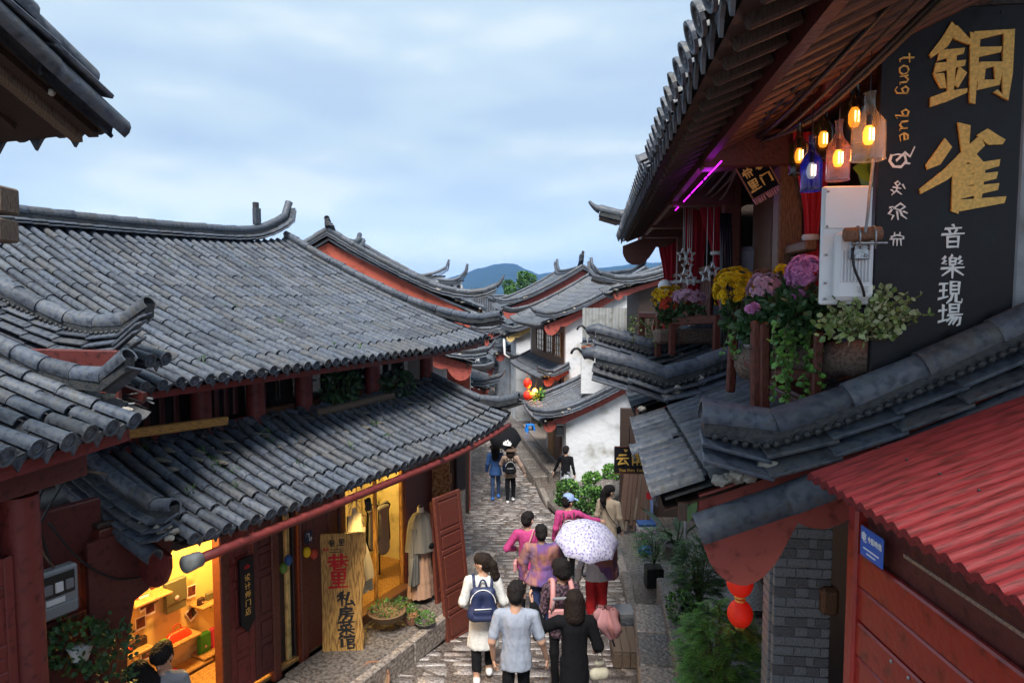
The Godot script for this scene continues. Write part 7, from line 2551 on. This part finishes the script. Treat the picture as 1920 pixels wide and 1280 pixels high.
func left_shops():
	var h = get_node("shop_house")
	var fx = h.transform
	# carved wooden shop board
	var tl = W(601, 1000, 8.9)
	var br = W(688, 1226, 8.9)
	var w = br.x - tl.x
	var hg = tl.y - br.y
	var sg = thing("wooden_shop_board", "tall yellow wooden board with red characters above black ones", "sign", at(V(tl.x, br.y - 0.06, -8.9), 0.08))
	var poly = []
	for p in [[0, 0], [0.9, 0], [0.92, 0.2], [0.88, 0.32], [0.9, 0.5], [0.97, 0.62], [0.93, 0.75], [1.0, 0.84], [0.98, 1.0], [-0.01, 1.0], [0.01, 0.5]]:
		poly.append(Vector2(p[0] * w, p[1] * (hg + 0.06)))
	slab("board", poly, 0.05, M.wood_gold, sg, Transform3D())
	var yy = hg + 0.06
	for q in [["xiang", 0.14, 0.705, 0.48, "red_cloth"], ["li", 0.15, 0.57, 0.47, "red_cloth"], ["si", 0.33, 0.42, 0.42, "dark"], ["fang", 0.33, 0.3, 0.42, "dark"], ["cai", 0.33, 0.19, 0.42, "dark"], ["guan", 0.33, 0.075, 0.42, "dark"], ["xiang", 0.17, 0.9, 0.16, "dark"], ["li", 0.38, 0.905, 0.16, "dark"]]:
		# wide brush letters
		glyph("red_character" if q[4] == "red_cloth" else "black_character", q[0], q[3] * w, 0.13, q[4], sg, Transform3D(Basis.from_scale(V(1.0, yy * (0.138 if q[4] == "red_cloth" else 0.122) / (q[3] * w) if q[3] > 0.3 else 1.0, 1)), V(q[1] * w, q[2] * yy, 0.026)), 0.002)
	glyph("red_seal", "lotus", 0.13 * w, 0.1, "red_cloth", sg, at(V(0.05 * w, 0.86 * yy, 0.026)), 0.002)
	for i in 2:
		box("small_print", V(0.32 * w, (0.875 - 0.02 * i) * yy, 0.027), V(0.25 * w, 0.008, 0.001), M.dark, sg, 0.0, 0.0)
	rod("chain", curve([V(0.4 * w, yy, 0), V(0.42 * w, yy + 0.12, 0.02), V(0.4 * w, yy + 0.26, 0)], 0.04), 0.01, M.iron, sg, 5)
	# dark plaque
	tl = hit(h, 2, -0.7, 447, 1050)
	br = hit(h, 2, -0.7, 472, 1180)
	w = 0.2
	hg = tl.y - br.y
	sg = thing("dark_plaque", "narrow black plaque with small gold characters on the red door leaf", "sign", fx * at(V(tl.x, br.y, -0.7)))
	slab("board", [Vector2(0, 0.12), Vector2(w / 2, 0), Vector2(w, 0.12), Vector2(w, hg), Vector2(0, hg)], 0.03, M.sign_black, sg, Transform3D())
	var i = 0
	for c in ["she", "ji", "shi", "men", "dian"]:
		glyph("gold_character", c, 0.09, 0.1, "gold", sg, at(V(0.06, hg * 0.68 - i * 0.1, 0.016)), 0.002)
		i += 1
	glyph("red_seal", "lotus", 0.08, 0.12, "red_cloth", sg, at(V(0.06, hg * 0.84, 0.016)), 0.002)
	# meter box and its wires
	var mb = thing("meter_box", "grey plastic electricity meter box on the dark red wall", "box", fx * at(hit(h, 2, -0.7, 102, 1110)))
	box("case", V(0, 0, 0), V(0.36, 0.44, 0.12), M.grey_plastic, mb, 0.0, 0.02)
	box("window", V(0, 0.08, 0.062), V(0.28, 0.2, 0.01), M.dark_glass, mb, 0.0, 0.004)
	for q in 3:
		box("meter", V(-0.09 + q * 0.09, 0.06, 0.07), V(0.07, 0.09, 0.02), M.white_plastic if q == 1 else M.grey_strap, mb, 0.0, 0.006)
	box("name_plate", V(-0.03, -0.06, 0.064), V(0.16, 0.05, 0.006), M.white_plastic, mb, 0.0, 0.002)
	box("lower_cover", V(0, -0.15, 0.065), V(0.3, 0.1, 0.02), M.grey_plastic, mb, 0.0, 0.008)
	var wr = thing("house_wires", "loose wires looping down the red wall from the tiles to the meter box", "cable", Transform3D())
	for q in [[[180, 880], [95, 900], [70, 960], [95, 1060]], [[200, 890], [110, 880], [66, 930], [72, 1020], [100, 1064]], [[90, 980], [150, 1050], [215, 1085], [262, 1082]], [[120, 900], [68, 1000], [60, 1100], [78, 1150]]]:
		var pts = []
		for p in q: pts.append(fx * (hit(h, 2, -0.66, p[0], p[1])))
		rod("wire", curve(pts, 0.08), 0.011, M.black_cable if q.size() == 4 else M.plank_grey, wr, 6)
	# wall planter with trailing leaves
	var c = fx * hit(h, 2, -0.6, 150, 1225)
	var pl = thing("wall_planter", "white hanging pot with dark trailing leaves below the meter box", "plant", at(c))
	turned("pot", [Vector2(0.06, -0.06), Vector2(0.1, 0.06), Vector2(0.11, 0.07), Vector2(0.0, 0.06)], M.white_plastic, pl)
	leaf_cloud("leaves", pl, V(0, 0.06, 0.0), V(0.33, 0.3, 0.12), 330, 0.065, DEEP + GREEN, 1)
	leaf_cloud("leaves", pl, V(0.38, 0.0, 0.1), V(0.2, 0.42, 0.12), 230, 0.05, DEEP, 1)
	bag_shop(h, fx)
	dress_shop(h, fx)

func prism_bag(nm, label, xf, w, hg, d, mt, group = "", flap = true):
	var b = thing(nm, label, "bag", xf, group)
	box("bag_body", V(0, hg / 2, 0), V(w, hg, d), M[mt], b, 0.0, 0.035)
	if flap:
		box("flap", V(0, hg * 0.62, d * 0.5), V(w * 0.96, hg * 0.7, 0.02), M[mt], b, 0.0, 0.01)
		turned("badge", [Vector2(0.0, 0.004), Vector2(w * 0.09, 0.004), Vector2(w * 0.1, 0.0)], M.rose_flower, b, Transform3D(Basis(Vector3.RIGHT, PI / 2), V(0, hg * 0.42, d * 0.5 + 0.012)))
	return b

func bag_shop(h, fx):
	var bz = -1.94
	var B = func(px, py): return hit(h, 2, bz, px, py)
	var olive = mat("olive_leather", Color(0.14, 0.13, 0.07), 0.45, "speck", V(5, 5, 5))
	mat("red_leather", Color(0.5, 0.04, 0.015), 0.3, "speck", V(5, 5, 5))
	mat("green_leather", Color(0.03, 0.3, 0.03), 0.35, "speck", V(5, 5, 5))
	mat("pink_leather", Color(0.7, 0.03, 0.15), 0.35, "speck", V(5, 5, 5))
	mat("floral_print", Color(0.6, 0.45, 0.25), 0.6, "camo", V(9, 9, 9))
	mat("photo_print", Color(0.5, 0.25, 0.12), 0.4, "shawl", V(9, 9, 9))
	var shelves = [[225, 297, 1128, "upper left"], [284, 352, 1208, "middle"], [355, 398, 1225, "right"], [352, 398, 1132, "upper right"], [205, 262, 1226, "lower left"], [300, 375, 1262, "lowest"]]
	for s in shelves:
		var a = B.call(s[0], s[2])
		var b = B.call(s[1], s[2])
		var sh = thing("shelf", "%s pale wooden shelf in the glowing bag shop" % s[3], "shelf", fx * at(V((a.x + b.x) / 2, a.y - 0.02, bz + 0.14)), "shelves of the bag shop")
		box("board", V(0, 0, 0), V(b.x - a.x, 0.04, 0.26), M.wood_pine, sh)
		for e in [-1, 1]:
			bar("bracket", V(e * (b.x - a.x) * 0.36, -0.02, -0.1), V(e * (b.x - a.x) * 0.36, -0.16, -0.12), 0.02, 0.03, M.iron, sh)
	var p = B.call(322, 1142)
	prism_bag("satchel", "olive green satchel with a round badge hanging in the bag shop", fx * at(p + V(0, 0, 0.06)), 0.3, 0.4, 0.06, "olive_leather")
	p = B.call(318, 1205)
	var r = thing("doctor_bag", "glossy red doctor bag on the middle shelf", "bag", fx * at(p + V(0, 0.01, 0.14)))
	obj("bag_body", nets([["b", V(-0.12, 0.07, 0), V(0.12, 0.07, 0), 0.075, 0.075], ["b", V(-0.09, 0.15, 0), V(0.09, 0.15, 0), 0.035, 0.035]], 0.012, 0.06)["b"].commit(), M.red_leather, r)
	rod("handle", curve([V(-0.06, 0.18, 0), V(-0.04, 0.25, 0), V(0.04, 0.25, 0), V(0.06, 0.18, 0)], 0.03), 0.008, M.red_leather, r, 6)
	rod("clasp", [V(-0.1, 0.175, 0.02), V(0.1, 0.175, 0.02)], 0.006, M.gold, r, 5)
	box("label_strip", V(-0.01, 0.035, 0.07), V(0.16, 0.02, 0.01), M.white_paint, r, 0.0, 0.0)
	p = B.call(372, 1222)
	prism_bag("wallet_bag", "bright green long bag standing on the right shelf", fx * at(p + V(-0.02, 0.0, 0.12)), 0.17, 0.3, 0.07, "green_leather")
	prism_bag("wallet_bag", "crimson bag at the edge of the right shelf", fx * at(p + V(0.14, 0.0, 0.12)), 0.12, 0.3, 0.06, "pink_leather", "", false)
	p = B.call(388, 1130)
	prism_bag("wallet_bag", "olive flap bag on the upper right shelf", fx * at(p + V(0.0, 0.0, 0.12)), 0.24, 0.2, 0.06, "olive_leather")
	p = B.call(240, 1222)
	prism_bag("floral_bag", "flower printed clutch on the lower left shelf", fx * at(p + V(0.0, 0.0, 0.12)), 0.3, 0.18, 0.07, "floral_print", "", false)
	p = B.call(255, 1126)
	prism_bag("small_red_bag", "small red bag on the upper left shelf", fx * at(p + V(0.0, 0.0, 0.12)), 0.16, 0.09, 0.07, "red_leather", "", false)
	p = B.call(338, 1262)
	var tr = thing("trinket_tray", "shallow tray of rings and trinkets on the lowest shelf", "tray", fx * at(p + V(0.02, 0.03, 0.12)))
	box("tray", V(0, 0, 0), V(0.26, 0.04, 0.2), M.wood_brown, tr)
	for i in 14:
		turned("ring", [Vector2(0.014, 0.0), Vector2(0.02, 0.006), Vector2(0.014, 0.012)], M.gold, tr, at(V(-0.1 + (i % 5) * 0.05, 0.022, -0.06 + (i / 5) * 0.06)), 8)
	var ph = [[268, 1132, 0.2], [225, 1148, 0.1], [262, 1168, 0.0], [358, 1108, -0.05], [358, 1150, 0.5], [272, 1225, -0.1], [280, 1140, 0.0], [288, 1100, 0.4]]
	var nm = ["left of the olive satchel", "at the dark left edge", "over the floral clutch", "right of the olive satchel", "tilted below the right shelf", "between the lower shelves", "under the upper left shelf", "tilted at the very top"]
	for i in ph.size():
		p = B.call(ph[i][0], ph[i][1])
		var f = thing("postcard", "postcard print on the yellow shop wall %s" % nm[i], "postcard", fx * Transform3D(Basis(Vector3.BACK, ph[i][2]), p + V(0, 0, 0.006)), "postcards in the bag shop")
		box("card", V(0, 0, 0), V(0.13, 0.16, 0.006), M.white_paint, f, 0.0, 0.0)
		box("print", V(0, 0.008, 0.004), V(0.11, 0.12, 0.003), M.photo_print, f, 0.0, 0.0)
	var pur = [[222, 1224, "red_leather", "far left of the lower left shelf"], [258, 1224, "olive_leather", "right end of the lower left shelf"], [290, 1206, "green_leather", "left corner of the middle shelf"], [308, 1260, "pink_leather", "lowest shelf beside the trinket tray"], [272, 1126, "floral_print", "right end of the upper left shelf"], [366, 1260, "red_leather", "right end of the lowest shelf"], [360, 1130, "floral_print", "left end of the upper right shelf"]]
	for q in pur:
		p = B.call(q[0], q[1])
		prism_bag("coin_purse", "small purse standing at the %s" % q[3], fx * Transform3D(Basis(Vector3.UP, rr(-0.3, 0.3)), p + V(0, 0.0, 0.15)), 0.1, rr(0.08, 0.13), 0.05, q[2])
	# ceiling lamps that light it
	for q in [[-6.3, -1.3, "near"], [-5.0, -1.45, "far"]]:
		var l = thing("ceiling_lamp", "warm lamp under the ceiling at the %s end of the bag shop" % q[2], "lamp", fx * at(V(q[0], 2.55, q[1])))
		turned("lamp_shade", [Vector2(0.03, 0.08), Vector2(0.05, 0.06), Vector2(0.07, 0.0)], M.iron, l)
		var gm = mat("lamp_glow_%s" % q[2], Color(1, 0.9, 0.7), 0.5, "", V(1, 1, 1), {"em": Color(1.0, 0.72, 0.35), "ee": 2.0})
		lump("bulb", V(0, 0.0, 0), V(0.04, 0.04, 0.04), gm, l, 0.0, 1, 6)
		lamp_glow(l, V(0, -0.07, 0), Color(1.0, 0.8, 0.45), 1.3, 0.08)

func folds(nm, prof, flat, n, amp, mt, parent, drop = 0.0, off = Vector3.ZERO):
	# a hanging cloth tube: [height, half width] pairs, pleated
	var rows = []
	for p in prof:
		var row = []
		for j in 48:
			var a = TAU * j / 48.0
			var r = p[1] + amp * (sin(a * n + p[0] * 3.0) + 0.6 * sin(a * (n * 2 + 3) - p[0] * 5.0))
			row.append(off + V(cos(a) * r, p[0] - drop * (0.5 + 0.5 * cos(a)) * (1.4 - p[0]), -sin(a) * r * flat))
		rows.append(row)
	var m = MB.new(true)
	m.grid(rows, true)
	return obj(nm, m.done(), mt, parent)

func dress_shop(h, fx):
	mat("grey_shawl", Color(0.2, 0.19, 0.165), 0.9, "knit", V(3, 30, 3), {"nrm": "ncloth", "ns": 0.6})
	var l = thing("ceiling_lamp", "warm lamp under the ceiling of the dress shop", "lamp", fx * at(V(-2.3, 2.5, -1.7)))
	turned("lamp_shade", [Vector2(0.03, 0.08), Vector2(0.05, 0.06), Vector2(0.07, 0.0)], M.iron, l)
	lump("bulb", V(0, 0, 0), V(0.04, 0.04, 0.04), M.lamp_glow_near, l, 0.0, 1, 6)
	lamp_glow(l, V(0, -0.08, 0), Color(1.0, 0.8, 0.4), 0.8, 0.08)
	# spot under the gutter
	var c = fx * hit(h, 2, -0.25, 690, 945)
	l = thing("spot_lamp", "black spot lamp shining under the gutter above the wooden board", "lamp", Transform3D(Basis(Vector3.RIGHT, 0.5), c))
	turned("lamp_shade", [Vector2(0.045, -0.09), Vector2(0.045, 0.08), Vector2(0.0, 0.085)], M.iron, l)
	turned("lens", [Vector2(0.0, 0.0), Vector2(0.04, 0.0)], M.lamp_glow_near, l, at(V(0, -0.085, 0)))
	var sp = SpotLight3D.new()
	sp.name = "spot_light"
	sp.light_color = Color(1.0, 0.82, 0.5)
	sp.light_energy = 0.5
	sp.light_size = 0.06
	sp.spot_angle = 50
	sp.spot_range = 6.0
	sp.spot_attenuation = 2.0
	sp.shadow_enabled = true
	sp.position = V(0, -0.1, 0)
	sp.rotation = V(-PI / 2, 0, 0)
	l.add_child(sp)
	# dresses
	var drs = [[664, 958, 0.75, 1.05, "cream lace dress with ragged hem hanging left of the window post", -0.62], [676, 985, 0.45, 1.0, "white strappy dress behind the wooden board", -0.72]]
	for q in drs:
		var p = hit(h, 2, q[5], q[0], q[1])
		var d = thing("hanging_dress", q[4], "dress", fx * at(p))
		var rows = []
		for i in 20:
			var t = i / 19.0
			var row = []
			for j in 17:
				var u = j / 16.0 - 0.5
				var ww = q[2] * (0.45 + 0.55 * smoothstep(0.15, 1.0, t))
				var rag = -0.06 * rr(0.0, 1.0) if i == 19 else 0.0
				row.append(V(u * ww, -q[3] * t + rag + (0.05 * cos(u * 9) if i == 0 else 0.0), 0.03 * sin(u * 22 + t * 3)))
			rows.append(row)
		var m = MB.new(true)
		m.grid(rows)
		obj("cloth", m.done(), M.cream_cloth, d)
		for e in [-1, 1]:
			rod("strap", [V(e * q[2] * 0.16, 0, 0), V(e * 0.03, 0.13, 0)], 0.008, M.cream_cloth, d, 4)
		rod("hanger", [V(-0.13, 0.1, 0), V(0, 0.15, 0), V(0.13, 0.1, 0)], 0.006, M.wood_brown, d, 5)
	# white drapes and dark garments inside
	var dr = thing("inner_curtain", "pale drapes against the back wall inside the dress shop", "curtain", fx * at(V(-1.75, 2.6, -2.35)))
	var rows = []
	for i in 8:
		var row = []
		for j in 41:
			var u = j / 40.0
			row.append(V((u - 0.5) * 1.4, -2.1 * i / 7.0, 0.035 * sin(u * 50) + 0.02 * sin(u * 21 + i)))
		rows.append(row)
	var cm = MB.new(true)
	cm.grid(rows)
	obj("cloth", cm.done(), M.cream_cloth, dr)
	var rk = thing("clothes_rack", "dark garments on a stand inside the dress shop", "rack", fx * at(V(hit(h, 2, -1.5, 712, 1110).x, 1.1, -1.5)))
	for i in 5:
		obj("garment", nets([["g", V(-0.08, 0.25, 0), V(0.08, 0.25, 0), 0.05, 0.05], ["g", V(0, 0.2, 0), V(0, -0.3 - 0.06 * (i % 3), 0), 0.1, 0.13, 0.4]], 0.025, 0.04)["g"].commit(), M.black_cloth if i % 2 else M.grey_cloth, rk, Transform3D(Basis(Vector3.UP, rr(-0.3, 0.3)), V(-0.16 + i * 0.08, 0.1, rr(-0.1, 0.1))))
	rod("stand", [V(0, -0.8, 0), V(0, 0.45, 0)], 0.015, M.iron, rk)
	var st = thing("low_bench", "low pine bench inside the dress shop", "bench", fx * at(V(-2.0, 0.3, -2.0)))
	box("top", V(0, 0.2, 0), V(0.9, 0.04, 0.3), M.wood_pine, st)
	for e in [-1, 1]:
		box("leg", V(e * 0.38, 0.09, 0), V(0.06, 0.18, 0.26), M.wood_pine, st)
	# mannequin
	c = hit(h, 2, -0.35, 790, 1150)
	var mq = thing("mannequin", "dressmaker mannequin in a grey fringed shawl over a long peach skirt", "mannequin", fx * at(V(c.x, 0.27, -0.35)))
	folds("skirt", [[0.1, 0.23], [0.4, 0.2], [0.75, 0.17], [1.0, 0.14]], 0.85, 14, 0.016, M.peach_cloth, mq)
	folds("shawl", [[0.84, 0.29], [1.0, 0.27], [1.15, 0.245], [1.28, 0.21], [1.36, 0.15], [1.4, 0.07]], 0.72, 9, 0.012, M.grey_shawl, mq, 0.1)
	folds("shawl_end", [[0.35, 0.1], [0.6, 0.1], [0.9, 0.09], [1.2, 0.06]], 0.6, 5, 0.015, M.grey_shawl, mq, 0.0, V(-0.22, 0, 0.03))
	turned("neck", [Vector2(0.055, 1.36), Vector2(0.05, 1.47), Vector2(0.0, 1.475)], M.cream_cloth, mq)
	turned("neck_cap", [Vector2(0.045, 0), Vector2(0.03, 0.03), Vector2(0.0, 0.035)], M.wood_dark, mq, at(V(0, 1.47, 0)))
	for i in 20:
		var x = -0.34 + i * 0.011
		rod("fringe", [V(x, 0.78, 0.06 + rr(-0.03, 0.03)), V(x + rr(-0.02, 0.02), 0.35 + rr(-0.1, 0.15), 0.06)], 0.009, M.grey_shawl, mq, 4)
	lump("belt_bag", V(0.0, 0.9, 0.19), V(0.07, 0.05, 0.04), M.black_cloth, mq, 0.1)
	# leaning red doors
	for q in [[836, 925, 868, 1196, 0.62, "nearer old red panelled door leaf leaning out into the lane", 10.1, 0.0], [826, 935, 846, 1190, 0.5, "second red door leaf standing behind the leaning one", 10.45, 0.2]]:
		var tp = W(q[0], q[1], q[6] + 0.15)
		var bt = W(q[2] - 6, q[3], q[6])
		var L = tp.distance_to(bt)
		var dl = thing("red_door_leaf", q[5], "door", Transform3D(Basis(), V(0, 0, 0)))
		var y = (tp - bt).normalized()
		var x = V(0.55, 0, -0.83)
		x = (x - y * x.dot(y)).normalized()
		dl.transform = Transform3D(Basis(x, y, x.cross(y)), (tp + bt) / 2)
		door_leaf("leaf", q[4], L, "wood_red", dl, Transform3D(), 5)
	# planters on the stone step
	var pots = [[725, 1160, 0.26, 0.12, "basket", "wide woven tray of green succulents on the stone step"], [772, 1168, 0.12, 0.14, "terracotta", "wooden bucket of small green plants below the mannequin"], [797, 1172, 0.14, 0.06, "clay", "shallow dark bowl with one rosette plant at the step edge"], [752, 1150, 0.1, 0.12, "terracotta", "small pot of trailing green between tray and bucket"]]
	for q in pots:
		c = hit(h, 1, 0.28 if q[0] > 740 else 0.42, q[0], q[1])
		var p = thing("plant_pot", q[5], "plant", fx * at(c))
		pot(p, V(0, 0, 0), q[2], q[3], q[4])
		leaf_cloud("leaves", p, V(0, q[3] + 0.03, 0), V(q[2] * 0.95, 0.08, q[2] * 0.9), int(900 * q[2]), 0.06, BRIGHT + GREEN, 2, 0.8, 0.0)
	# basket stool and rattan chair at the bottom
	var bs = thing("basket_stool", "round woven basket stool with a flat lid below the wooden board", "stool", at(W(668, 1268, 8.6)))
	turned("basket", [Vector2(0.2, -0.2), Vector2(0.25, -0.05), Vector2(0.24, 0.12), Vector2(0.0, 0.12)], M.basket, bs, Transform3D(), 28)
	for i in 6:
		turned("basket_ring", [Vector2(0.0 + 0.242 - 0.006 * abs(i - 3), -0.012), Vector2(0.256 - 0.006 * abs(i - 3), 0.0), Vector2(0.242 - 0.006 * abs(i - 3), 0.012)], M.basket, bs, at(V(0, -0.15 + i * 0.045, 0)), 28)
	turned("lid", [Vector2(0.25, 0.12), Vector2(0.25, 0.14), Vector2(0.22, 0.155), Vector2(0.0, 0.16)], M.slab_stone, bs, Transform3D(), 28)
	var rc = thing("rattan_chair", "small round rattan chair at the bottom edge by the step", "chair", Transform3D(Basis(Vector3.UP, 0.5) * Basis(Vector3.RIGHT, 0.9), W(700, 1272, 8.5)))
	var hoop = []
	for i in 25:
		hoop.append(V(cos(TAU * i / 24.0) * 0.2, 0, sin(TAU * i / 24.0) * 0.2))
	rod("hoop", hoop, 0.018, M.terracotta, rc, 8)
	turned("woven_back", [Vector2(0.19, 0), Vector2(0.15, -0.04), Vector2(0.0, -0.06)], M.basket, rc, Transform3D(), 24)
	rod("leg", [V(0.1, -0.05, 0.12), V(0.14, -0.3, 0.5)], 0.016, M.terracotta, rc)
	rod("leg", [V(-0.1, -0.05, 0.12), V(-0.14, -0.3, 0.5)], 0.016, M.terracotta, rc)
	# little coloured lanterns
	for q in [[575, 1035, "yellow_flower", "small yellow paper lantern hanging by the dark doorway"], [588, 1038, "red_flower", "small red paper lantern hanging beside the yellow one"], [531, 1065, "leaf_bright", "small green glass float hanging in the dark doorway"], [540, 1050, "blue_cloth", "small blue glass float hanging in the dark doorway"]]:
		c = hit(h, 2, -0.6, q[0], q[1])
		var s = thing("paper_lantern", q[3], "lantern", fx * at(c), "small hanging floats")
		lump("float", V(0, 0, 0), V(0.05, 0.07, 0.05), M[q[2]], s, 0.0, 1, 7)
		rod("cord", [V(0, 0.06, 0), V(0, 2.5 - c.y, 0)], 0.004, M.black_cable, s, 4)
	c = hit(h, 2, -0.68, 578, 1007)
	var np = thing("number_plate", "tiny dark blue plate with white marks above the paper lanterns", "plate", fx * at(c))
	box("plate", V(0, 0, 0), V(0.13, 0.15, 0.01), M.navy, np, 0.0, 0.002)
	glyph("mark", "men", 0.06, 0.15, "white_paint", np, at(V(-0.05, 0.0, 0.006)), 0.001)
	glyph("mark", "ji", 0.06, 0.15, "white_paint", np, at(V(0.0, -0.06, 0.006)), 0.001)
	# creepers on the upper veranda and the plank lying there
	for q in [[640, 735, 0.42, "dark creeper hanging under the upper eave between the red posts"], [745, 735, 0.5, "grey green creeper spilling over the sill at the right upper windows"]]:
		c = hit(h, 2, -1.5, q[0], q[1])
		var v = thing("creeper", q[3], "plant", fx * at(c))
		leaf_cloud("leaves", v, V(0, 0.1, 0), V(q[2], 0.3, 0.16), 420, 0.075, DEEP if q[0] < 700 else DEEP + [Color(0.1, 0.14, 0.1)], 1, -0.3)
		for i in 8:
			var x = rr(-0.3, 0.3)
			rod("vine", [V(x, 0.3, 0), V(x + rr(-0.1, 0.1), -0.25, 0.05)], 0.006, M.stem, v, 4)
	var a = fx * hit(h, 2, -1.25, 205, 818)
	var b = fx * hit(h, 2, -1.25, 425, 788)
	var pk = thing("loose_plank", "long yellow plank lying along the sill above the lower roof", "plank", along(a, b))
	obj("board", bx(V(0.1, a.distance_to(b), 0.07), 0.01), M.wood_yellow, pk)
	a = fx * hit(h, 2, -1.42, 590, 775)
	b = fx * hit(h, 2, -1.42, 735, 742)
	pk = thing("sill_log", "pale brown log lying on the upper sill under the creepers", "log", along(a, b))
	turned("log", [Vector2(0.06, -a.distance_to(b) / 2), Vector2(0.065, a.distance_to(b) / 2)], M.wood_old, pk)

func far_things():
	var s = thing("plastic_stool", "bright blue plastic stool on the ledge by the white houses", "stool", at(V(0.72, gy(27.2) + 0.42, -27.2), 0.2))
	box("seat", V(0, 0.45, 0), V(0.3, 0.04, 0.3), M.blue_plastic, s)
	for x in [-1, 1]:
		for z in [-1, 1]:
			bar("leg", V(x * 0.17, 0, z * 0.17), V(x * 0.12, 0.44, z * 0.12), 0.07, 0.05, M.blue_plastic, s)
	for z in [-1, 1]:
		box("rung", V(0, 0.2, z * 0.15), V(0.26, 0.04, 0.03), M.blue_plastic, s)
	lantern("upper of the two far red lanterns under the white house eave", W(989, 718, 24.3), 0.15, "far red lanterns", 0.008)
	lantern("lower of the two far red lanterns under the white house eave", W(989, 741, 24.3), 0.15, "far red lanterns", 0.008)
	var y = thing("yellow_lamp", "small glowing yellow lamp beside the far red lanterns", "lamp", at(W(1003, 735, 24.5)))
	var gm = mat("yellow_glow", Color(1, 0.8, 0.3), 0.5, "", V(1, 1, 1), {"em": Color(1.0, 0.6, 0.08), "ee": 1.5})
	lump("bulb", V(0, 0, 0), V(0.11, 0.14, 0.11), gm, y, 0.1)
	bar("bracket", V(0, 0.14, 0), V(0.1, 0.5, 0), 0.03, 0.03, M.iron, y)
	lamp_glow(y, V(0, 0, 0.2), Color(1.0, 0.65, 0.2), 0.8, 0.2)
	var iv = thing("hanging_creeper", "bright creeper trailing beside the yellow lamp", "plant", at(W(1012, 762, 24.2)))
	leaf_cloud("leaves", iv, V(0, 0, 0), V(0.2, 0.65, 0.15), 260, 0.13, BRIGHT, 1, -0.5)
	rod("vine", [V(0, 0.6, 0), V(0.03, -0.6, 0)], 0.015, M.stem, iv, 4)
	var lp = thing("lamp_pole", "slim pale lamp pole with a crooked foot in the middle distance", "pole", Transform3D())
	rod("pole", [W(945, 633, 29), W(946, 664, 29), W(955, 671, 29)], 0.05, M.white_plastic, lp)
	lump("lamp_head", W(945, 628, 29), V(0.14, 0.12, 0.14), M.iron, lp)
	# the tree over the far roofs
	var tc = W(986, 543, 75)
	var t = thing("tree", "round green tree rising over the far roofs below the hills", "tree", at(tc))
	var m = MB.new(true)
	m.tube([V(0, -6.0, 0), V(0.1, -2.5, 0), V(0, 0, 0)], [0.35, 0.28, 0.15], 8)
	obj("trunk", m.done(), M.bark, t)
	for i in 7:
		var q = V(rr(-1.3, 1.3), rr(-0.4, 0.7), rr(-1, 1))
		rod("limb", curve([V(0, -2.0, 0), q * 0.4 + V(0, -0.5, 0), q], 0.4), 0.08, M.bark, t, 5)
	for i in 15:
		var q = V(rr(-1.5, 1.5), rr(-0.9, 0.9), rr(-1.3, 1.3))
		if i < 3: q = V(rr(-0.3, 0.4), 0.8 + 0.25 * i, 0)
		q *= V(1.3, 1.2 - 0.2 * abs(q.x), 1)
		leaf_cloud("crown", t, q, V(0.72, 0.5, 0.7), 420, 0.17, GREEN + BRIGHT if i % 3 else GREEN, 3)
	# open trough with clear plastic by the doorway
	var bb = thing("plastic_sack", "pale clear plastic sack standing in the white house doorway", "sack", at(V(1.62, gy(20.6) + 0.3, -20.5)))
	lump("sack", V(0, 0, 0), V(0.17, 0.22, 0.15), M.grey_plastic, bb, 0.5, 2, 9)
	var wl = thing("wall_lantern_frame", "dark square lantern frame on the corner of the low white house", "lamp", at(W(1050, 806, 20.9)))
	for x in [-1, 1]:
		for z in [-1, 1]:
			bar("frame_bar", V(x * 0.1, -0.16, z * 0.1), V(x * 0.1, 0.16, z * 0.1), 0.03, 0.03, M.iron, wl)
	for yy in [-0.16, 0.16]:
		box("frame_plate", V(0, yy, 0), V(0.24, 0.03, 0.24), M.iron, wl)
	box("glass", V(0, 0, 0), V(0.16, 0.28, 0.16), M.dark_glass, wl)

func _ready():
	rng.seed = 20240
	make_view()
	make_materials()
	make_ground()
	make_hills()
	make_houses()
	make_bar()
	make_things()
	make_people()
